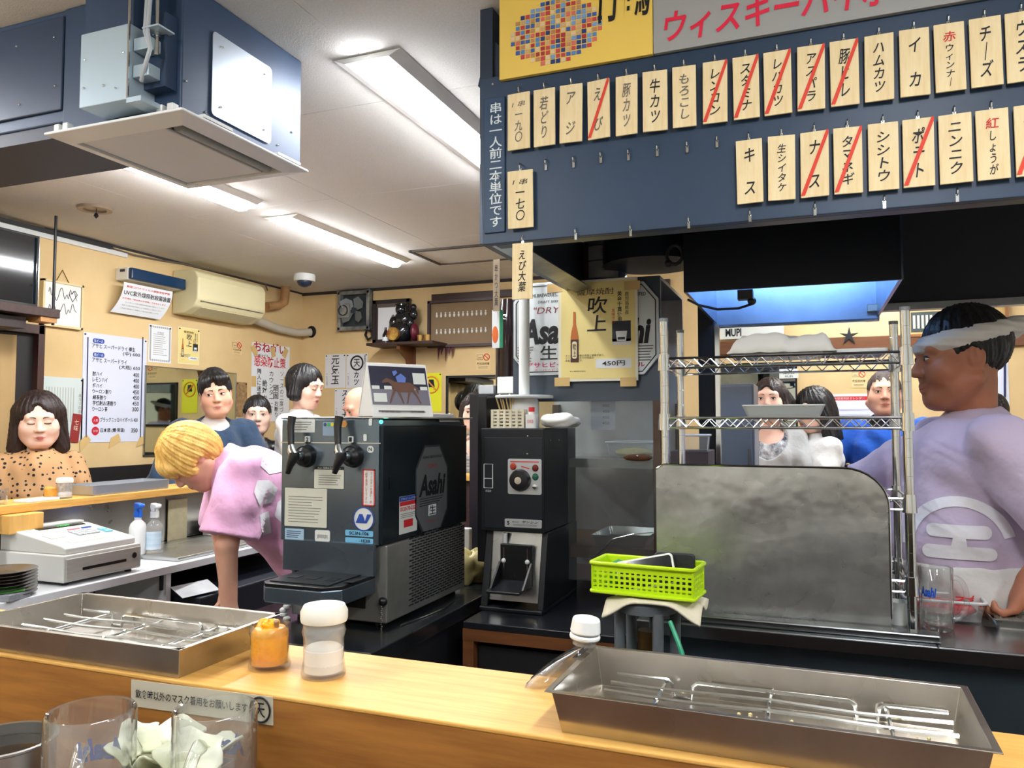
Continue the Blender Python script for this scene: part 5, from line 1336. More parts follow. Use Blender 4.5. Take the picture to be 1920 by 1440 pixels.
# trays on the rack
a = P(1470, 660, Y=2.2); tz = 1.591 + .003
t = metal_tray('steel tray of food under a white cloth on the top rack shelf', (a.x, 2.21, tz), .205, .19, .03)
lump((a.x, 2.21, tz + .02), (.085, .075, .018), 3, .1, flat=.013).build('food', NOOD, t, smooth=True, angle=180)
def drape(u, v):
    x = (u - .5) * .265; y = (v - .5) * .235
    e = max(abs(x) - .1, abs(y) - .09, 0)
    z = tz + .055 - 48.0 * e * e - .5 * e + .005 * math.sin(x * 46) * math.cos(y * 38) + .003 * math.sin(x * 104 + y * 46)
    if x > .02: z -= .005
    return (a.x - .005 + x, 2.21 + y, max(z, tz + .006))
b = MB(); b.grid(drape, 34, 28); o = b.build('white_cloth', CLOTH, smooth=True, solid=.003, angle=180); tag(o, 'white cloth draped over the tray on the top rack shelf', 'cloth')
a2 = P(1610, 660, Y=2.2); o = MB(Matrix.Translation((a2.x, 2.2, tz))).prism(rounded(.125, .18, .01), .012).build('white_cutting_board', WHITEPL, bevel=.003); tag(o, 'flat white board on the top rack shelf by the right post', 'board')
a = P(1470, 783, Y=2.18); t = metal_tray('empty grey aluminium tray on the second rack shelf', (a.x, 2.19, 1.433 + .004), .2, .18, .03, mat=M('aluminium', (210, 216, 214), .42, .5), flare=1.15)
# splash guard
gd = thing('splash_guard', 'dented stainless splash guard standing in front of the wire rack', 'splash guard', loc=(-.1, 2.05, KW))
gy = 2.05; gx0, gx1 = -.384, P(1668, 1000, Y=2.05).x; gz1 = P(1400, 874, Y=2.05).z
DENT = M('dented_steel', (208, 210, 206), .3, .85, noise=(4, .45), bump=(6, .35, .02), rvar=(5, .22, .36))
out = [(gx0, KW + .0005), (gx1, KW + .0005), (gx1, gz1 - .09)]
for i in range(1, 8):
    t_ = math.pi / 2 * i / 8; out.append((gx1 - .1 + .1 * math.cos(t_), gz1 - .09 + .09 * math.sin(t_)))
out += [(gx1 - .1, gz1), (gx0 + .02, gz1), (gx0, gz1 - .012)]
MB(frame((0, gy, 0), (1, 0, 0), (0, -1, 0))).prism(out, .003).build('sheet', DENT, gd)
MB().bb((gx0 - .002, gy - .0, KW + .001), (gx0 + .0, gy + .1, gz1 - .02)).build('side_fold', M('side_fold_steel', (40, 80, 84), .35, .8), gd)
b = MB(); b.tube([(gx0, gy - .0015, gz1 - .012), (gx0 + .02, gy - .0015, gz1), (gx1 - .1, gy - .0015, gz1)] + [(gx1 - .1 + .1 * math.cos(math.pi / 2 * (1 - i / 8)), gy - .0015, gz1 - .09 + .09 * math.sin(math.pi / 2 * (1 - i / 8))) for i in range(1, 9)] + [(gx1, gy - .0015, KW + .02)], .003, n=6)
b.build('rolled_edge', CHROME, gd, smooth=True)

# ================================================================== GAS CYLINDER, BASKET AND ITS CONTENTS
gc = thing('gas_cylinder', 'grey propane cylinder with an open collar below the green basket', 'gas cylinder', loc=(P(1214, 1180, Y=1.75).x, 1.75, 0))
gp = Vector((P(1214, 1180, Y=1.75).x, 1.75, 0)); GR = M('cylinder_grey', (92, 98, 102), .45)
MB().lathe([(0, .0), (.12, .0), (.13, .05), (.13, .7), (.11, .8), (.065, .86), (.06, .885), (0, .885)], Matrix.Translation(gp)).build('tank', GR, gc, smooth=True)
zr0, zr1 = .88, P(1214, 1122, Y=1.75).z
MB().lathe([(.058, zr1 - .025), (.065, zr1 - .025), (.067, zr1 - .006), (.062, zr1), (.05, zr1), (.05, zr1 - .007), (.057, zr1 - .01)], Matrix.Translation(gp), closed=True).build('collar_ring', GR, gc, smooth=True)
for a_ in (-2.9, -1.0, .3, 1.5, 2.4):
    p_ = Vector((math.cos(a_), math.sin(a_), 0)) * .062
    MB().tube([gp + p_ * .98 + Vector((0, 0, zr0)), gp + p_ + Vector((0, 0, zr1 - .02))], .012, n=10).build('collar_post', GR, gc, smooth=True)
MB().cyl(gp + Vector((0, 0, .885)), gp + Vector((0, 0, .96)), .022, n=14).build('valve', M('valve_brass', (90, 70, 40), .4, .8), gc, smooth=True)
MB().lathe([(.0, .885), (.04, .885), (.04, .896), (.0, .896)], Matrix.Translation(gp)).build('valve_gasket', M('teal_rubber', (60, 130, 120), .6), gc)
o = MB().tube([P(1256, 1165, Y=1.68), P(1264, 1185, Y=1.67), P(1272, 1205, Y=1.66), P(1279, 1225, Y=1.65), P(1284, 1260, Y=1.65)], .005, n=8).build('green_hose', M('green_rubber', (40, 150, 110), .4), smooth=True); tag(o, 'thin green gas hose hanging beside the propane cylinder', 'hose')
zc2 = zr1 + .002
def rag(u, v):
    x, y = (u - .5) * .21, (v - .5) * .145
    rr_ = math.hypot(x / .072, y / .072)
    z = zc2 + .004 - max(0, rr_ - 1) * .035 * (1 + .5 * math.sin(7 * math.atan2(y, x))) 
    return (gp.x + .02 + x, gp.y + y, z)
b = MB(); b.grid(rag, 24, 18); o = b.build('rag', M('cream_rag', (214, 206, 182), .9, bump=(50, .3, .003)), smooth=True, solid=.005, angle=180); tag(o, 'cream rag laid over the propane cylinder under the basket', 'cloth')
LIME = M('lime_plastic', (190, 226, 20), .38)
bk = thing('lime_basket', 'lime green perforated plastic basket on the propane cylinder', 'basket', loc=(gp.x - .03, 1.74, zc2 + .012))
BW, BD, BH = .224, .1, .065
bm_ = Matrix.Translation((P(1206, 1100, Y=1.7).x, 1.75, zc2 + .012)) @ Matrix.Rotation(math.radians(-5), 4, 'Z')
def lattice(m, w_, hh, nx, ny, nm):
    b = MB(m)
    for i in range(nx + 1): b.box((-w_ / 2 + i * w_ / nx, hh / 2, 0), (w_ / nx * .42, hh, .002))
    for j in range(ny + 1): b.box((0, .008 + j * (hh - .02) / ny, 0), (w_, hh / ny * .3, .0024))
    b.box((0, .006, 0), (w_, .014, .0026)); b.box((0, hh - .008, 0), (w_, .018, .0026))
    b.build(nm, LIME, bk)
for sy in (-1, 1): lattice(bm_ @ Matrix.Translation((0, sy * BD / 2, 0)) @ Matrix.Rotation(math.radians(90), 4, 'X'), BW, BH, 18, 4, 'long_wall')
for sx in (-1, 1): lattice(bm_ @ Matrix.Translation((sx * BW / 2, 0, 0)) @ Matrix.Rotation(math.radians(90), 4, 'Z') @ Matrix.Rotation(math.radians(90), 4, 'X'), BD, BH, 6, 4, 'short_wall')
MB(bm_).box((0, 0, .0015), (BW, BD, .003)).build('floor', LIME, bk)
b = MB(bm_); b.tube([(x, y, BH) for x, y in rounded(BW + .008, BD + .008, .008, 3)], .0045, n=8, closed=True); b.build('rim', LIME, bk, smooth=True)
b = MB(bm_); b.tube([(x, y, .003) for x, y in rounded(BW + .008, BD + .008, .008, 3)], .004, n=8, closed=True); b.build('foot_rim', LIME, bk, smooth=True)
wl_ = thing('wallet', 'black leather wallet standing in the lime basket', 'wallet', loc=bm_ @ Vector((.05, .02, .02)))
MB(bm_ @ Matrix.Translation((.055, .026, .004)) @ Matrix.Rotation(.12, 4, 'Z') @ Matrix.Rotation(math.radians(86), 4, 'X')).prism([(x, y + .042) for x, y in rounded(.09, .082, .01)], .018).build('cover', M('black_leather', (26, 27, 30), .5, bump=(120, .4, .001)), wl_, bevel=.003)
tb = thing('tablet', 'black tablet with a white edge leaning in the lime basket', 'tablet', loc=bm_ @ Vector((0, -.02, .02)))
tm = bm_ @ Matrix.Translation((.01, -.028, .012)) @ Matrix.Rotation(math.radians(70), 4, 'X') @ Matrix.Rotation(math.radians(14), 4, 'Z')
MB(tm).prism([(x, y + .036) for x, y in rounded(.13, .068, .008)], .006).build('case', WHITEPL, tb)
MB(tm).prism([(x, y + .036) for x, y in rounded(.122, .06, .006)], .0006, z0=.006).build('screen', M('tablet_glass', (20, 24, 28), .1), tb)
for i, (c_, nm) in enumerate((((60, 140, 90), 'green and white eraser-like box at the left end of the lime basket'), ((226, 120, 120), 'pink card packet in the lime basket'))):
    o = MB(bm_ @ Matrix.Translation((-.082 + i * .033, .0, .004)) @ Matrix.Rotation(.3, 4, 'Y')).box((0, 0, .03), (.024, .045, .06)).build('small_packet', M('packet%d' % i, c_, .5), bevel=.002); tag(o, nm, 'packet')
# yellowish plastic bag between server and warmer
o = lump((P(885, 1085, Y=2.62).x, 2.62, .843 + .05), (.05, .07, .065), 21, .35, 30, flat=.05).build('plastic_bag', M('yellowish_film', (206, 190, 130), .25), smooth=True, angle=180); tag(o, 'crumpled yellowish plastic bag between the beer server and sake warmer', 'bag')
o = MB().bb((P(862, 1010, Y=2.85).x, 2.72, .843), (P(905, 1010, Y=2.85).x, 2.75, 1.02)).build('white_panel_box', WHITEPL, bevel=.004); tag(o, 'white box behind the plastic bag beside the sake warmer', 'box')
# ================================================================== NEAR COUNTER
def wire_insert(parent_label, c, w_, d_, z, n=5, cross=3, name='wire_insert'):
    t = thing(name, parent_label, 'wire rack', loc=(c[0], c[1], z - .018))
    y0, y1 = c[1] - d_ / 2, c[1] + d_ / 2; x0, x1 = c[0] - w_ / 2, c[0] + w_ / 2
    for i in range(n):
        y = y0 + i * (y1 - y0) / (n - 1)
        if i in (0, n - 1):
            xa, xb = c[0] - w_ * .28, c[0] + w_ * .28
            pts = [(x0, y, z)]
            for xm in (xa, xb):
                pts += [(xm - .016, y, z), (xm - .011, y, z - .004), (xm - .009, y, z - .017), (xm + .009, y, z - .017), (xm + .011, y, z - .004), (xm + .016, y, z)]
            pts.append((x1, y, z)); nm = 'foot_rod'
        else: pts = [(x0 + (x1 - x0) * k / 8, y, z + .0012 * math.sin(k * 1.3 + i)) for k in range(9)]; nm = 'rod'
        MB().tube(pts, .0021, n=6).build(nm, CHROME, t, smooth=True)
    for j in range(cross):
        x = x0 + (j + .5) * (x1 - x0) / cross if cross > 2 else x0 + (j + .7) * (x1 - x0) / 2.4
        MB().tube([(x, y0 - .004, z - .003), (x, y1 + .004, z - .003)], .0022, n=6).build('cross_rod', CHROME, t, smooth=True)
    return t
TRAYM = M('used_tray_steel', (196, 190, 180), .26, 1.0, noise=(5, .3), rvar=(7, .16, .4))
def pan_tray(label, c, w_, d_, h_, rotz=0.0, cutcorner=False):
    "folded sheet tray: straight walls, sharp corners, narrow flange"
    t = thing('metal_tray', label, 'tray', loc=c, rotz=rotz); m = WM[t]; th = .0013
    def ring(dx, z, k): return [(sx * (w_ / 2 + dx) - sx * 0, sy * (d_ / 2 + dx), z) for sx, sy in ((-1, -1), (1, -1), (1, 1), (-1, 1))]
    rs = [ring(-.008, 0, 0), ring(-.0, h_ - .0012, 0), ring(.0055, h_ - .0012, 0), ring(.0055, h_, 0), ring(-th, h_, 0), ring(-.008 - th, .0018, 0)]
    vs = [v for r in rs for v in r]; fs = [(3, 2, 1, 0), (20, 21, 22, 23)]
    for k in range(5):
        for i in range(4): fs.append((k * 4 + i, k * 4 + (i + 1) % 4, k * 4 + 4 + (i + 1) % 4, k * 4 + 4 + i))
    MB(m).add(vs, fs).build('pan', TRAYM, t, bevel=.0012)
    for sx in (-1, 1):
        for sy in (-1, 1): MB(m).prism([(0, 0), (.012, .0), (.0, .012)], .0006, Matrix.Translation((sx * (w_ / 2 + .0045), sy * (d_ / 2 + .0045), h_ - .0006)) @ Matrix.Rotation({(-1, -1): 0, (1, -1): 1.5708, (1, 1): 3.1416, (-1, 1): -1.5708}[(sx, sy)], 4, 'Z')).build('corner_fold', TRAYM, t)
    return t
pan_tray('large steel dipping tray with a wire rack at the left of the near counter', (-.873, .808, LEDGE), .362, .176, .038)
wire_insert('wire rack lying inside the left foreground tray', (-.873, .808), .30, .13, LEDGE + .0205, 5, 3)
pan_tray('large steel dipping tray with a wire rack at the right of the near counter', (-.054, .806, LEDGE), .37, .158, .042, rotz=-.015)
wire_insert('wire rack lying inside the right foreground tray', (-.045, .806), .325, .12, LEDGE + .021, 5, 3)
rr = random.Random(2)
CR = M('crumb', (226, 206, 150), .8)
b = MB()
for i in range(30):
    b.ball((-.052 + rr.uniform(-.1, .15), .808 + rr.uniform(-.05, .03), LEDGE + .005), (rr.uniform(.001, .0025),) * 3, n=6)
o = b.build('crumbs', CR); tag(o, 'batter crumbs on the floor of the right foreground tray', 'crumbs', kind='stuff')

MUST = M('mustard', (244, 172, 16), .3, bump=(40, .6, .01), noise=(14, .25), rgb2=(226, 136, 8))
def glass_jar(label, c, r, h_, lid=None, fill=.0, fillmat=None, name='jar', plast=False):
    t = thing(name, label, 'jar', loc=c)
    m = WM[t]; w_ = .0018
    body = [(0, 0), (r * .96, 0), (r, .004), (r * .9, h_ * .3), (r * .9, h_ * .7), (r * .98, h_ * .82), (r * .93, h_ * .9), (r * .93, h_)]
    inner = [(q[0] - w_, max(q[1], .006)) for q in body[::-1][:-2]] + [(0, .006)]
    MB(m).lathe(body + [(max(a, 0), z) for a, z in inner], n=32).build('glass', FROST if plast else GLASS, t, smooth=True)
    if fillmat:
        hf = h_ * fill
        MB(m).lathe([(0, .0065), (r * .85, .0065), (r * .86, hf * .4), (r * .86, hf * .9), (r * .7, hf), (0, hf * 1.05)], n=28).build('contents', fillmat, t, smooth=True)
    if lid:
        MB(m).lathe([(0, h_), (r * 1.02, h_), (r * 1.05, h_ + .003), (r * 1.05, h_ + .012), (r * .92, h_ + .019), (r * .4, h_ + .0215), (0, h_ + .022)], n=32).build('lid', lid, t, smooth=True)
    return t
a = P(481, 1262, Z=LEDGE)
t = glass_jar('open glass mustard jar beside the left tray on the near counter', (a.x, a.y + .024, LEDGE), .0255, .053, fill=.92, fillmat=MUST, name='mustard_jar')
lump((a.x - .004, a.y + .026, LEDGE + .05), (.014, .013, .007), 5, .3).build('mustard_peak', MUST, t, smooth=True, angle=180)
MB().cyl((a.x + .006, a.y + .03, LEDGE + .03), (a.x + .012, a.y + .02, LEDGE + .058), .003, n=8).build('spoon', M('spoon_wood', (150, 120, 90), .5), t)
SALT = M('salt', (232, 228, 218), .8)
LID = M('lid_white', (226, 224, 212), .35)
a = P(583, 1278, Z=LEDGE)
glass_jar('salt jar with a white lid on the near counter', (a.x, a.y + .025, LEDGE), .0265, .064, LID, .55, SALT, name='salt_jar', plast=True)
# crushed clear bottle with a white cap, leaning over the tray corner
pc = P(1098, 1178, Y=.87)
t = thing('refill_pouch', 'clear plastic refill pouch with a white screw cap leaning on the right tray', 'pouch', loc=(-.27, .87, LEDGE))
ax = Vector((.004, 0, .04)).normalized()
top = pc; nb = pc - ax * .018
ft = Vector((-.275, .872, LEDGE + .004))
def pouch(u, v):
    th = 2 * math.pi * u
    k = v
    c = nb.lerp(ft, k ** 1.05)
    c.x += -.012 * math.sin(math.pi * k)
    rx = .0135 + .036 * math.sin(min(k * 1.3, 1) * math.pi / 2) * (1 - .25 * k); ry = .0135 + .014 * math.sin(math.pi * k) - .01 * k
    wv = 1 + .16 * math.sin(4 * th + 11 * k) * k + .08 * math.sin(9 * th + 23 * k) * k
    side = Vector((.65, .5, .35)).normalized(); dep = Vector((.3, -.9, .1)).normalized()
    return c + side * (rx * math.cos(th) * wv) + dep * (ry * math.sin(th) * wv)
b = MB(); b.grid(pouch, 28, 14, close_u=True); b.build('film', thin_glass('pouch_film', haze=.2, rough=.1, refl=2.2), t, smooth=True, angle=180)
b = MB()
b.cyl(nb, nb + ax * .006, .0135, n=20); b.build('neck', FROST, t, smooth=True)
b = MB(); b.cyl(nb + ax * .006, nb + ax * .012, .0175, n=24).cyl(nb + ax * .013, nb + ax * .03, .0175, .0155, n=24); b.build('cap', M('cap_white', (226, 228, 226), .4), t, smooth=True, bevel=.002)
# mask notice on the counter front
t, m, w_, h_ = wpaper('mask_notice', 'white strip notice about masks stuck on the front of the near counter', 'notice', (248, 1270, 512, 1364), M('worn_label', (196, 190, 170), .6), Y=.7225, pins=False, off=.0, tilt=.025)
m = m @ Matrix.Rotation(.025, 4, 'Z')
a, c = P(248, 1277, Y=.722), P(512, 1320, Y=.722)
text('飲食時以外のマスク着用をお願いします', sub(m, -w_ * .06, h_ * .02, .002), w_ * .8, h_ * .34, BLACKINK, t, bold=.02)
cm_ = sub(m, w_ * .42, 0, .002); r_ = w_ * .065
b = MB(cm_); b.tube([(r_ * math.cos(q), r_ * math.sin(q), 0) for q in np.linspace(0, 6.283, 29)[:-1]], .0012, n=6, closed=True); b.build('ring_mark', BLACKINK, t)
text('天', cm_, r_ * 1.1, r_ * 1.2, BLACKINK, t, bold=.06)
# ---------------------------------------------------------------- drinks shelf: mugs, sauce pot, cabbage
CS = .985
BLUEP = M('mug_blue_print', (24, 84, 190), .4)
def mug(label, c, r, h_, hand, beer=None, print_=None, psc=1.0):
    t = thing('beer_mug', label, 'mug', loc=c, group=None)
    m = WM[t]; w_ = .0042
    outer = [(0, 0), (r * .93, 0), (r * .98, .004), (r, .012), (r, h_ - .002), (r - .002, h_)]
    inner = [(r - w_, h_ - .001), (r - w_, .02), (r * .8, .014), (0, .013)]
    MB(m).lathe(outer + inner, n=40).build('glass', MUGG, t, smooth=True, angle=50)
    d = Vector((math.cos(hand), math.sin(hand), 0)); pts = []
    for i in range(13):
        q = math.pi * (i / 12 - .5)
        pts.append(m @ (d * (r - .002 + .034 * math.cos(q) ** .8 if abs(q) < 1.57 else r - .002) + Vector((0, 0, h_ * .5 + h_ * .33 * math.sin(q)))))
    MB().tube(pts, .0065, n=12, rs=[.008] + [.0062] * 11 + [.008]).build('handle', MUGG, t, smooth=True)
    if beer: MB(m).lathe([(0, .0135), (r * .78, .0138), (r - w_ - .0006, .021), (r - w_ - .0006, beer), (0, beer)], n=36).build('liquid', thin_glass('thin_drink', (236, 236, 226), .06), t, smooth=True, angle=50)
    if print_ is not None:
        dd = Vector((math.cos(print_), math.sin(print_), 0)); p = m @ (dd * (r + .0003) + Vector((0, 0, h_ * .62)))
        fm = frame(p, (-dd.y, dd.x, 0), dd)
        text('Asahi', fm, r * 1.15 * psc, h_ * .16, BLUEP, t, bold=.05, shear=.2, wrap=r, depth=.0004)
    return t
a = P(171, 1330, D=.785); b_ = P(404, 1325, D=.8)
mug('empty beer mug at the left beside the sauce pot', (a.x, a.y, CS), .0425, a.z - CS, -.9, beer=None, print_=2.15)
mug('empty beer mug in front of the mask notice', (b_.x, b_.y, CS), .0415, b_.z - CS, -1.2, beer=None, print_=2.05)
t = thing('sauce_pot', 'round steel sauce pot of dark dipping sauce at the lower left corner', 'pot', loc=(-.765, .53, CS))
pc = Vector((P(22, 1392, Z=1.075).x - .012, P(22, 1392, Z=1.075).y + .0, CS))
MB(Matrix.Translation(pc)).lathe([(0, 0), (.046, 0), (.05, .004), (.05, .088), (.053, .09), (.053, .092), (.048, .092), (.047, .006), (0, .005)], n=40).build('pot', STEEL, t, smooth=True)
MB(Matrix.Translation(pc)).lathe([(0, .0062), (.046, .0062), (.0468, .08), (0, .08)], n=36).build('sauce', M('dark_sauce', (20, 10, 8), .08), t, smooth=True, angle=50)
t = thing('cabbage_tin', 'square steel tin holding raw cabbage between the two mugs', 'tin', loc=(-.6, .6, CS))
cc = P(330, 1420, Y=.665)
cen = Vector((cc.x - .005, .668, CS))
b = MB(Matrix.Translation(cen)); 
for sx in (-1, 1): b.box((sx * .05, 0, .034), (.0016, .07, .068))
for sy in (-1, 1): b.box((0, sy * .035, .034), (.1, .0016, .068))
b.box((0, 0, .001), (.1, .07, .002)); b.build('tin', STEEL, t)
CAB = M('cabbage_leaf', (238, 238, 222), .5, noise=(8, .15), rgb2=(214, 222, 172))
rr = random.Random(9)
for i in range(9):
    c_ = cen + Vector((rr.uniform(-.035, .045), rr.uniform(-.02, .02), .062 + i * .004))
    R = Matrix.Rotation(rr.uniform(0, 6.28), 4, 'Z') @ Matrix.Rotation(rr.uniform(-.7, .7), 4, 'X')
    L, W = rr.uniform(.026, .038), rr.uniform(.02, .028); ph_ = rr.uniform(0, 6)
    b = MB(Matrix.Translation(c_) @ R)
    def leaf(u, v):
        q = u * 2 * math.pi; e = 1 + .12 * math.sin(5 * q + ph_)
        return (L * v * e * math.cos(q), W * v * e * math.sin(q), .35 * L * v * v + .006 * v * math.sin(4 * q + ph_))
    b.grid(leaf, 26, 5, close_u=True)
    o = b.build('cabbage_leaf', CAB, smooth=True, solid=.002, angle=180)
    tag(o, 'pale raw cabbage leaf piled in the steel tin between the mugs', 'cabbage', 'cabbage leaves in the tin')

# ================================================================== SIDE COUNTER AND BENCH
XC = -2.80
def lc(px, py): return P(px, py, Z=LEDGE)
a, c = P(135, 928, Z=LEDGE), P(292, 915, Z=LEDGE)
metal_tray('steel tray on the side counter in front of the woman in polka dots', (-2.84, (a.y + c.y) / 2, LEDGE), .17, c.y - a.y + .02, .042, mat=M('grey_tray_steel', (176, 182, 190), .4, .7), flare=1.05)
p = lc(121, 929); glass_jar('salt jar on the side counter next to the steel tray', (-2.79, P(121, 915, X=-2.79).y, LEDGE), .03, .062, LID, .4, SALT, name='salt_jar', plast=True)
glass_jar('mustard jar on the side counter left of the salt jar', (-2.82, P(97, 915, X=-2.82).y, LEDGE), .03, .052, None, .9, MUST, name='mustard_jar')
glass_jar('mustard jar on the side counter beside the blond worker', (-2.85, P(341, 895, X=-2.85).y, LEDGE), .03, .052, None, .9, MUST, name='mustard_jar')
o = MB(Matrix.Translation((-2.795, P(68, 930, X=-2.8).y, LEDGE)) @ Matrix.Rotation(.1, 4, 'Z')).prism(rounded(.075, .15, .01), .009).build('mobile_phone', M('phone_white', (222, 226, 238), .3), bevel=.002); tag(o, 'pale mobile phone lying on the side counter', 'phone')
o = MB(Matrix.Translation((-2.80, P(-4, 925, X=-2.8).y, LEDGE))).lathe([(0, 0), (.03, 0), (.033, .06), (.031, .06), (.028, .005), (0, .005)], n=24).build('drinking_glass', GLASS, smooth=True); tag(o, 'small drinking glass at the left end of the side counter', 'glass')
# cash register
RX = -2.44
cr = thing('cash_register', 'white cash register with grey keys on the white bench', 'cash register', loc=(-2.6, 2.2, WT))
y0, y1 = P(118, 1100, X=RX).y, P(263, 1060, X=RX).y
CRW = M('register_white', (200, 200, 194), .45)
zd_ = P(118, 1050, X=RX).z + .012
MB().bb((-2.79, y0, WT + .012), (RX, y1, zd_)).build('drawer_case', CRW, cr, bevel=.004)
dw = MB().bb((RX, y0 + .006, WT + .018), (RX + .008, y1 - .006, zd_ - .012)).build('drawer', M('drawer_grey', (166, 162, 154), .45, noise=(6, .15), stretch=(1, 1, 20)), cr, bevel=.002)
MB().bb((RX + .008, y0 + .07, (WT + zd_) / 2 - .006), (RX + .0095, y1 - .075, (WT + zd_) / 2 + .004)).build('slot', BLACKP, dw)
MB().cyl((RX + .008, y1 - .04, (WT + zd_) / 2 + .012), (RX + .012, y1 - .04, (WT + zd_) / 2 + .012), .011, n=18).build('lock', CHROME, dw, smooth=True)
for yy in (y0 + .03, y1 - .03):
    for xx in (-2.76, RX - .03): MB().cyl((xx, yy, WT), (xx, yy, WT + .013), .012, n=12).build('foot', BLACKP, cr)
zt1, zt2 = zd_ + .022, P(75, 988, X=-2.74).z
pr = [(-2.78, zd_), (RX - .012, zd_), (RX - .012, zt1), (RX - .03, zt1 + .008), (-2.70, zt2), (-2.78, zt2)]
b = MB(); b.prism(pr, y1 - y0 - .03, Matrix(((1, 0, 0, 0), (0, 0, 1, y0 + .015), (0, 1, 0, 0), (0, 0, 0, 1)))); tcs = b.build('top_case', CRW, cr, bevel=.004)
p0, p1 = Vector((RX - .03, 0, zt1 + .008)), Vector((-2.70, 0, zt2))
sd = (p1 - p0).normalized(); nrm = Vector((-sd.z, 0, sd.x)) * (1 if sd.x < 0 else -1); nrm = Vector((abs(sd.z), 0, abs(sd.x)))
km = frame(p0.lerp(p1, .5) + Vector((0, (y0 + y1) / 2, 0)), (0, 1, 0), nrm)     # x along Y, y up the slope
sl = (p1 - p0).length
for i in range(5):
    for j in range(3): MB(km).box((-.005 + i * .019, .02 - j * .022, .003), (.016, .018, .006)).build('key', M('key_grey', (172, 176, 178), .5), tcs, bevel=.0015)
for i, mt in enumerate(('key_cyan', 'key_cyan')): MB(km).box((.115, -.0 - i * .03, .003), (.03, .022, .006)).build('key', M('key_cyan', (120, 190, 210), .5), tcs, bevel=.0015)
MB(km).box((.03, .05, .002), (.05, .009, .003)).build('key_strip', M('key_pink', (206, 120, 130), .5), tcs); MB(km).box((.085, .05, .002), (.04, .009, .003)).build('key_strip', BLUEINK, tcs)
MB(km).box((-.09, .0, .001), (.06, .05, .003)).build('printer_cover', M('cover_grey', (180, 180, 176), .5), cr, bevel=.002); MB(km).box((-.09, -.008, .003), (.032, .022, .003)).build('receipt', WHITEP, cr)
MB(km).box((.0, -.085, .0), (.2, .03, .0016)).build('palm_rest', M('rest_grey', (178, 178, 172), .5), cr)
MB().bb((-2.775, y0 + .1, zt2), (-2.705, y1 - .03, zt2 + .01)).build('display_housing', CRW, cr, bevel=.003)
dm = frame((-2.69, (y0 + y1) / 2 + .02, zt2 - .004), (0, 1, 0), nrm); MB(dm).box((0, .0, .001), (.2, .028, .006)).build('display', M('display_black', (12, 18, 16), .15), cr)
text('12:30', sub(dm, .01, 0, .005), .05, .012, M('display_green', (30, 200, 80), .4, emit=.8), cr)
# steel plates stack, card packet
ORD = ['lowest', 'second from the bottom', 'third from the bottom', 'fourth from the bottom', 'fourth from the top', 'third from the top', 'second from the top', 'topmost']
t0_ = None; PLM = M('plate_steel', (150, 150, 148), .25, .95)
for i in range(8):
    yy = P(5, 1090, X=-2.5).y
    c_ = (-2.5, yy, WT + i * .0105)
    if t0_ is None:
        b = MB(Matrix.Translation(c_)); b.lathe([(0, 0), (.07, 0), (.095, .012), (.1, .013), (.1, .0145), (.094, .0135), (.069, .002), (0, .002)], n=40)
        t0_ = b.build('steel_plate', PLM, smooth=True); tag(t0_, 'steel plate stacked beside the cash register, lowest of the stack', 'plate', 'stack of steel plates')
    else: copy_tree(t0_, c_, 'steel plate stacked beside the cash register, %s of the stack' % ORD[i])
o = MB(Matrix.Translation((-2.425, P(22, 1108, X=-2.43).y, WT)) @ Matrix.Rotation(.2, 4, 'Z')).box((0, 0, .011), (.055, .088, .022)).build('cigarette_packet', M('packet_grey', (150, 154, 160), .4, noise=(30, .4)), bevel=.002); tag(o, 'grey packet lying at the edge of the white bench', 'packet')
o = MB(Matrix.Translation((-2.43, P(22, 1100, X=-2.43).y, WT + .022)) @ Matrix.Rotation(-.5, 4, 'Z')).prism(rounded(.02, .075, .008), .009).build('lighter', M('lighter_green', (110, 210, 90), .3), bevel=.002); tag(o, 'green lighter on top of the grey packet', 'lighter')
# spray bottles
SPW = M('spray_white', (222, 224, 222), .35)
def spray(label, px, X, r, hb, headmat, bodymat, fill=None, lab=None):
    yy = P(px, 1010, X=X).y; c_ = Vector((X, yy, WT + .019))
    t = thing('spray_bottle', label, 'spray bottle', loc=c_); m = Matrix.Translation(c_)
    MB(m).lathe([(0, 0), (r * .95, 0), (r, .004), (r, hb * .72), (r * .85, hb * .82), (r * .42, hb * .92), (r * .4, hb), (0, hb)], n=28).build('body', bodymat, t, smooth=True)
    if fill: MB(m).lathe([(0, .002), (r * .93, .002), (r * .95, .006), (r * .95, fill), (0, fill)], n=24).build('liquid', thin_glass('clear_blue_liquid', (200, 226, 236), .1), t, smooth=True)
    MB(m).cyl((0, 0, hb), (0, 0, hb + .025), r * .5, r * .48, n=18).build('collar', headmat, t, smooth=True)
    hd = m @ Matrix.Translation((0, 0, hb + .025)) @ Matrix.Rotation(-.5, 4, 'Z')
    b = MB(hd); b.prism([(-.028, .018), (-.022, .034), (.05, .034), (.056, .03), (.056, .02), (.02, .012), (.014, 0), (-.014, 0)], .024, Matrix(((1, 0, 0, 0), (0, 0, -1, .012), (0, 1, 0, 0), (0, 0, 0, 1))))
    sh2 = b.build('spray_head', headmat, t, bevel=.004)
    MB(hd).tube([(.026, 0, .016), (.034, 0, .0), (.032, 0, -.024)], .004, n=8).build('trigger', headmat, sh2, smooth=True)
    if lab:
        b = MB(m); b.grid(lambda u, v: ((r + .0006) * math.cos(-1.9 + u * 2.0), (r + .0006) * math.sin(-1.9 + u * 2.0), hb * (.12 + .5 * v)), 12, 2); b.build('label', lab, t)
    return t
spray('white spray bottle with a blue trigger head by the cash register', 258, -2.66, .034, .155, M('spray_blue', (30, 96, 200), .35), SPW)
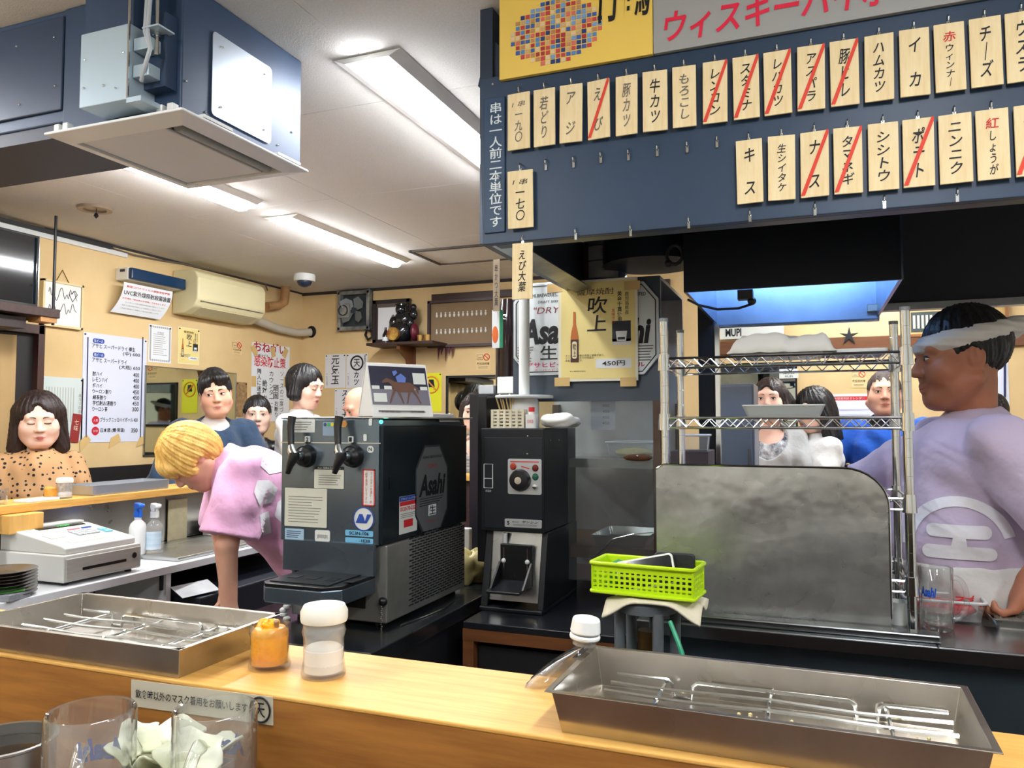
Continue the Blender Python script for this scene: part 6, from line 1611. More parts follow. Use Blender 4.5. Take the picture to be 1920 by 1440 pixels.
spray('clear spray bottle with a white trigger head by the cash register', 289, -2.62, .036, .15, SPW, FROST, None, M('label_striped', (216, 222, 228), .5, noise=(3, .3), stretch=(1, 1, 20), rgb2=(150, 190, 210)))
o = MB(frame(P(332, 975, X=-2.835), (0, 1, 0), (1, 0, 0))).box((0, 0, .002), (.12, .2, .004)).build('paper_on_backing', M('yellowed_paper', (206, 196, 160), .7, noise=(20, .2)), bevel=.001); tag(o, 'yellowed paper leaning on the steel backing behind the spray bottles', 'paper')
o = MB().bb((-2.80, 3.05, WT + .019), (-2.62, 3.3, WT + .085)).build('white_carton', M('carton_white', (206, 204, 196), .6), bevel=.002); tag(o, 'white carton on the steel plate behind the blond worker', 'carton')
m = frame(Vector((-2.36, P(366, 1118, X=-2.36).y, .745)), (0, 1, .0), (.35, -.1, .9)); o = MB(m @ Matrix.Rotation(-.2, 4, 'Z')).box((0, 0, 0), (.17, .09, .002)).build('flyer', M('flyer_grey', (176, 178, 180), .5, noise=(9, .3)), None); tag(o, 'grey flyer lying under the white bench beside the worker', 'flyer')
o = MB().bb((-2.78, 2.5, .3), (-2.3, 3.4, .72)).build('dark_crate', M('crate_dark', (22, 26, 36), .5), bevel=.006); tag(o, 'dark crate under the white bench behind the worker', 'crate')

# ================================================================== BACK WALL THINGS
for lb, bx, main, small in (('white calligraphy sheet reading genki-dama on the back wall', (610, 665, 648, 727), '元気玉', '一九〇円'), ('white calligraphy sheet with a ringed character on the back wall', (650, 664, 689, 727), None, None), ('lower calligraphy sheet beside the bald man', (628, 730, 666, 792), 'スタミナ', '一九〇円')):
    t, m, w_, h_ = wpaper('calligraphy_sheet', lb, 'notice', bx, M('soft_white_paper', (220, 220, 222), .6), Y=YB, pins=True)
    if main: text(main, sub(m, 0, .01, .003), w_ * (.4 if len(main) < 4 else .28), h_ * .85, BLACKINK, t, vertical=True, bold=.03, shear=.1); text(small, sub(m, -w_ * .4, -h_ * .25, .003), w_ * .08, h_ * .35, BLACKINK, t, vertical=True)
    else:
        r_ = w_ * .28; mm = sub(m, 0, h_ * .23, .003); b = MB(mm); b.tube([(r_ * math.cos(q), r_ * math.sin(q), 0) for q in np.linspace(0, 6.283, 25)[:-1]], .007, n=6, closed=True); b.build('ring', BLACKINK, t)
        text('天', mm, r_ * 1.1, r_ * 1.15, BLACKINK, t, bold=.05); text('カツ', sub(m, -w_ * .02, -h_ * .22, .003), w_ * .24, h_ * .4, BLACKINK, t, vertical=True, bold=.02, shear=.1)
        text('創業百円六銭の', sub(m, w_ * .38, h_ * .2, .003), w_ * .08, h_ * .5, BLACKINK, t, vertical=True); text('一九〇円', sub(m, -w_ * .4, -h_ * .25, .003), w_ * .08, h_ * .35, BLACKINK, t, vertical=True)
t, m, w_, h_ = wpaper('yellow_notice', 'bright yellow prohibition notice on the back wall behind the calendar', 'notice', (790, 700, 828, 772), M('bright_yellow_paper', (226, 224, 40), .5), Y=YB)
b = MB(sub(m, 0, h_ * .2, .003)); r_ = w_ * .36; b.tube([(r_ * math.cos(q), r_ * math.sin(q), 0) for q in np.linspace(0, 6.283, 25)[:-1]], .006, n=6, closed=True); b.tube([(-r_ * .7, r_ * .7, 0), (r_ * .7, -r_ * .7, 0)], .006, n=6); b.build('ban_ring', M('orange_ring', (220, 140, 40), .6), t)
MB(sub(m, 0, h_ * .2, .003)).prism([(-.03, -.02), (.03, -.02), (.02, .04), (-.02, .04)], .0005).build('printed_mug', BLACKINK, t)
mi2 = thing('wall_mirror', 'dark framed mirror on the back wall beside the woman with a napkin', 'mirror', loc=P(880, 775, Y=YB))
m, w_, h_ = rect_at((838, 705), (940, 800), Y=YB)
MB(m).box((0, 0, .006), (w_ * .94, h_ * .93, .008)).build('glass', MIRR, mi2)
b = MB(m)
for sx in (-1, 1): b.box((sx * w_ * .485, 0, .01), (w_ * .03, h_, .02))
for sy in (-1, 1): b.box((0, sy * h_ * .48, .01), (w_, h_ * .04, .02))
b.build('frame', BLACKM, mi2)
# extractor fan
t = thing('extractor_fan', 'grimy square extractor fan high on the back wall', 'fan', loc=P(667, 620, Y=YB))
m, w_, h_ = rect_at((640, 549), (699, 619), Y=YB)
GRIME = M('grimy_white', (150, 148, 138), .5, noise=(8, .5), rgb2=(70, 74, 76)); GD = M('fan_dark', (50, 58, 62), .5)
b = MB(m)
for sx in (-1, 1): b.box((sx * w_ * .45, 0, .03), (w_ * .1, h_, .06))
for sy in (-1, 1): b.box((0, sy * h_ * .45, .03), (w_, h_ * .1, .06))
b.build('frame', GRIME, t, bevel=.006)
MB(m).box((0, 0, .008), (w_ * .8, h_ * .8, .014)).build('back', GD, t)
for i in range(4):
    b = MB(m @ Matrix.Translation((0, 0, .035)) @ Matrix.Rotation(i * math.pi / 2, 4, 'Z')); b.prism([(0, 0), (.02, .1), (.07, .12), (.1, .07), (.08, .02)], .004, Matrix.Rotation(.5, 4, 'X')); b.build('blade', M('blade_grey', (110, 116, 116), .45), t)
MB(m).lathe([(0, .03), (.035, .03), (.03, .05), (0, .052)], n=20).build('hub', GD, t, smooth=True)
mm = sub(m, -w_ * .26, h_ * .0, .055); MB(mm).prism(rounded(w_ * .36, h_ * .36, .01), .025).build('motor_box', GRIME, t, bevel=.003); MB(mm).lathe([(.035, .025), (.045, .025), (.045, .03), (.035, .03)], n=24, closed=True).build('motor_ring', GD, t)
o = MB().tube([P(688, 618, Y=YB - .04), P(685, 628, Y=YB - .04), P(690, 637, Y=YB - .04), P(698, 632, Y=YB - .04), P(697, 622, Y=YB - .04)], .011, n=8, closed=True).build('coiled_cord', BLACKP, smooth=True); tag(o, 'black coiled cord hanging below the extractor fan', 'cord')
# shelf with statue, picture, bottle and cups
shz = P(750, 645, Y=YB - .1).z
t = thing('wall_shelf', 'dark wooden wall shelf with a bracket holding a lacquered statue', 'shelf', loc=(P(755, 645, Y=YB - .1).x, YB - .13, shz))
sx0, sx1 = P(694, 645, Y=YB - .2).x, P(818, 645, Y=YB - .2).x
MB().bb((sx0, YB - .26, shz - .022), (sx1, YB - .001, shz)).build('board', DARKW, t, bevel=.003)
bx_ = P(762, 665, Y=YB - .1).x
MB().bb((bx_ - .03, YB - .03, shz - .3), (bx_ + .03, YB - .001, shz - .023)).build('bracket_post', BROWNW, t)
b = MB(); b.prism([(0, 0), (0, -.25), (.03, -.2), (.06, -.1), (.2, -.03), (.2, 0)], .03, Matrix(((0, 0, 1, bx_ - .015), (-1, 0, 0, YB - .03), (0, 1, 0, shz - .023), (0, 0, 0, 1)))); b.build('bracket_arm', BROWNW, t)
t = thing('framed_picture', 'dark framed picture leaning on the wall shelf behind the statue', 'picture', loc=P(735, 640, Y=YB - .03))
m, w_, h_ = rect_at((701, 564), (769, 641), Y=YB - .05)
b = MB(m)
for q in (-1, 1): b.box((q * w_ * .46, 0, .0), (w_ * .09, h_, .03)); b.box((0, q * h_ * .46, 0), (w_, h_ * .08, .03))
b.build('frame', M('frame_dark', (44, 36, 40), .4), t); MB(m).box((0, 0, -.005), (w_ * .86, h_ * .86, .01)).build('mount', M('mount_brown', (96, 84, 76), .6), t)
MB(m).box((-w_ * .06, -h_ * .05, .001), (w_ * .62, h_ * .75, .004)).build('print', WHITEP, t)
b = MB(sub(m, w_ * .04, -h_ * .08, .0035)); b.ball((0, .06, 0), (.016, .02, .0008), n=10); b.prism([(-.05, -.1), (.05, -.1), (.03, .03), (0, .045), (-.03, .03)], .0006); b.build('printed_seal', GREYINK, t)
st = thing('lucky_statue', 'black lacquered statue with a gilded drum on the wall shelf', 'statue', loc=P(755, 640, Y=YB - .14))
sc_ = Vector((P(752, 640, Y=YB - .14).x, YB - .14, shz)); LAC = M('black_lacquer', (20, 22, 26), .15, coat=.6)
b = MB(Matrix.Translation(sc_)); b.ball((0, 0, .09), (.1, .075, .09), n=20); b.ball((.02, 0, .18), (.08, .06, .07), n=18); b.ball((.0, -.01, .26), (.042, .04, .045), n=16); b.ball((.0, 0, .295), (.05, .045, .022), n=14); b.ball((-.05, -.03, .16), (.035, .03, .05), n=12); b.ball((.09, -.02, .15), (.03, .03, .05), n=12)
b.build('body', LAC, st, smooth=True)
b = MB(Matrix.Translation(sc_)); b.ball((.1, .01, .22), (.035, .032, .045), n=14); b.ball((.1, .01, .275), (.026, .025, .028), n=12); b.build('small_figure', LAC, st, smooth=True)
MB(Matrix.Translation(sc_ + Vector((-.02, -.07, .065)))).lathe([(0, 0), (.05, 0), (.05, .03), (0, .03)], Matrix.Rotation(math.radians(90), 4, 'X'), n=28).build('drum_face', M('gilt', (206, 170, 84), .35, .5, noise=(16, .5), rgb2=(130, 70, 40)), st)
b = MB(Matrix.Translation(sc_ + Vector((.13, -.02, .08)))); b.ball((0, 0, 0), (.03, .05, .07), n=14); b.build('red_sack', M('maroon_lacquer', (96, 26, 44), .3), st, smooth=True)
for i, px in enumerate((787, 800)):
    o = MB(Matrix.Translation((P(px, 640, Y=YB - .2).x, YB - .19, shz))).lathe([(0, 0), (.022, 0), (.026, .05), (.024, .05), (.02, .004), (0, .004)], n=18).build('brass_cup', M('brass', (176, 140, 80), .35, .8), smooth=True); tag(o, ('left' if i == 0 else 'right') + ' of the two small brass cups on the wall shelf', 'cup')
t = thing('sake_bottle', 'small dark bottle with a white label on the wall shelf', 'bottle', loc=(P(723, 640, Y=YB - .2).x, YB - .2, shz)); m = WM[t]
MB(m).lathe([(0, 0), (.024, 0), (.025, .06), (.014, .085), (.009, .1), (.009, .12), (0, .12)], n=18).build('glass', M('dark_bottle_glass', (24, 22, 22), .1), t, smooth=True); MB(m).lathe([(.0255, .015), (.0258, .045)], n=18).build('label', WHITEP, t)
o = MB(Matrix.Translation((P(732, 620, Y=YB - .19).x, YB - .12, shz))).box((0, 0, .04), (.03, .03, .08)).build('wooden_charm', M('charm_wood', (206, 170, 96), .6), bevel=.002); tag(o, 'small pale wooden charm behind the dark bottle on the shelf', 'charm')
# framed board of tiny charms
t = thing('charm_board', 'framed board with two rows of tiny white charms on the back wall', 'picture', loc=P(870, 648, Y=YB))
m, w_, h_ = rect_at((806, 566), (932, 648), Y=YB); m = m @ Matrix.Translation((0, 0, .02)) 
b = MB(m)
for q in (-1, 1): b.box((q * w_ * .485, 0, 0), (w_ * .035, h_, .04)); b.box((0, q * h_ * .475, 0), (w_, h_ * .055, .04))
b.build('frame', M('frame_plum', (66, 50, 52), .45), t)
MB(m).box((0, 0, -.012), (w_ * .95, h_ * .92, .01)).build('backing', M('backing_tan', (140, 116, 86), .7, noise=(3, .2)), t)
for j in range(2):
    for i in range(12):
        c_ = (-w_ * .38 + i * w_ * .066, h_ * (.18 - j * .36), -.004)
        MB(m).ball((c_[0], c_[1], c_[2]), (.009, .015, .005), n=8).ball((c_[0], c_[1] + .02, c_[2]), (.007, .007, .005), n=8).build('charm', WHITEPL, t, smooth=True)
b = MB(m)
for i, (dx, l) in enumerate(((-.1, .1), (-.07, .06), (-.03, .11), (.0, .07), (.03, .09))): b.prism([(-w_ * .2 + dx * .9, -h_ * .5), (-w_ * .2 + dx * .9 + .022, -h_ * .5), (-w_ * .2 + dx * .9 + .005, -h_ * .5 - l)], .004)
b.build('fringe', M('maroon_fringe', (88, 36, 52), .7), t)
# shelf gear between server and warmer, at the back counter
for (lb, bx, mt) in (('white box on the back counter behind the sake warmer', (929, 704, 965, 736), WHITEPL), ('grey slatted box on the back counter left of the white box', (897, 712, 925, 742), M('soft_grey_box', (170, 176, 178), .5))):
    a, c = P(bx[0], bx[3], Y=3.3), P(bx[2], bx[1], Y=3.3)
o = MB().bb((P(880, 760, Y=3.2).x, 3.2, 0), (P(962, 740, Y=3.2).x, 3.4, P(920, 738, Y=3.2).z)).build('dark_locker', BLACKM, bevel=.004); tag(o, 'dark locker standing behind the sake warmer', 'locker')
zl = P(920, 738, Y=3.2).z
for lb, px0, px1, py, mt in (('white carton on the dark locker behind the sake warmer', 932, 963, 707, WHITEPL), ('small grey case on the dark locker left of the white carton', 897, 925, 722, M('soft_grey_box', (170, 176, 178), .5))):
    o = MB().bb((P(px0, 730, Y=3.24).x, 3.24, zl), (P(px1, 730, Y=3.24).x, 3.36, P(920, py, Y=3.24).z)).build('carton', mt, bevel=.003); tag(o, lb, 'carton')
# ---------------------------------------------------------------- right part of the back wall
a, c = P(1340, 720, Y=3.75), P(1416, 880, Y=3.75)
t = thing('steel_fridge', 'grey steel refrigerator standing behind the wire rack', 'refrigerator', loc=((a.x + c.x) / 2, 3.95, 0))
MB().bb((a.x, 3.75, .02), (c.x, 4.05, a.z)).build('body', M('fridge_steel', (120, 128, 140), .38, .45, noise=(2, .2)), t, bevel=.006)
fd = MB().bb((a.x + .01, 3.742, .9), (c.x - .01, 3.75, a.z - .01)).build('door', M('fridge_steel'), t, bevel=.004); MB().bb((c.x - .03, 3.73, 1.1), (c.x - .02, 3.742, 1.3)).build('handle', CHROME, fd)
for xx in (a.x + .04, c.x - .04): MB().cyl((xx, 3.85, 0), (xx, 3.85, .021), .02).build('foot', BLACKP, t)
a, c = P(1300, 600, Y=3.0), P(1336, 880, Y=3.0)
o = MB().bb((a.x, 3.12, 0), (c.x, 3.18, 1.93)).build('steel_post', BLACKM, bevel=.003); tag(o, 'black square post behind the left of the wire rack', 'post')
o = MB().bb((P(1340, 600, Y=3.1).x, 3.08, 0), (P(1350, 600, Y=3.1).x, 3.1, 1.8)).build('steel_post', CHROME, bevel=.002); tag(o, 'bright narrow steel post right of the black post', 'post')
a = P(1300, 845, Y=2.6); tub('clear plastic tub behind the left posts of the wire rack', (a.x, 2.65, a.z), .09, .1, .05, None)
o = MB().bb((a.x - .07, 2.57, 0), (a.x + .05, 2.76, a.z)).build('tub_stand', M('stand_dark_plum', (70, 60, 66), .6), bevel=.003); tag(o, 'dark box under the clear tub behind the rack', 'box')
mi3 = thing('wall_mirror', 'dark framed mirror on the back wall behind the woman in grey', 'mirror', loc=P(1430, 760, Y=YB))
m, w_, h_ = rect_at((1330, 690), (1497, 850), Y=YB); MB(m).box((0, 0, .006), (w_, h_, .01)).build('glass', MIRR, mi3)
b = MB(m)
for q in (-1, 1): b.box((q * w_ * .49, 0, .01), (w_ * .02, h_, .02)); b.box((0, q * h_ * .48, .01), (w_, h_ * .05, .02))
b.build('frame', BLACKM, mi3)
t, m, w_, h_ = wpaper('name_plate', 'small white name plate on the mirror above the girl in white', 'sign', (1461, 692, 1497, 709), STK, Y=YB - .025, pins=False); text('東大3', sub(m, 0, h_ * .12, .003), w_ * .6, h_ * .4, BLACKINK, t, bold=.03); text('MUPI', sub(m, 0, -h_ * .3, .003), w_ * .4, h_ * .2, BLACKINK, t)
t, m, w_, h_ = wpaper('white_board_sign', 'long white lettered board under the fryer hood on the back wall', 'sign', (1349, 607, 1470, 632), STK, Y=YB - .03, pins=False); text('MUPI', sub(m, -w_ * .28, -h_ * .1, .003), w_ * .25, h_ * .5, BLACKINK, t, bold=.03)
t, m, w_, h_ = wpaper('year_calendar', 'white calendar sheet with a red header behind the girl in white', 'calendar', (1548, 739, 1646, 860), M('calendar_white', (222, 224, 228), .6), Y=YB)
MB(m).box((-w_ * .03, h_ * .43, .003), (w_ * .78, h_ * .06, .0006)).build('header', REDINK, t); text('新型定刻計カレンダー', sub(m, -w_ * .03, h_ * .43, .0038), w_ * .6, h_ * .035, WHITEP, t); lines(sub(m, 0, -h_ * .08), w_ * .85, h_ * .75, 9, M('pale_blue_print', (190, 196, 210), .7), t, .3, 6)
t, m, w_, h_ = wpaper('price_list', 'white drinks price list on the back wall behind the cook', 'poster', (1824, 643, 1893, 770), M('cool_white_paper'), Y=YB, pins=False)
text('樽生', sub(m, -w_ * .12, h_ * .26, .003), w_ * .24, h_ * .08, BLACKINK, t, bold=.03); text('600', sub(m, w_ * .08, h_ * .17, .003), w_ * .4, h_ * .06, BLACKINK, t, bold=.02)
a, c = P(1884, 652, Y=YB - .004), P(1884, 745, Y=YB - .004); MB().tube([a, c], .006, n=6).build('border_line', NAVYINK, t)
for i, (x0, x1, c_) in enumerate(((1690, 1780, (200, 170, 110)), (1785, 1890, (190, 160, 104)))):
    t = thing('framed_picture', ('left' if i == 0 else 'right') + ' of two wooden framed charm pictures high behind the cook', 'picture', loc=P((x0 + x1) / 2, 630, Y=YB))
    m, w_, h_ = rect_at((x0, 572), (x1, 630), Y=YB); b = MB(sub(m, 0, 0, .015))
    for q in (-1, 1): b.box((q * w_ * .48, 0, 0), (w_ * .05, h_, .03)); b.box((0, q * h_ * .46, 0), (w_, h_ * .08, .03))
    b.build('frame', M('frame_oak', (140, 92, 52), .5), t); MB(m).box((0, 0, .008), (w_ * .94, h_ * .9, .01)).build('mount', M('mount_%d' % i, c_, .6), t)
    MB(m).box((0, -h_ * .05, .014), (w_ * .62, h_ * .6, .004)).build('print', M('print_slate', (60, 70, 70), .5), t)
    for k in range(6): MB(m).box((-w_ * .24 + k * w_ * .09, -h_ * .05, .017), (w_ * .05, h_ * .4, .003)).build('charm', M('charm_cream', (206, 200, 180), .6), t)
for px, py, side in ((1592, 630, 'above the calendar sheet'), (1868, 622, 'behind the cook by the picture frame')):
    b = MB(frame(P(px, py, Y=YB - .03), (1, 0, 0), (0, -1, 0)))
    star = []
    for k in range(10): q = math.pi * k / 5 + .3; r_ = .06 if k % 2 == 0 else .018; star.append((r_ * math.cos(q), r_ * math.sin(q)))
    b.prism(star, .008); o = b.build('star_ornament', BLACKM); tag(o, 'black spiky star ornament on the back wall ' + side, 'ornament')
# ================================================================== RIGHT WORKTOP THINGS
a = P(1762, 1188, Z=KW)
mug('beer mug with a little clear drink on the steel worktop', (a.x, a.y + .04, KW), 0.037, P(1762, 1062, Y=a.y + .04).z - KW, .25, beer=.045, print_=-2.2, psc=.9)
GING = M('red_ginger', (222, 44, 54), .5, noise=(40, .2))
a = P(1770, 1165, Z=KW); tt = tub('clear plastic tub of shredded red ginger beside the cook', (a.x + .005, a.y + .06, KW), .18, .105, .047, GING, zf=.8)
rr = random.Random(4)
for i in range(26):
    p_ = Vector((a.x + rr.uniform(-.07, .07), a.y + .06 + rr.uniform(-.035, .035), KW + .034 + rr.uniform(0, .012))); d_ = Vector((rr.uniform(-1, 1), rr.uniform(-1, 1), rr.uniform(-.1, .5))).normalized() * .02
    MB().tube([p_ - d_, p_ + Vector((0, 0, .003)), p_ + d_], .0018, n=5).build('ginger_shred', GING, tt)
a = P(1875, 1190, Z=KW)
t = metal_tray('small steel tray of dark batter at the right edge of the worktop', (P(1910, 1180, Z=KW).x + .03, P(1910, 1180, Z=KW).y + .05, KW), .175, .145, .026, mat=TRAYM, flare=1.18)
m = WM[t]; b = MB(m); b.grid(lambda u, v: ((u - .5) * .145, (v - .5) * .112, .017 + .004 * math.sin(u * 17) * math.cos(v * 13) + .003 * math.sin(u * 41 + v * 30)), 24, 20); b.build('batter', M('grey_batter', (120, 112, 100), .35, bump=(60, .8, .008), noise=(20, .4)), t, smooth=True, angle=180)
o = MB(Matrix.Translation((P(1684, 1170, Y=2.15).x, 2.15, KW))).lathe([(0, 0), (.02, 0), (.026, .055), (.024, .055), (.018, .004), (0, .004)], n=20).build('small_cup', WHITEPL, smooth=True); tag(o, 'small white cup behind the right post of the rack', 'cup')
# food on the back counter, seen over the guard
for i, (px, c_, nm) in enumerate(((1535, (228, 190, 120), 'fried skewer'), (1560, (232, 196, 126), 'fried skewer'), (1580, (236, 200, 120), 'fried skewer'), (1598, (240, 190, 60), 'mustard pot'))):
    p_ = P(px, 885, Y=4.2); o = lump((p_.x, 4.2, LEDGE + .022), (.035, .03, .02), 30 + i, .25, flat=.02).build('fried_food' if i < 3 else 'mustard_pot', M('fried_%d' % i, c_, .7), smooth=True, angle=180)
    tag(o, ['leftmost piece of fried food on the back counter', 'middle piece of fried food on the back counter', 'right piece of fried food on the back counter', 'yellow mustard pot on the back counter by the man in blue'][i], 'food')
o = lump((P(1432, 880, Y=4.18).x, 4.18, LEDGE + .03), (.07, .05, .03), 44, .3, flat=.03).build('napkins', CLOTH, smooth=True, angle=180); tag(o, 'crumpled white napkins on the back counter before the woman in grey', 'napkins')
# ================================================================== PEOPLE (smooth distance fields meshed with surface nets)
def surface_nets(D, lo, hs):
    ins = D < 0
    nx, ny, nz = D.shape
    c = [ins[i:nx - 1 + i, j:ny - 1 + j, k:nz - 1 + k] for i in (0, 1) for j in (0, 1) for k in (0, 1)]
    anyi = c[0].copy(); alli = c[0].copy()
    for q in c[1:]: anyi |= q; alli &= q
    act = anyi & ~alli
    I, J, K = np.nonzero(act)
    n = len(I)
    idx = np.full(act.shape, -1, dtype=np.int32); idx[I, J, K] = np.arange(n)
    offs = [(i, j, k) for i in (0, 1) for j in (0, 1) for k in (0, 1)]
    vals = np.stack([D[I + a, J + b, K + d] for a, b, d in offs], 1).astype(np.float64)
    acc = np.zeros((n, 3)); cnt = np.zeros(n)
    for a in range(8):
        for b in range(a + 1, 8):
            oa, ob = np.array(offs[a]), np.array(offs[b])
            if np.abs(oa - ob).sum() != 1: continue
            va, vb = vals[:, a], vals[:, b]
            msk = (va < 0) != (vb < 0)
            t = np.where(msk, va / np.where(va - vb == 0, 1, va - vb), 0)
            acc += np.where(msk[:, None], oa + (ob - oa) * t[:, None], 0); cnt += msk
    v = np.stack([I, J, K], 1) + acc / cnt[:, None]
    v = v * hs + np.array(lo)
    quads = []
    for ax in range(3):
        s0 = [slice(None)] * 3; s1 = [slice(None)] * 3
        s0[ax] = slice(0, -1); s1[ax] = slice(1, None)
        a, b = ins[tuple(s0)], ins[tuple(s1)]
        ch = a != b
        o1, o2 = [(1, 2), (2, 0), (0, 1)][ax]
        E = np.argwhere(ch)
        E = E[(E[:, o1] > 0) & (E[:, o2] > 0) & (E[:, o1] < D.shape[o1] - 1) & (E[:, o2] < D.shape[o2] - 1)]
        if not len(E): continue
        fl = a[E[:, 0], E[:, 1], E[:, 2]]
        def g(d1, d2):
            q = E.copy(); q[:, o1] -= d1; q[:, o2] -= d2
            return idx[q[:, 0], q[:, 1], q[:, 2]]
        q4 = np.stack([g(1, 1), g(0, 1), g(0, 0), g(1, 0)], 1)
        q4[~fl] = q4[~fl][:, ::-1]
        quads.append(q4)
    Q = np.concatenate(quads)
    return v, Q[(Q >= 0).all(1)]

class Field:
    def __init__(s, lo, hi, hs):
        s.hs = hs; s.lo = np.array(lo, float)
        n = [int(math.ceil((b - a) / hs)) + 1 for a, b in zip(lo, hi)]
        s.D = np.full(n, .5, dtype=np.float32)
        s.ax = [s.lo[i] + np.arange(n[i]) * hs for i in range(3)]
    def _sl(s, lo, hi):
        sl = []
        for i in range(3):
            a = int(max(0, math.floor((lo[i] - s.lo[i]) / s.hs))); b = int(min(len(s.ax[i]), math.ceil((hi[i] - s.lo[i]) / s.hs) + 1))
            if b <= a: return None
            sl.append(slice(a, b))
        return tuple(sl)
    def _xyz(s, sl):
        return np.ix_(s.ax[0][sl[0]], s.ax[1][sl[1]], s.ax[2][sl[2]])
    def put(s, fn, lo, hi, k, op='add'):
        pad = k + 3 * s.hs + .01
        sl = s._sl([q - pad for q in lo], [q + pad for q in hi])
        if sl is None: return
        X, Y, Z = s._xyz(sl)
        v = fn(X, Y, Z); cur = s.D[sl]
        if op == 'add':
            h_ = np.clip(.5 + .5 * (cur - v) / max(k, 1e-5), 0, 1); s.D[sl] = cur * (1 - h_) + v * h_ - k * h_ * (1 - h_)
        else:
            h_ = np.clip(.5 - .5 * (cur + v) / max(k, 1e-5), 0, 1); s.D[sl] = cur * (1 - h_) - v * h_ + k * h_ * (1 - h_)
    def cone(s, a, b, ra, rb, k=.02, op='add'):
        a = np.array(a, float); b = np.array(b, float); ba = b - a; L = float(ba @ ba) + 1e-12
        def fn(X, Y, Z):
            px, py, pz = X - a[0], Y - a[1], Z - a[2]
            t = np.clip((px * ba[0] + py * ba[1] + pz * ba[2]) / L, 0, 1)
            return np.sqrt((px - t * ba[0]) ** 2 + (py - t * ba[1]) ** 2 + (pz - t * ba[2]) ** 2) - (ra + (rb - ra) * t)
        r = max(ra, rb); s.put(fn, np.minimum(a, b) - r, np.maximum(a, b) + r, k, op)
    def ell(s, c, r, R=None, k=.02, op='add'):
        c = np.array(c, float); r = np.array(r, float)
        Rm = np.eye(3) if R is None else np.array(R)          # columns: local axes in world
        def fn(X, Y, Z):
            px, py, pz = X - c[0], Y - c[1], Z - c[2]
            q = [(px * Rm[0, i] + py * Rm[1, i] + pz * Rm[2, i]) for i in range(3)]
            k0 = np.sqrt(sum((q[i] / r[i]) ** 2 for i in range(3))); k1 = np.sqrt(sum((q[i] / r[i] ** 2) ** 2 for i in range(3))) + 1e-9
            return k0 * (k0 - 1) / k1
        e = np.abs(Rm) @ r; s.put(fn, c - e, c + e, k, op)
    def box(s, c, hf, R=None, rd=.01, k=.01, op='add'):
        c = np.array(c, float); hf = np.array(hf, float); Rm = np.eye(3) if R is None else np.array(R)
        def fn(X, Y, Z):
            px, py, pz = X - c[0], Y - c[1], Z - c[2]
            q = [np.abs(px * Rm[0, i] + py * Rm[1, i] + pz * Rm[2, i]) - (hf[i] - rd) for i in range(3)]
            return np.sqrt(sum(np.maximum(t, 0) ** 2 for t in q)) + np.minimum(np.maximum(np.maximum(q[0], q[1]), q[2]), 0) - rd
        e = np.abs(Rm) @ hf; s.put(fn, c - e, c + e, k, op)
    def cut(s, p, n):
        "keep only the side behind the plane through p with outward normal n"
        X, Y, Z = np.ix_(*s.ax)
        n = np.array(n, float) / np.linalg.norm(n)
        s.D = np.maximum(s.D, ((X - p[0]) * n[0] + (Y - p[1]) * n[1] + (Z - p[2]) * n[2]).astype(np.float32))
    def warp(s, fn):
        s.D = (s.D + fn(*np.ix_(*s.ax))).astype(np.float32)
    def mesh(s, name, mat, parent, smooth_it=2):
        v, q = surface_nets(s.D, s.lo, s.hs)
        inv = np.array(WM[parent].inverted())
        vl = v @ inv[:3, :3].T + inv[:3, 3]
        me = bpy.data.meshes.new(name)
        me.vertices.add(len(vl)); me.vertices.foreach_set('co', vl.astype(np.float32).ravel())
        me.loops.add(q.size); me.loops.foreach_set('vertex_index', q.astype(np.int32).ravel())
        me.polygons.add(len(q)); me.polygons.foreach_set('loop_start', np.arange(0, q.size, 4, dtype=np.int32))
        me.polygons.foreach_set('use_smooth', np.ones(len(q), dtype=bool)); me.update(calc_edges=True)
        o = link_mesh(name, me, parent, mat)
        if smooth_it:
            md = o.modifiers.new('smooth', 'SMOOTH'); md.factor = .5; md.iterations = smooth_it
        return o, v, q

def rotm(yaw=0, pitch=0, roll=0):
    "head rotation in the body frame: yaw left, pitch up, roll to its right (degrees)"
    return (Matrix.Rotation(math.radians(yaw), 3, 'Z') @ Matrix.Rotation(math.radians(pitch), 3, 'X') @ Matrix.Rotation(math.radians(roll), 3, 'Y'))

HAIRB = M('black_hair', (13, 12, 14), .45, noise=(60, .5), stretch=(1, 1, .12), rgb2=(30, 26, 26), bump=(110, .5, .004))
HAIRBR = M('dark_brown_hair', (30, 20, 19), .45, noise=(60, .5), stretch=(1, 1, .12), rgb2=(50, 35, 31), bump=(110, .5, .004))
HAIRBL = M('blond_hair', (236, 196, 108), .45, noise=(50, .3), stretch=(1, .3, .3), rgb2=(204, 150, 66), bump=(80, .8, .006))
def skin(name, rgb):
    m = M(name, rgb, .5, noise=(7, .1), rgb2=tuple(int(v * q) for v, q in zip(rgb, (.97, .88, .86))))
    b = m.node_tree.nodes['Principled BSDF']
    b.inputs['Subsurface Weight'].default_value = .06
    b.inputs['Subsurface Radius'].default_value = (.01, .004, .002)
    return m
SK_F = skin('skin_fair', (234, 198, 178)); SK_M = skin('skin_medium', (218, 172, 147)); SK_T = skin('skin_tan', (176, 118, 88))
EYEW = M('eye_white', (226, 220, 214), .3); IRIS = M('iris_dark', (30, 20, 16), .15); LASH = M('lash', (26, 20, 20), .6)
BROW = M('brow_hair', (48, 36, 32), .8); LIP = M('lip', (196, 110, 104), .45); LIPM = M('lip_male', (186, 116, 104), .5); NOST = M('nostril', (120, 66, 54), .7)

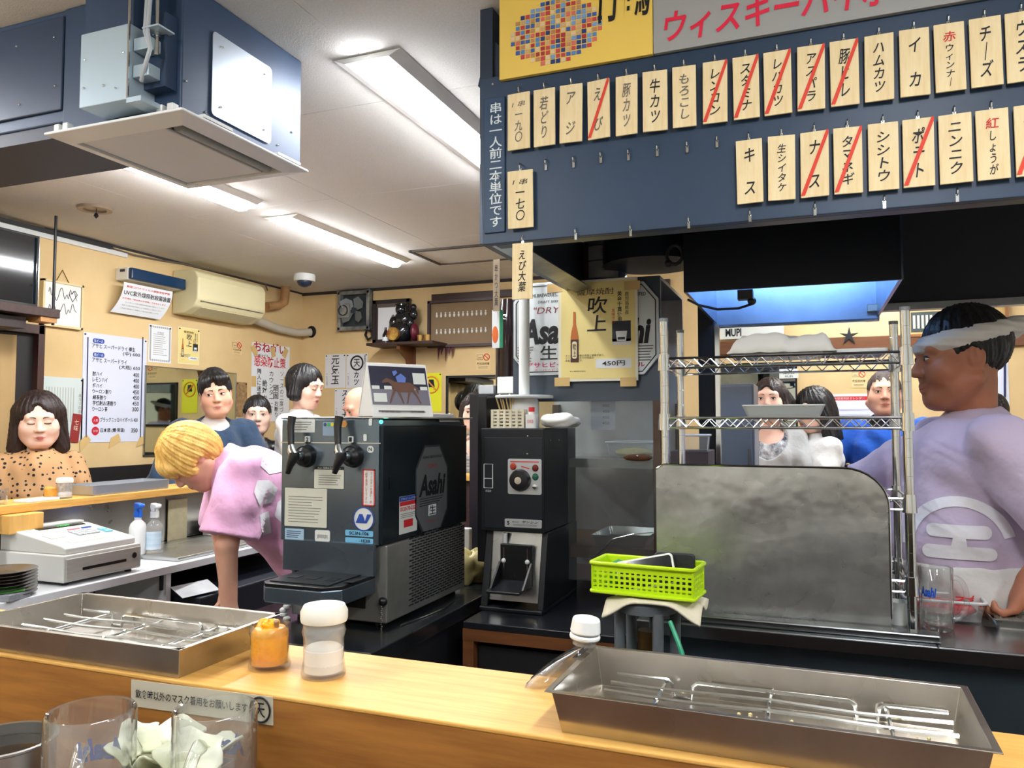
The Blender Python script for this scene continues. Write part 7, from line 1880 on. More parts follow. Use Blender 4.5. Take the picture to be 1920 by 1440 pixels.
def hand_geo(S, wrist, d, n, side, curl=.5, sc=1.0, spread=.12, k=.006):
    "palm + five fingers; d hand direction, n palm normal (towards the grip), side +1 thumb along d x n"
    d = Vector(d).normalized(); n = Vector(n); n = (n - d * n.dot(d)).normalized(); s_ = d.cross(n) * side
    w = Vector(wrist)
    R = np.array(Matrix((s_, d, n)).transposed())
    pc = w + d * .045 * sc
    S.box(pc, (.038 * sc, .046 * sc, .014 * sc), R, .013 * sc, .015)
    S.cone(w - d * .02, pc, .026 * sc, .026 * sc, .02)
    S.ell(w + d * .03 * sc + s_ * .02 * sc + n * .008 * sc, (.018 * sc, .03 * sc, .016 * sc), R, .012)
    for i, (o, L) in enumerate(((.029, .072), (.010, .08), (-.009, .075), (-.027, .058))):
        p = w + d * .085 * sc + s_ * o * sc
        dr = (d + s_ * spread * (o / .03)).normalized()
        a = curl * (.55 + .12 * i)
        ax = dr.cross(n).normalized()
        r0 = .0092 * sc
        for j, fr in enumerate((.45, .32, .23)):
            ang = a * (1.0 if j == 0 else 1.25)
            dr = Matrix.Rotation(ang, 3, ax) @ dr
            if dr.dot(n) < -.2 and j == 0: dr = Matrix.Rotation(-2 * ang, 3, ax) @ dr
            p2 = p + dr * L * fr * sc
            S.cone(p, p2, r0, r0 * .93, k); r0 *= .93; p = p2
    p = w + d * .022 * sc + s_ * .034 * sc; dr = (s_ * .8 + d * .75 + n * .25 * (1 + curl)).normalized()
    for L, r0 in ((.035, .0125), (.03, .0105), (.022, .0092)):
        p2 = p + dr * L * sc; S.cone(p, p2, r0 * sc, r0 * .92 * sc, k); p = p2
        dr = (dr + d * .35 * 1 - s_ * .25 * curl + n * .25 * curl).normalized()

def person(label, loc, face_deg, H=1.65, lookcam=True, wide=1.0, head=(0, 0, 0), hc=None, skinm=SK_M, hs=.0045,
           joints=None, arms=None, hair=None, hairm=HAIRB, male=True, shirt=None, pants=(40, 44, 54), jaw=1.0, facew=1.0,
           eyes='open', mouth=True, brow_w=1.0, gaze=0.0, extra=None, headscale=1.0, legs=True, fwd=None, collar=.0, rest=None):
    """face_deg: 0 faces the camera, +90 faces image right. Local frame: x = person's right, y = forward, z = up."""
    loc = Vector((loc[0], loc[1], 0))
    tc = Vector((CAM.x - loc.x, CAM.y - loc.y, 0)).normalized(); ir = Vector((-tc.y, tc.x, 0))
    a = math.radians(face_deg); f = (tc * math.cos(a) + ir * math.sin(a)).normalized()
    r = f.cross(Vector((0, 0, 1)))
    B = Matrix((r, f, Vector((0, 0, 1)))).transposed()     # local -> world rotation
    root = thing('person', label, 'person', mtx=Matrix.Translation(loc))
    s = H / 1.7
    W = lambda p: loc + B @ (Vector(p) * s)
    J = dict(pelvis=(0, 0, .93), waist=(0, .0, 1.08), chest=(0, .0, 1.27), neck=(0, -.01, 1.43), head=(0, .025, 1.468 + .115 * headscale))
    if joints: J.update(joints)
    J = {k_: W(v) for k_, v in J.items()}
    up_b = (J['neck'] - J['pelvis']).normalized()
    rt_b = (B @ Vector((1, 0, 0))); fw_b = up_b.cross(rt_b).normalized()
    RB = np.array(Matrix((rt_b, fw_b, up_b)).transposed())
    HR = B @ rotm(*head); RH = np.array(HR)
    hsz = s * headscale
    hp = lambda p: J['head'] + HR @ (Vector(p) * hsz)
    sw = (.15 if male else .132) * wide
    sh = {}
    nk = J['neck']
    for sd in (-1, 1): sh[sd] = nk + rt_b * (sd * sw * s) - up_b * .075 * s
    A = {}
    arms = arms or {}
    for sd in (-1, 1):
        e, w_ = arms.get(sd, ((sd * .25, .05, 1.13), (sd * .16, .27, 1.15)))[:2]
        A[sd] = (sh[sd], W(e), W(w_))
    pts = [J[k_] for k_ in J] + [q for sd in A for q in A[sd]]
    lo = [min(p[i] for p in pts) - .24 for i in range(3)]; hi = [max(p[i] for p in pts) + .24 for i in range(3)]
    hi[2] = max(hi[2], hp((0, 0, .16)).z + .03)
    # ---------------- body: torso, neck, head, arms, hands in one surface
    S = Field(lo, hi, hs)
    S.ell(J['chest'], (.13 * s * wide, .09 * s, .125 * s), RB, .04)
    S.ell(J['pelvis'], (.14 * s * wide, .1 * s, .12 * s), RB, .05)
    S.cone(J['pelvis'], J['chest'], .1 * s * wide, .105 * s * wide, .06)
    S.cone(sh[-1], sh[1], .05 * s, .05 * s, .05)
    S.cone(nk - up_b * .03 * s, hp((0, -.022, -.055)), .055 * s * (1.05 if male else .9), .05 * hsz * (1.05 if male else .88), .03)
    for sd in (-1, 1):
        q = A[sd]; g = (1.0 if male else .85) * wide ** .5
        S.cone(q[0], q[1], .048 * s * g, .038 * s * g, .03); S.cone(q[1], q[2], .038 * s * g, .026 * s * g, .015)
        ar = arms.get(sd)
        d = (q[2] - q[1]).normalized(); nn = Vector((0, 0, -1)); cu = .5; ms = 1.0
        if ar and len(ar) > 2:
            o = ar[2]
            if 'd' in o: d = B @ Vector(o['d'])
            if 'n' in o: nn = B @ Vector(o['n'])
            cu = o.get('curl', .5)
        hand_geo(S, q[2], d, nn, 1 if (d.cross(nn)).dot(rt_b) * sd < 0 else -1, cu, s * (1.0 if male else .9))
    h_ = hsz; fw_ = facew
    S.ell(hp((0, -.018, .03)), (.074 * h_, .092 * h_, .086 * h_), RH, .02)
    S.ell(hp((0, .02, -.03)), (.064 * h_ * fw_, .068 * h_, .082 * h_), RH, .035)
    S.ell(hp((0, .035, -.068)), (.05 * h_ * fw_ * jaw, .045 * h_, .045 * h_), RH, .03)
    S.ell(hp((0, .066, -.098)), (.024 * h_ * jaw, .02 * h_, .018 * h_), RH, .03)
    for sd in (-1, 1):
        S.ell(hp((sd * .04 * fw_, .05, -.03)), (.028 * h_ * fw_, .026 * h_, .028 * h_), RH, .03)
        S.cone(hp((sd * .056 * fw_ * jaw, -.005, -.055)), hp((sd * .03, .055, -.095)), .018 * h_, .018 * h_, .03)
    S.cone(hp((-.04, .068, .026)), hp((.04, .068, .026)), .016 * h_, .016 * h_, .02)
    for sd in (-1, 1):
        S.ell(hp((sd * .032, .1, .004)), (.02 * h_, .018 * h_, .013 * h_), RH, .014, 'sub')
        S.ell(hp((sd * .032, .071, .004)), (.0165 * h_, .0155 * h_, .013 * h_), RH, .006)
    S.cone(hp((0, .08, .012)), hp((0, .1, -.026)), .0075 * h_, .0118 * h_, .012)
    for sd in (-1, 1): S.ell(hp((sd * .0125, .093, -.03)), (.0085 * h_, .01 * h_, .0075 * h_), RH, .007)
    S.ell(hp((0, .084, -.058)), (.022 * h_, .011 * h_, .0075 * h_), RH, .009); S.ell(hp((0, .083, -.07)), (.019 * h_, .011 * h_, .0075 * h_), RH, .009)
    S.cone(hp((-.018, .0975, -.064)), hp((.018, .0975, -.064)), .0022 * h_, .0022 * h_, .004, 'sub')
    for sd in (-1, 1):
        S.ell(hp((sd * .076, -.012, -.004)), (.009 * h_, .019 * h_, .031 * h_), RH, .008)
        S.ell(hp((sd * .088, -.008, .0)), (.008 * h_, .009 * h_, .017 * h_), RH, .006, 'sub')
    body, bv, bq = S.mesh('body', skinm, root)
    del S
    # ---------------- face details laid on the surface
    near = (np.abs(bv - np.array(J['head'])) < .2 * h_).all(1)
    fq = bq[near[bq].all(1)]
    tree = BVHTree.FromPolygons([tuple(x) for x in bv], [tuple(int(i) for i in x) for x in fq])
    fwd_h = HR @ Vector((0, 1, 0))
    def patch(poly, mat, name, lift=.0008, rings=3, parent=root):
        cx = sum(p[0] for p in poly) / len(poly); cz_ = sum(p[1] for p in poly) / len(poly)
        vs = []; fs = []; n = len(poly)
        def hit(x, z):
            o = hp((x, .2, z)); t_ = tree.ray_cast(o, -fwd_h)
            return (t_[0] + fwd_h * lift) if t_[0] is not None else hp((x, .08, z))
        vs.append(hit(cx, cz_))
        for i in range(1, rings + 1):
            for p in poly: vs.append(hit(cx + (p[0] - cx) * i / rings, cz_ + (p[1] - cz_) * i / rings))
        for i in range(n): fs.append((0, 1 + i, 1 + (i + 1) % n))
        for k_ in range(rings - 1):
            for i in range(n): fs.append((1 + k_ * n + i, 1 + (k_ + 1) * n + i, 1 + (k_ + 1) * n + (i + 1) % n, 1 + k_ * n + (i + 1) % n))
        return MB().add(vs, fs).build(name, mat, parent, smooth=True)
    ew, eh = .0145, .0048
    for sd in (-1, 1):
        ex = sd * .032; ez = .004
        alm = [(ex + ew * math.cos(q), ez + eh * (math.sin(q) if math.sin(q) > 0 else .75 * math.sin(q)) + .0012 * math.cos(q) * sd) for q in np.linspace(0, 6.283, 17)[:-1]]
        lidup = [(ex - ew * 1.05, ez + .0005)] + [(ex + ew * 1.08 * x, ez + eh * 1.05 * math.sqrt(max(0, 1 - x * x)) + .0012 * x * sd) for x in np.linspace(-1, 1, 9)] + [(ex + ew * .9 * x, ez + eh * 1.0 * math.sqrt(max(0, 1 - x * x)) * 1.05 + .0032 + .0012 * x * sd) for x in np.linspace(1, -1, 9)]
        if eyes == 'open':
            ey = patch(alm, EYEW, 'eye', .0006)
            gx = ex + gaze * .006
            patch([(gx + .0054 * math.cos(q), ez + min(.0052 * math.sin(q), eh * .95)) for q in np.linspace(0, 6.283, 13)[:-1]], IRIS, 'iris', .0013, 2, ey)
            patch(lidup, LASH, 'eyelash', .0016, 2, ey)
        else:
            low = [(ex + ew * x, ez - .006 - .002 * (1 - x * x)) for x in np.linspace(-1, 1, 9)] + [(ex + ew * x, ez - .0025 - .002 * (1 - x * x)) for x in np.linspace(1, -1, 9)]
            patch(low, LASH, 'eyelash', .0012, 2)
        bz = .0245; bw = .019
        br = [(sd * (.0135 + bw * 1.3 * u), bz + .0045 * math.sin(u * 2.3) + .0025 * (1 - u) * brow_w) for u in np.linspace(0, 1, 7)] + [(sd * (.0135 + bw * 1.3 * u), bz - .0012 + .0045 * math.sin(u * 2.3) - .0018 * (1 - u) * brow_w) for u in np.linspace(1, 0, 7)]
        patch(br, BROW, 'eyebrow', .001, 2)
        patch([(sd * .0085 + .0034 * math.cos(q), -.0365 + .0018 * math.sin(q)) for q in np.linspace(0, 6.283, 9)[:-1]], NOST, 'nostril', .0006, 2)
    if mouth:
        up_ = [(-.0235, -.0635), (-.012, -.0585), (-.004, -.0565), (0, -.0575), (.004, -.0565), (.012, -.0585), (.0235, -.0635), (.012, -.0645), (0, -.065), (-.012, -.0645)]
        dn_ = [(-.022, -.0645), (-.01, -.0725), (0, -.0742), (.01, -.0725), (.022, -.0645), (.01, -.0655), (0, -.066), (-.01, -.0655)]
        lm = LIPM if male else LIP
        patch(up_, lm, 'lips', .0006, 2); patch(dn_, lm, 'lips', .0006, 2)
        patch([(-.0235, -.064), (-.01, -.0645), (0, -.0652), (.01, -.0645), (.0235, -.064), (.01, -.066), (0, -.0665), (-.01, -.066)], M('mouth_line', (110, 54, 50), .6), 'mouth_line', .0011, 2)
    ctx = dict(root=root, hp=hp, HR=HR, RH=RH, h=h_, J=J, A=A, sh=sh, s=s, B=B, W=W, up=up_b, rt=rt_b, fw=fw_b, RB=RB, wide=wide, lo=lo, hi=hi, loc=loc, male=male, bq=bq, bv=bv, tree=tree, nk=nk)
    if hair: hair(ctx, hairm)
    if shirt: shirt(ctx)
    if legs: trousers(ctx, pants)
    if extra: extra(ctx)
    return ctx

def hair_field(c, ext=.2, hs=.0045, down=.3):
    p = np.array(c['J']['head']); h_ = c['h']
    return Field(p - np.array([ext, ext, down]), p + np.array([ext, ext, ext]), hs)
def strands(S, c, f=130, amp=.0022):
    hp = c['hp']; o = np.array(hp((0, -.02, .1))); R = c['RH']
    def fn(X, Y, Z):
        px, py, pz = X - o[0], Y - o[1], Z - o[2]
        lx = px * R[0, 0] + py * R[1, 0] + pz * R[2, 0]; ly = px * R[0, 1] + py * R[1, 1] + pz * R[2, 1]; lz = px * R[0, 2] + py * R[1, 2] + pz * R[2, 2]
        an = np.arctan2(lx, -ly + .001)
        return amp * (np.sin(an * 19 + lz * 34 + 2 * np.sin(lx * 40)) * .6 + .7 * np.sin(an * 43 + 3 + lz * 61) + .6 * np.sin(an * 71 + lz * 25 + 1.7 * np.sin(ly * 60)))
    S.warp(fn)
def hair_short(c, mat, top=.012, fringe=True, side=1):
    S = hair_field(c); hp, h_, R = c['hp'], c['h'], c['RH']
    S.ell(hp((0, -.024, .036)), ((.079 + top * .4) * h_, (.096 + top * .4) * h_, (.088 + top) * h_), R, .01)
    for sd in (-1, 1): S.ell(hp((sd * .066, -.01, .02)), (.016 * h_, .04 * h_, .045 * h_), R, .015)
    if fringe:
        S.ell(hp((side * .028, .06, .084)), (.05 * h_, .028 * h_, .028 * h_), R, .02)
        S.ell(hp((-side * .042, .05, .07)), (.03 * h_, .03 * h_, .036 * h_), R, .02)
    q = c['HR']
    if fringe: S.ell(hp((-side * .012, .108, .062)), (.02 * h_, .045 * h_, .03 * h_), R, .012, 'sub')
    S.ell(hp((0, .105, -.02)), (.062 * h_, .065 * h_, .072 * h_), R, .012, 'sub')
    for sd in (-1, 1): S.ell(hp((sd * .088, .005, -.03)), (.03 * h_, .03 * h_, .05 * h_), R, .01, 'sub')
    S.cut(hp((0, -.08, -.055)), q @ Vector((0, .25, -1)))
    strands(S, c)
    S.mesh('hair', mat, c['root'], 1)
def hair_bob(c, mat, length=.13, width=1.0, part=0.0, fringe=.0, open_=1.0, long_=False):
    S = hair_field(c, .22, .0045, .34); hp, h_, R = c['hp'], c['h'], c['RH']
    S.ell(hp((0, -.022, .035)), (.088 * h_ * width, .106 * h_, .095 * h_), R, .01)
    for sd in (-1, 1):
        S.cone(hp((sd * .07 * width, -.015, .03)), hp((sd * .082 * width, .0, -length + .03)), .032 * h_, .036 * h_, .03)
    S.cone(hp((0, -.06, .02)), hp((0, -.05, -length + .03)), .06 * h_, .055 * h_ * width, .04)
    if long_: S.cone(hp((0, -.06, -.05)), hp((0, -.07, -length - .06)), .075 * h_, .05 * h_, .04)
    # face opening
    S.ell(hp((0, .11, -.035)), (.058 * h_ * open_, .1 * h_, (.098 - fringe) * h_), R, .012, 'sub')
    S.ell(hp((part * .02, .12, .055 - fringe * 1.4)), (.04 * h_ * open_, .06 * h_, .03 * h_), R, .012, 'sub')
    S.cone(hp((0, .0, -.06)), hp((0, .02, -.3)), .05 * h_, .055 * h_, .01, 'sub')
    S.cut(hp((0, 0, -length)), c['HR'] @ Vector((0, 0, -1)))
    strands(S, c)
    S.mesh('hair', mat, c['root'], 1)
def hair_bald(c, mat):
    S = hair_field(c); hp, h_, R = c['hp'], c['h'], c['RH']
    S.ell(hp((0, -.03, .01)), (.08 * h_, .09 * h_, .07 * h_), R, .01)
    S.ell(hp((0, .03, .075)), (.07 * h_, .1 * h_, .07 * h_), R, .01, 'sub')
    S.ell(hp((0, .1, -.02)), (.09 * h_, .095 * h_, .09 * h_), R, .01, 'sub')
    S.cut(hp((0, -.08, -.055)), c['HR'] @ Vector((0, .25, -1)))
    strands(S, c, amp=.001); S.mesh('hair', mat, c['root'], 1)

def top_garment(c, mat, name='shirt', sleeve=1.0, loose=.018, hem=.86, neckr=.075, belly=0.0, folds=.004, neckdrop=.0, hs=.0065, cuttop=None, armk=.028):
    "sleeve: 1 long, .5 to the elbow, .35 short (fraction along upper arm + forearm)"
    s, J, A, RB, wide = c['s'], c['J'], c['A'], c['RB'], c['wide']
    lo = [v for v in c['lo']]; hi = [v for v in c['hi']]
    S = Field(lo, hi, hs); g = loose
    ch, pe = J['chest'], J['pelvis']
    S.ell(ch, (.13 * s * wide + g * .8, .1 * s + g + belly * .3, .125 * s + g * .6), RB, .05)
    S.cone(pe - c['up'] * .06 * s, ch, .125 * s * wide + g, .115 * s * wide + g, .06)
    S.ell(pe + c['up'] * .02, (.15 * s * wide + g, .105 * s + g + belly * .5, .15 * s), RB, .05)
    if belly: S.ell((pe + ch) / 2 + c['fw'] * (.04 + belly * .6) - c['up'] * .03, (.15 * s * wide, .1 * s + belly * .8, .16 * s), RB, .08)
    S.cone(c['sh'][-1], c['sh'][1], .05 * s + g * .5, .05 * s + g * .5, .04)
    S.cone(c['nk'] - c['up'] * .075 * s, c['nk'] - c['up'] * .012 * s, .075 * s, .058 * s + g * .3, .05)
    ends = []
    for sd in (-1, 1):
        a, e, w_ = A[sd]
        gg = (1.0 if c['male'] else .85) * wide ** .5
        if sleeve <= .5:
            t = sleeve / .5; p = a.lerp(e, t); S.cone(a, p, .054 * s * gg + g, .052 * s * gg + g * 1.3, armk); ends.append((p, (e - a).normalized()))
        else:
            t = (sleeve - .5) / .5; p = e.lerp(w_, t); S.cone(a, e, .053 * s * gg + g, .044 * s * gg + g, armk); S.cone(e, p, .045 * s * gg + g, .033 * s * gg + g * .8, .025); ends.append((p, (w_ - e).normalized()))
    if folds:
        r_ = random.Random(int(abs(c['loc'].x * 1000))); ph = [r_.uniform(0, 6.28) for _ in range(6)]
        def fn(X, Y, Z):
            return folds * (np.sin(X * 31 + Z * 19 + ph[0]) * np.sin(Y * 27 - Z * 23 + ph[1]) + .6 * np.sin(X * 13 - Y * 17 + Z * 47 + ph[2]) + .35 * np.sin(X * 61 + Y * 53 + Z * 29 + ph[3]))
        S.warp(fn)
    nb = c['nk'] + c['up'] * (.035 - neckdrop) * s + c['fw'] * .012
    S.ell(nb + c['up'] * .03 + c['fw'] * neckdrop * .9, (neckr * s * (1 + .0), neckr * s * (1 + neckdrop * 3), .055 * s + neckdrop), RB, .006, 'sub')
    # trim sleeves beyond their ends
    for p, d in ends:
        R_ = np.array(Matrix((d.orthogonal().normalized(), d.cross(d.orthogonal().normalized()), d)).transposed())
        S.box(p + d * .1, (.12, .12, .1), R_, .002, .004, 'sub')
    S.cut(c['loc'] + Vector((0, 0, 0)) + Vector(pe - c['loc']) + c['up'] * (hem - .93) * s, -c['up'])
    if cuttop: S.cut(Vector((0, 0, cuttop)), (0, 0, 1))
    return S.mesh(name, mat, c['root'], 2)

def trousers(c, rgb, name='trousers'):
    s, J = c['s'], c['J']
    mat = M('trousers_%d_%d_%d' % rgb, rgb, .85)
    pe = J['pelvis']; B, loc = c['B'], c['loc']
    base = Vector((pe.x, pe.y, 0))
    lo = [pe.x - .3, pe.y - .3, -.01]; hi = [pe.x + .3, pe.y + .3, pe.z + .16]
    S = Field(lo, hi, .011)
    S.ell(pe - c['up'] * .02, (.15 * s * c['wide'], .115 * s, .13 * s), c['RB'], .03)
    rt = B @ Vector((1, 0, 0)); fw = B @ Vector((0, 1, 0))
    for sd in (-1, 1):
        hip = pe + rt * sd * .085 * s - Vector((0, 0, .04)); kn = base + rt * sd * .095 * s + Vector((0, 0, .5 * s)) + fw * .02; an = base + rt * sd * .1 * s + Vector((0, 0, .09))
        S.cone(hip, kn, .085 * s * c['wide'], .062 * s * c['wide'] ** .5, .03); S.cone(kn, an, .062 * s, .05 * s, .02)
    S.mesh(name, mat, c['root'], 2)
    for sd in (-1, 1):
        p = base + rt * sd * .1 * s
        F = Field([p.x - .2, p.y - .2, -.01], [p.x + .2, p.y + .2, .14], .009)
        F.cone(p + fw * (-.03) + Vector((0, 0, .05)), p + fw * .13 + Vector((0, 0, .038)), .045, .036, .02); F.cut(p, (0, 0, -1))
        F.mesh('shoe', M('shoe_black', (28, 28, 30), .5), c['root'], 1)

def cloth(name, rgb, **k): return M(name, rgb, .85, sheen=.2, bump=(13, .55, .02), **k)

def emblem(c, mesh, centre, direction, up, shapes, mat, name='shirt_print', lift=.004):
    "flat shapes [(x, y) polygons] pressed onto a garment surface along direction"
    o, v, q = mesh
    tree = BVHTree.FromPolygons([tuple(x) for x in v], [tuple(int(i) for i in x) for x in q])
    z = -Vector(direction).normalized(); x = Vector(up).cross(z).normalized(); y = z.cross(x)
    for poly in shapes:
        cur = bpy.data.meshes.new('tmp')
        bm = bmesh.new(); vs = [bm.verts.new((p[0], p[1], 0)) for p in poly]; bm.faces.new(vs)
        bmesh.ops.triangulate(bm, faces=bm.faces)
        for _ in range(6):
            lg = [e for e in bm.edges if e.calc_length() > .02]
            if not lg: break
            bmesh.ops.subdivide_edges(bm, edges=lg, cuts=1)
            bmesh.ops.triangulate(bm, faces=bm.faces)
        vv = []; ok = True
        for w_ in bm.verts:
            p = Vector(centre) + x * w_.co.x + y * w_.co.y + z * .6
            h_ = tree.ray_cast(p, -z)
            if h_[0] is None: h_ = tree.find_nearest(p - z * .6)
            vv.append(h_[0] + z * lift)
        bm.verts.index_update()
        fs = [tuple(w_.index for w_ in f.verts) for f in bm.faces]
        bm.free(); bpy.data.meshes.remove(cur)
        MB().add(vv, fs).build(name, mat, c['root'], smooth=True)
# ================================================================== THE CAST
# woman in the polka dot blouse
def dots_mat():
    m = M('polka_dot_blouse', (196, 142, 88), .8)
    nt = m.node_tree; b = nt.nodes['Principled BSDF']
    tc = nt.nodes.new('ShaderNodeTexCoord'); vo = nt.nodes.new('ShaderNodeTexVoronoi'); vo.inputs['Scale'].default_value = 40; vo.inputs['Randomness'].default_value = .55
    nt.links.new(tc.outputs['Object'], vo.inputs['Vector'])
    mr = nt.nodes.new('ShaderNodeMath'); mr.operation = 'LESS_THAN'; mr.inputs[1].default_value = .27
    nt.links.new(vo.outputs['Distance'], mr.inputs[0])
    mx = nt.nodes.new('ShaderNodeMix'); mx.data_type = 'RGBA'
    mx.inputs['A'].default_value = tuple(lin(v) for v in (178, 138, 96)) + (1,); mx.inputs['B'].default_value = tuple(lin(v) for v in (30, 22, 20)) + (1,)
    nt.links.new(mr.outputs[0], mx.inputs['Factor']); nt.links.new(mx.outputs['Result'], b.inputs['Base Color'])
    return m
def P3(px, py, D): return P(px, py, D=D)
def put(px, D): q = P(px, 793, D=D); return (q.x, q.y)
def hz(py, D): return P(960, py, D=D).z     # height seen at a pixel row at depth D (approx)
person('woman with dark shoulder-length hair in a brown polka dot blouse looking down', put(72, 3.75), 4, H=1.525, wide=1.22, head=(-2, -14, 2), skinm=SK_F, male=False, facew=1.12, jaw=1.12, headscale=1.18,
       hair=lambda c, m: hair_bob(c, m, .165, 1.08, .5, -.012, 1.08), hairm=HAIRBR, eyes='down',
       arms={-1: ((-.25, .07, 1.1), (-.14, .24, 1.02)), 1: ((.25, .07, 1.1), (.12, .24, 1.02))},
       shirt=lambda c: top_garment(c, dots_mat(), 'blouse', 1.0, .02, .8, .085, folds=.006, neckdrop=.01, armk=.015), pants=(60, 54, 50))
# man in the navy jacket
def navy(c):
    top_garment(c, cloth('navy_jacket', (30, 56, 84), noise=(6, .3)), 'jacket', 1.0, .032, .78, .085, folds=.006, neckdrop=.05)
    top_garment(c, cloth('pale_tee', (196, 186, 176)), 'undershirt', .3, .012, .9, .072, folds=.0)
person('man with black hair in a navy jacket glancing sideways', put(402, 4.55), 8, H=1.70, wide=1.12, head=(-6, -8, 8), skinm=SK_M, hair=lambda c, m: hair_short(c, m, .02, True, -1), facew=1.08, jaw=1.1, headscale=1.07, gaze=.8,
       arms={-1: ((-.28, .1, 1.1), (-.2, .25, .98)), 1: ((.28, .1, 1.1), (.2, .25, .98))}, shirt=navy, brow_w=1.6)
# woman in black
person('woman with tied-back dark hair in a black top facing the camera', put(482, 5.0), 0, H=1.565, wide=1.05, head=(2, 0, 0), skinm=SK_F, male=False, facew=1.06, jaw=1.05, headscale=1.1,
       hair=lambda c, m: hair_short(c, m, .008, False), hairm=HAIRB, shirt=lambda c: top_garment(c, cloth('black_top', (26, 27, 31)), 'top', .45, .02, .8, .085, neckdrop=.02))
# standing woman in white
person('standing woman with a black bob in a white sweatshirt raising her hand', put(566, 4.85), 62, H=1.76, wide=1.0, head=(-8, -14, 0), skinm=SK_F, male=False, headscale=1.06,
       hair=lambda c, m: hair_bob(c, m, .085, 1.02, -.2, .0, .95), hairm=HAIRB, eyes='down',
       arms={1: ((.24, .1, 1.12), (.14, .3, 1.27), dict(d=(-.1, .3, .9), n=(-.5, .6, -.2), curl=1.1)), -1: ((-.23, .05, 1.12), (-.1, .28, 1.15))},
       shirt=lambda c: top_garment(c, cloth('white_sweat', (214, 216, 214)), 'sweatshirt', .9, .03, .8, .085, folds=.006))
# bald man
person('balding man with grey side hair bending over the back counter', put(716, 5.2), -62, H=1.7, head=(0, -30, 0), skinm=SK_M, hair=hair_bald, hairm=M('grey_black_hair', (44, 46, 50), .5), headscale=1.05,
       joints=dict(neck=(0, .1, 1.40), head=(0, .17, 1.525), chest=(0, .06, 1.22)),
       shirt=lambda c: top_garment(c, cloth('grey_shirt', (90, 96, 104)), 'shirt', .9, .02, .8))
# woman with the napkin
def napkin(c):
    w_ = c['A'][1][2]; b = lump(tuple(w_ + c['B'] @ Vector((-.03, .07, .06))), (.03, .02, .055), 61, .3); b.build('napkin', CLOTH, c['root'], smooth=True, angle=180)
person('woman in a striped top holding a white napkin to her face at the back', put(893, 4.95), -20, H=1.60, head=(10, -6, 0), skinm=SK_F, male=False, hair=lambda c, m: hair_bob(c, m, .12, 1.0, .2), hairm=HAIRBR, headscale=1.02,
       arms={1: ((.24, .1, 1.15), (.06, .22, 1.36), dict(d=(-.2, .2, .9), n=(-.3, -.9, .1), curl=.9)), -1: ((-.23, .05, 1.1), (-.1, .28, 1.12))},
       shirt=lambda c: top_garment(c, M('striped_top', (220, 218, 212), .85, noise=(3, .9), stretch=(.2, .2, 18), rgb2=(34, 34, 40)), 'top', .9, .018, .8), extra=napkin)
# woman in grey jacket
def greyj(c):
    top_garment(c, cloth('grey_jacket', (188, 192, 194)), 'jacket', .95, .03, .78, .1, neckdrop=.1)
    top_garment(c, M('swirl_blouse', (28, 36, 60), .7, noise=(28, 1), rgb2=(222, 226, 230)), 'blouse', .2, .014, .85, .085, folds=0, neckdrop=.06)
person('woman in a light grey jacket and patterned blouse behind the rack', put(1445, 4.4), -6, H=1.655, head=(-4, 2, 0), skinm=SK_F, male=False, hair=lambda c, m: hair_bob(c, m, .10, .98, .4, .0, 1.0), hairm=HAIRBR, jaw=.92, headscale=1.06,
       arms={-1: ((-.24, .08, 1.1), (-.1, .3, 1.13)), 1: ((.24, .08, 1.1), (.12, .3, 1.13))}, shirt=greyj)
# girl in white tee, profile
def tee_print(c):
    pass
person('girl with long black hair in a white T-shirt resting her chin on her hand', put(1532, 4.35), -62, H=1.60, head=(8, -12, 6), skinm=SK_F, male=False, hair=lambda c, m: hair_bob(c, m, .2, 1.0, .1, .035, .9, True), hairm=HAIRB, headscale=1.06, wide=.92,
       arms={1: ((.16, .2, 1.1), (.07, .16, 1.36), dict(d=(-.1, .0, .9), n=(-.3, .3, .1), curl=1.3)), -1: ((-.2, .1, 1.08), (-.08, .27, 1.12))},
       shirt=lambda c: top_garment(c, cloth('white_tee', (226, 228, 228)), 't_shirt', .42, .026, .8, .08))
# man in blue
def bluemat(c):
    top_garment(c, cloth('blue_workshirt', (18, 84, 186)), 'work_shirt', .55, .035, .78, .085, folds=.006, neckdrop=.05)
    top_garment(c, cloth('black_tee', (26, 28, 34)), 'undershirt', .25, .012, .9, .075, folds=0)
person('stocky man with cropped hair in a bright blue work shirt at the back counter', put(1660, 4.4), -4, H=1.70, wide=1.25, head=(6, 0, 0), skinm=SK_M, hair=lambda c, m: hair_short(c, m, -.002, False), hairm=M('cropped_hair', (70, 60, 56), .7), facew=1.14, jaw=1.2, headscale=1.05,
       arms={1: ((.34, .1, 1.16), (.36, .3, 1.15), dict(d=(-.2, .9, -.1), n=(0, 0, -1), curl=.3)), -1: ((-.34, .1, 1.16), (-.2, .32, 1.14))}, shirt=bluemat)
# slivers behind the cook
person('customer with dark hair mostly hidden behind the cook', put(1862, 4.5), -30, H=1.58, hair=lambda c, m: hair_short(c, m, .012), shirt=lambda c: top_garment(c, cloth('pale_shirt', (206, 206, 204)), 'shirt', .9, .02, .8))

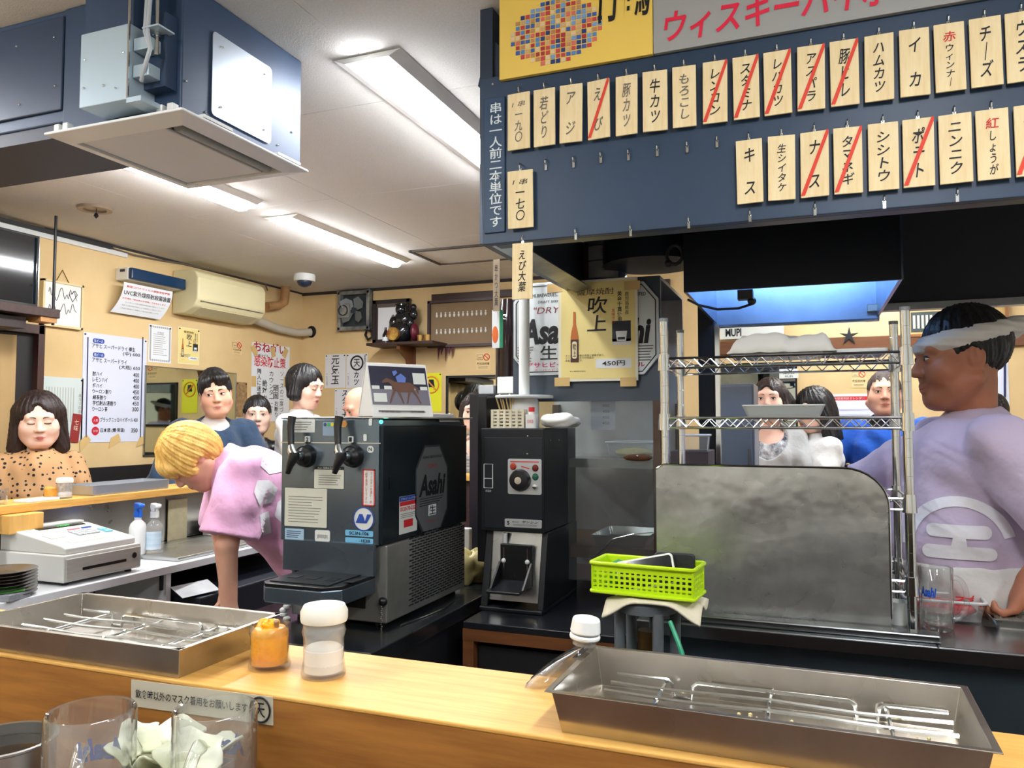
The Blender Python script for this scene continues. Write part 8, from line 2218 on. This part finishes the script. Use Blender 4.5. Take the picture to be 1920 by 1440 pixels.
# ---------------- blond worker, bent over
def blond(c):
    pm = cloth('pink_tee', (232, 176, 212))
    ms = top_garment(c, pm, 't_shirt', .44, .035, .88, .07, folds=.006, hs=.0055)
    ctr = P(505, 900, D=2.9); d_ = (ctr - CAM).normalized()
    bl = [[(-.02, .1), (.03, .13), (.06, .1), (.05, .03), (.0, .02), (-.03, .05)], [(-.04, -.0), (.0, .0), (.03, -.03), (.01, -.08), (-.03, -.09), (-.05, -.04)], [(.03, -.08), (.07, -.05), (.08, -.12), (.05, -.16), (.02, -.13)], [(-.03, -.12), (.0, -.11), (.01, -.19), (-.02, -.2)]]
    emblem(c, ms, ctr, d_, (0, 0, 1), bl, cloth('print_white', (236, 234, 238)))
def bowl(c, m):
    S = hair_field(c, .2, .004, .25); hp, h_, R = c['hp'], c['h'], c['RH']
    S.ell(hp((0, -.018, .03)), (.092 * h_, .108 * h_, .1 * h_), R, .01)
    S.ell(hp((0, -.05, -.02)), (.08 * h_, .07 * h_, .07 * h_), R, .03)
    for sd in (-1, 1): S.ell(hp((sd * .072, .01, -.005)), (.022 * h_, .06 * h_, .045 * h_), R, .02)
    S.ell(hp((0, .075, .04)), (.07 * h_, .03 * h_, .045 * h_), R, .02)
    S.ell(hp((0, .13, -.05)), (.075 * h_, .08 * h_, .06 * h_), R, .01, 'sub')
    for sd in (-1, 1): S.ell(hp((sd * .09, .0, -.055)), (.03 * h_, .04 * h_, .04 * h_), R, .01, 'sub')
    S.cut(hp((0, -.08, -.085)), c['HR'] @ Vector((0, .1, -1))); strands(S, c, amp=.0025)
    S.mesh('hair', m, c['root'], 1)
bp = P(566, 1000, D=3.0)
person('blond worker in a pink T-shirt bending forward over the bench', (bp.x, bp.y), -78, H=1.68, wide=1.0, head=(4, -58, 0), skinm=SK_M, hs=.0045, hair=bowl, hairm=HAIRBL, eyes='down',
       joints=dict(pelvis=(0, -.06, .93), waist=(0, .06, 1.05), chest=(0, .18, 1.19), neck=(0, .29, 1.30), head=(0, .41, 1.31)),
       arms={-1: ((-.19, .30, 1.01), (-.18, .285, .75), dict(d=(0, .1, -1), n=(1, 0, 0), curl=.5)), 1: ((.2, .27, 1.0), (.17, .25, .76))}, shirt=blond, pants=(26, 24, 30))
# ---------------- the cook
def cook(c):
    ms = top_garment(c, cloth('lavender_tee', (200, 184, 208)), 't_shirt', .5, .03, 1.03, .08, belly=.07, folds=.006, hs=.006, armk=.02)
    top_garment(c, cloth('white_apron', (226, 226, 222)), 'apron', .2, .036, .6, .08, belly=.075, folds=.005, hs=.008, cuttop=1.05)
    ctr = P(1798, 1030, D=2.0); d_ = Vector((ctr.x - CAM.x, ctr.y - CAM.y, 0)).normalized()
    wm = cloth('print_white', (236, 234, 238))
    n = 20; R1, R2 = .132, .105
    ring = [(R1 * math.cos(math.pi * (.08 + .92 * i / n)), R1 * math.sin(math.pi * (.08 + .92 * i / n))) for i in range(n + 1)] + [(R2 * math.cos(math.pi * (.08 + .92 * i / n)), R2 * math.sin(math.pi * (.08 + .92 * i / n))) for i in range(n, -1, -1)]
    quads = [[ring[i], ring[i + 1], ring[2 * n - i], ring[2 * n + 1 - i]] for i in range(n)]
    def bar(w_, h_, y): return [(x, yy + y) for x, yy in rounded(w_, h_, h_ * .48, 4)]
    emblem(c, ms, ctr, d_, (0, 0, 1), [bar(.15, .034, .042), bar(.17, .034, -.012), [(-.012, .03), (.016, .03), (.02, -.004), (-.02, -.004)]], wm)
    emblem(c, ms, ctr, d_, (0, 0, 1), quads, wm)
def cook_hair(c, m):
    hair_short(c, m, .004, False)
def towel(c):
    S = hair_field(c, .22, .0045, .2); hp, h_, R = c['hp'], c['h'], c['RH']
    tilt = Matrix.Rotation(math.radians(-8), 3, 'X')
    RT2 = np.array(c['HR'] @ tilt)
    S.ell(hp((0, -.015, .045)), (.092 * h_, .112 * h_, .04 * h_), RT2, .006)
    S.ell(hp((.0, -.125, .055)), (.028 * h_, .03 * h_, .024 * h_), R, .02); S.ell(hp((.02, -.15, .07)), (.02 * h_, .03 * h_, .016 * h_), R, .02)
    S.ell(hp((0, -.016, .09)), (.078 * h_, .096 * h_, .052 * h_), R, .004, 'sub')
    S.warp(lambda X, Y, Z: .0018 * np.sin(Z * 300 + X * 30))
    S.mesh('head_towel', cloth('towel_white', (232, 228, 220)), c['root'], 1)
    # printed white ring emblem on the shirt front
pk = P(1822, 900, D=2.2)
person('cook in a lavender T-shirt and white head towel working at the fryer', (pk.x, pk.y), -70, H=1.70, wide=1.3, head=(0, -6, 0), skinm=SK_T, hs=.0045, hair=cook_hair, hairm=HAIRB, jaw=1.15, facew=1.12, headscale=1.2, eyes='open',
       arms={1: ((.25, .22, 1.2), (.16, .46, 1.08), dict(d=(0, .9, -.3), n=(0, 0, -1), curl=.8)), -1: ((-.31, -.13, 1.15), (-.27, -.03, 1.03), dict(d=(0, .5, -.85), n=(.3, .8, .2), curl=.8))},
       shirt=cook, extra=towel, pants=(40, 40, 46))
flush_text()
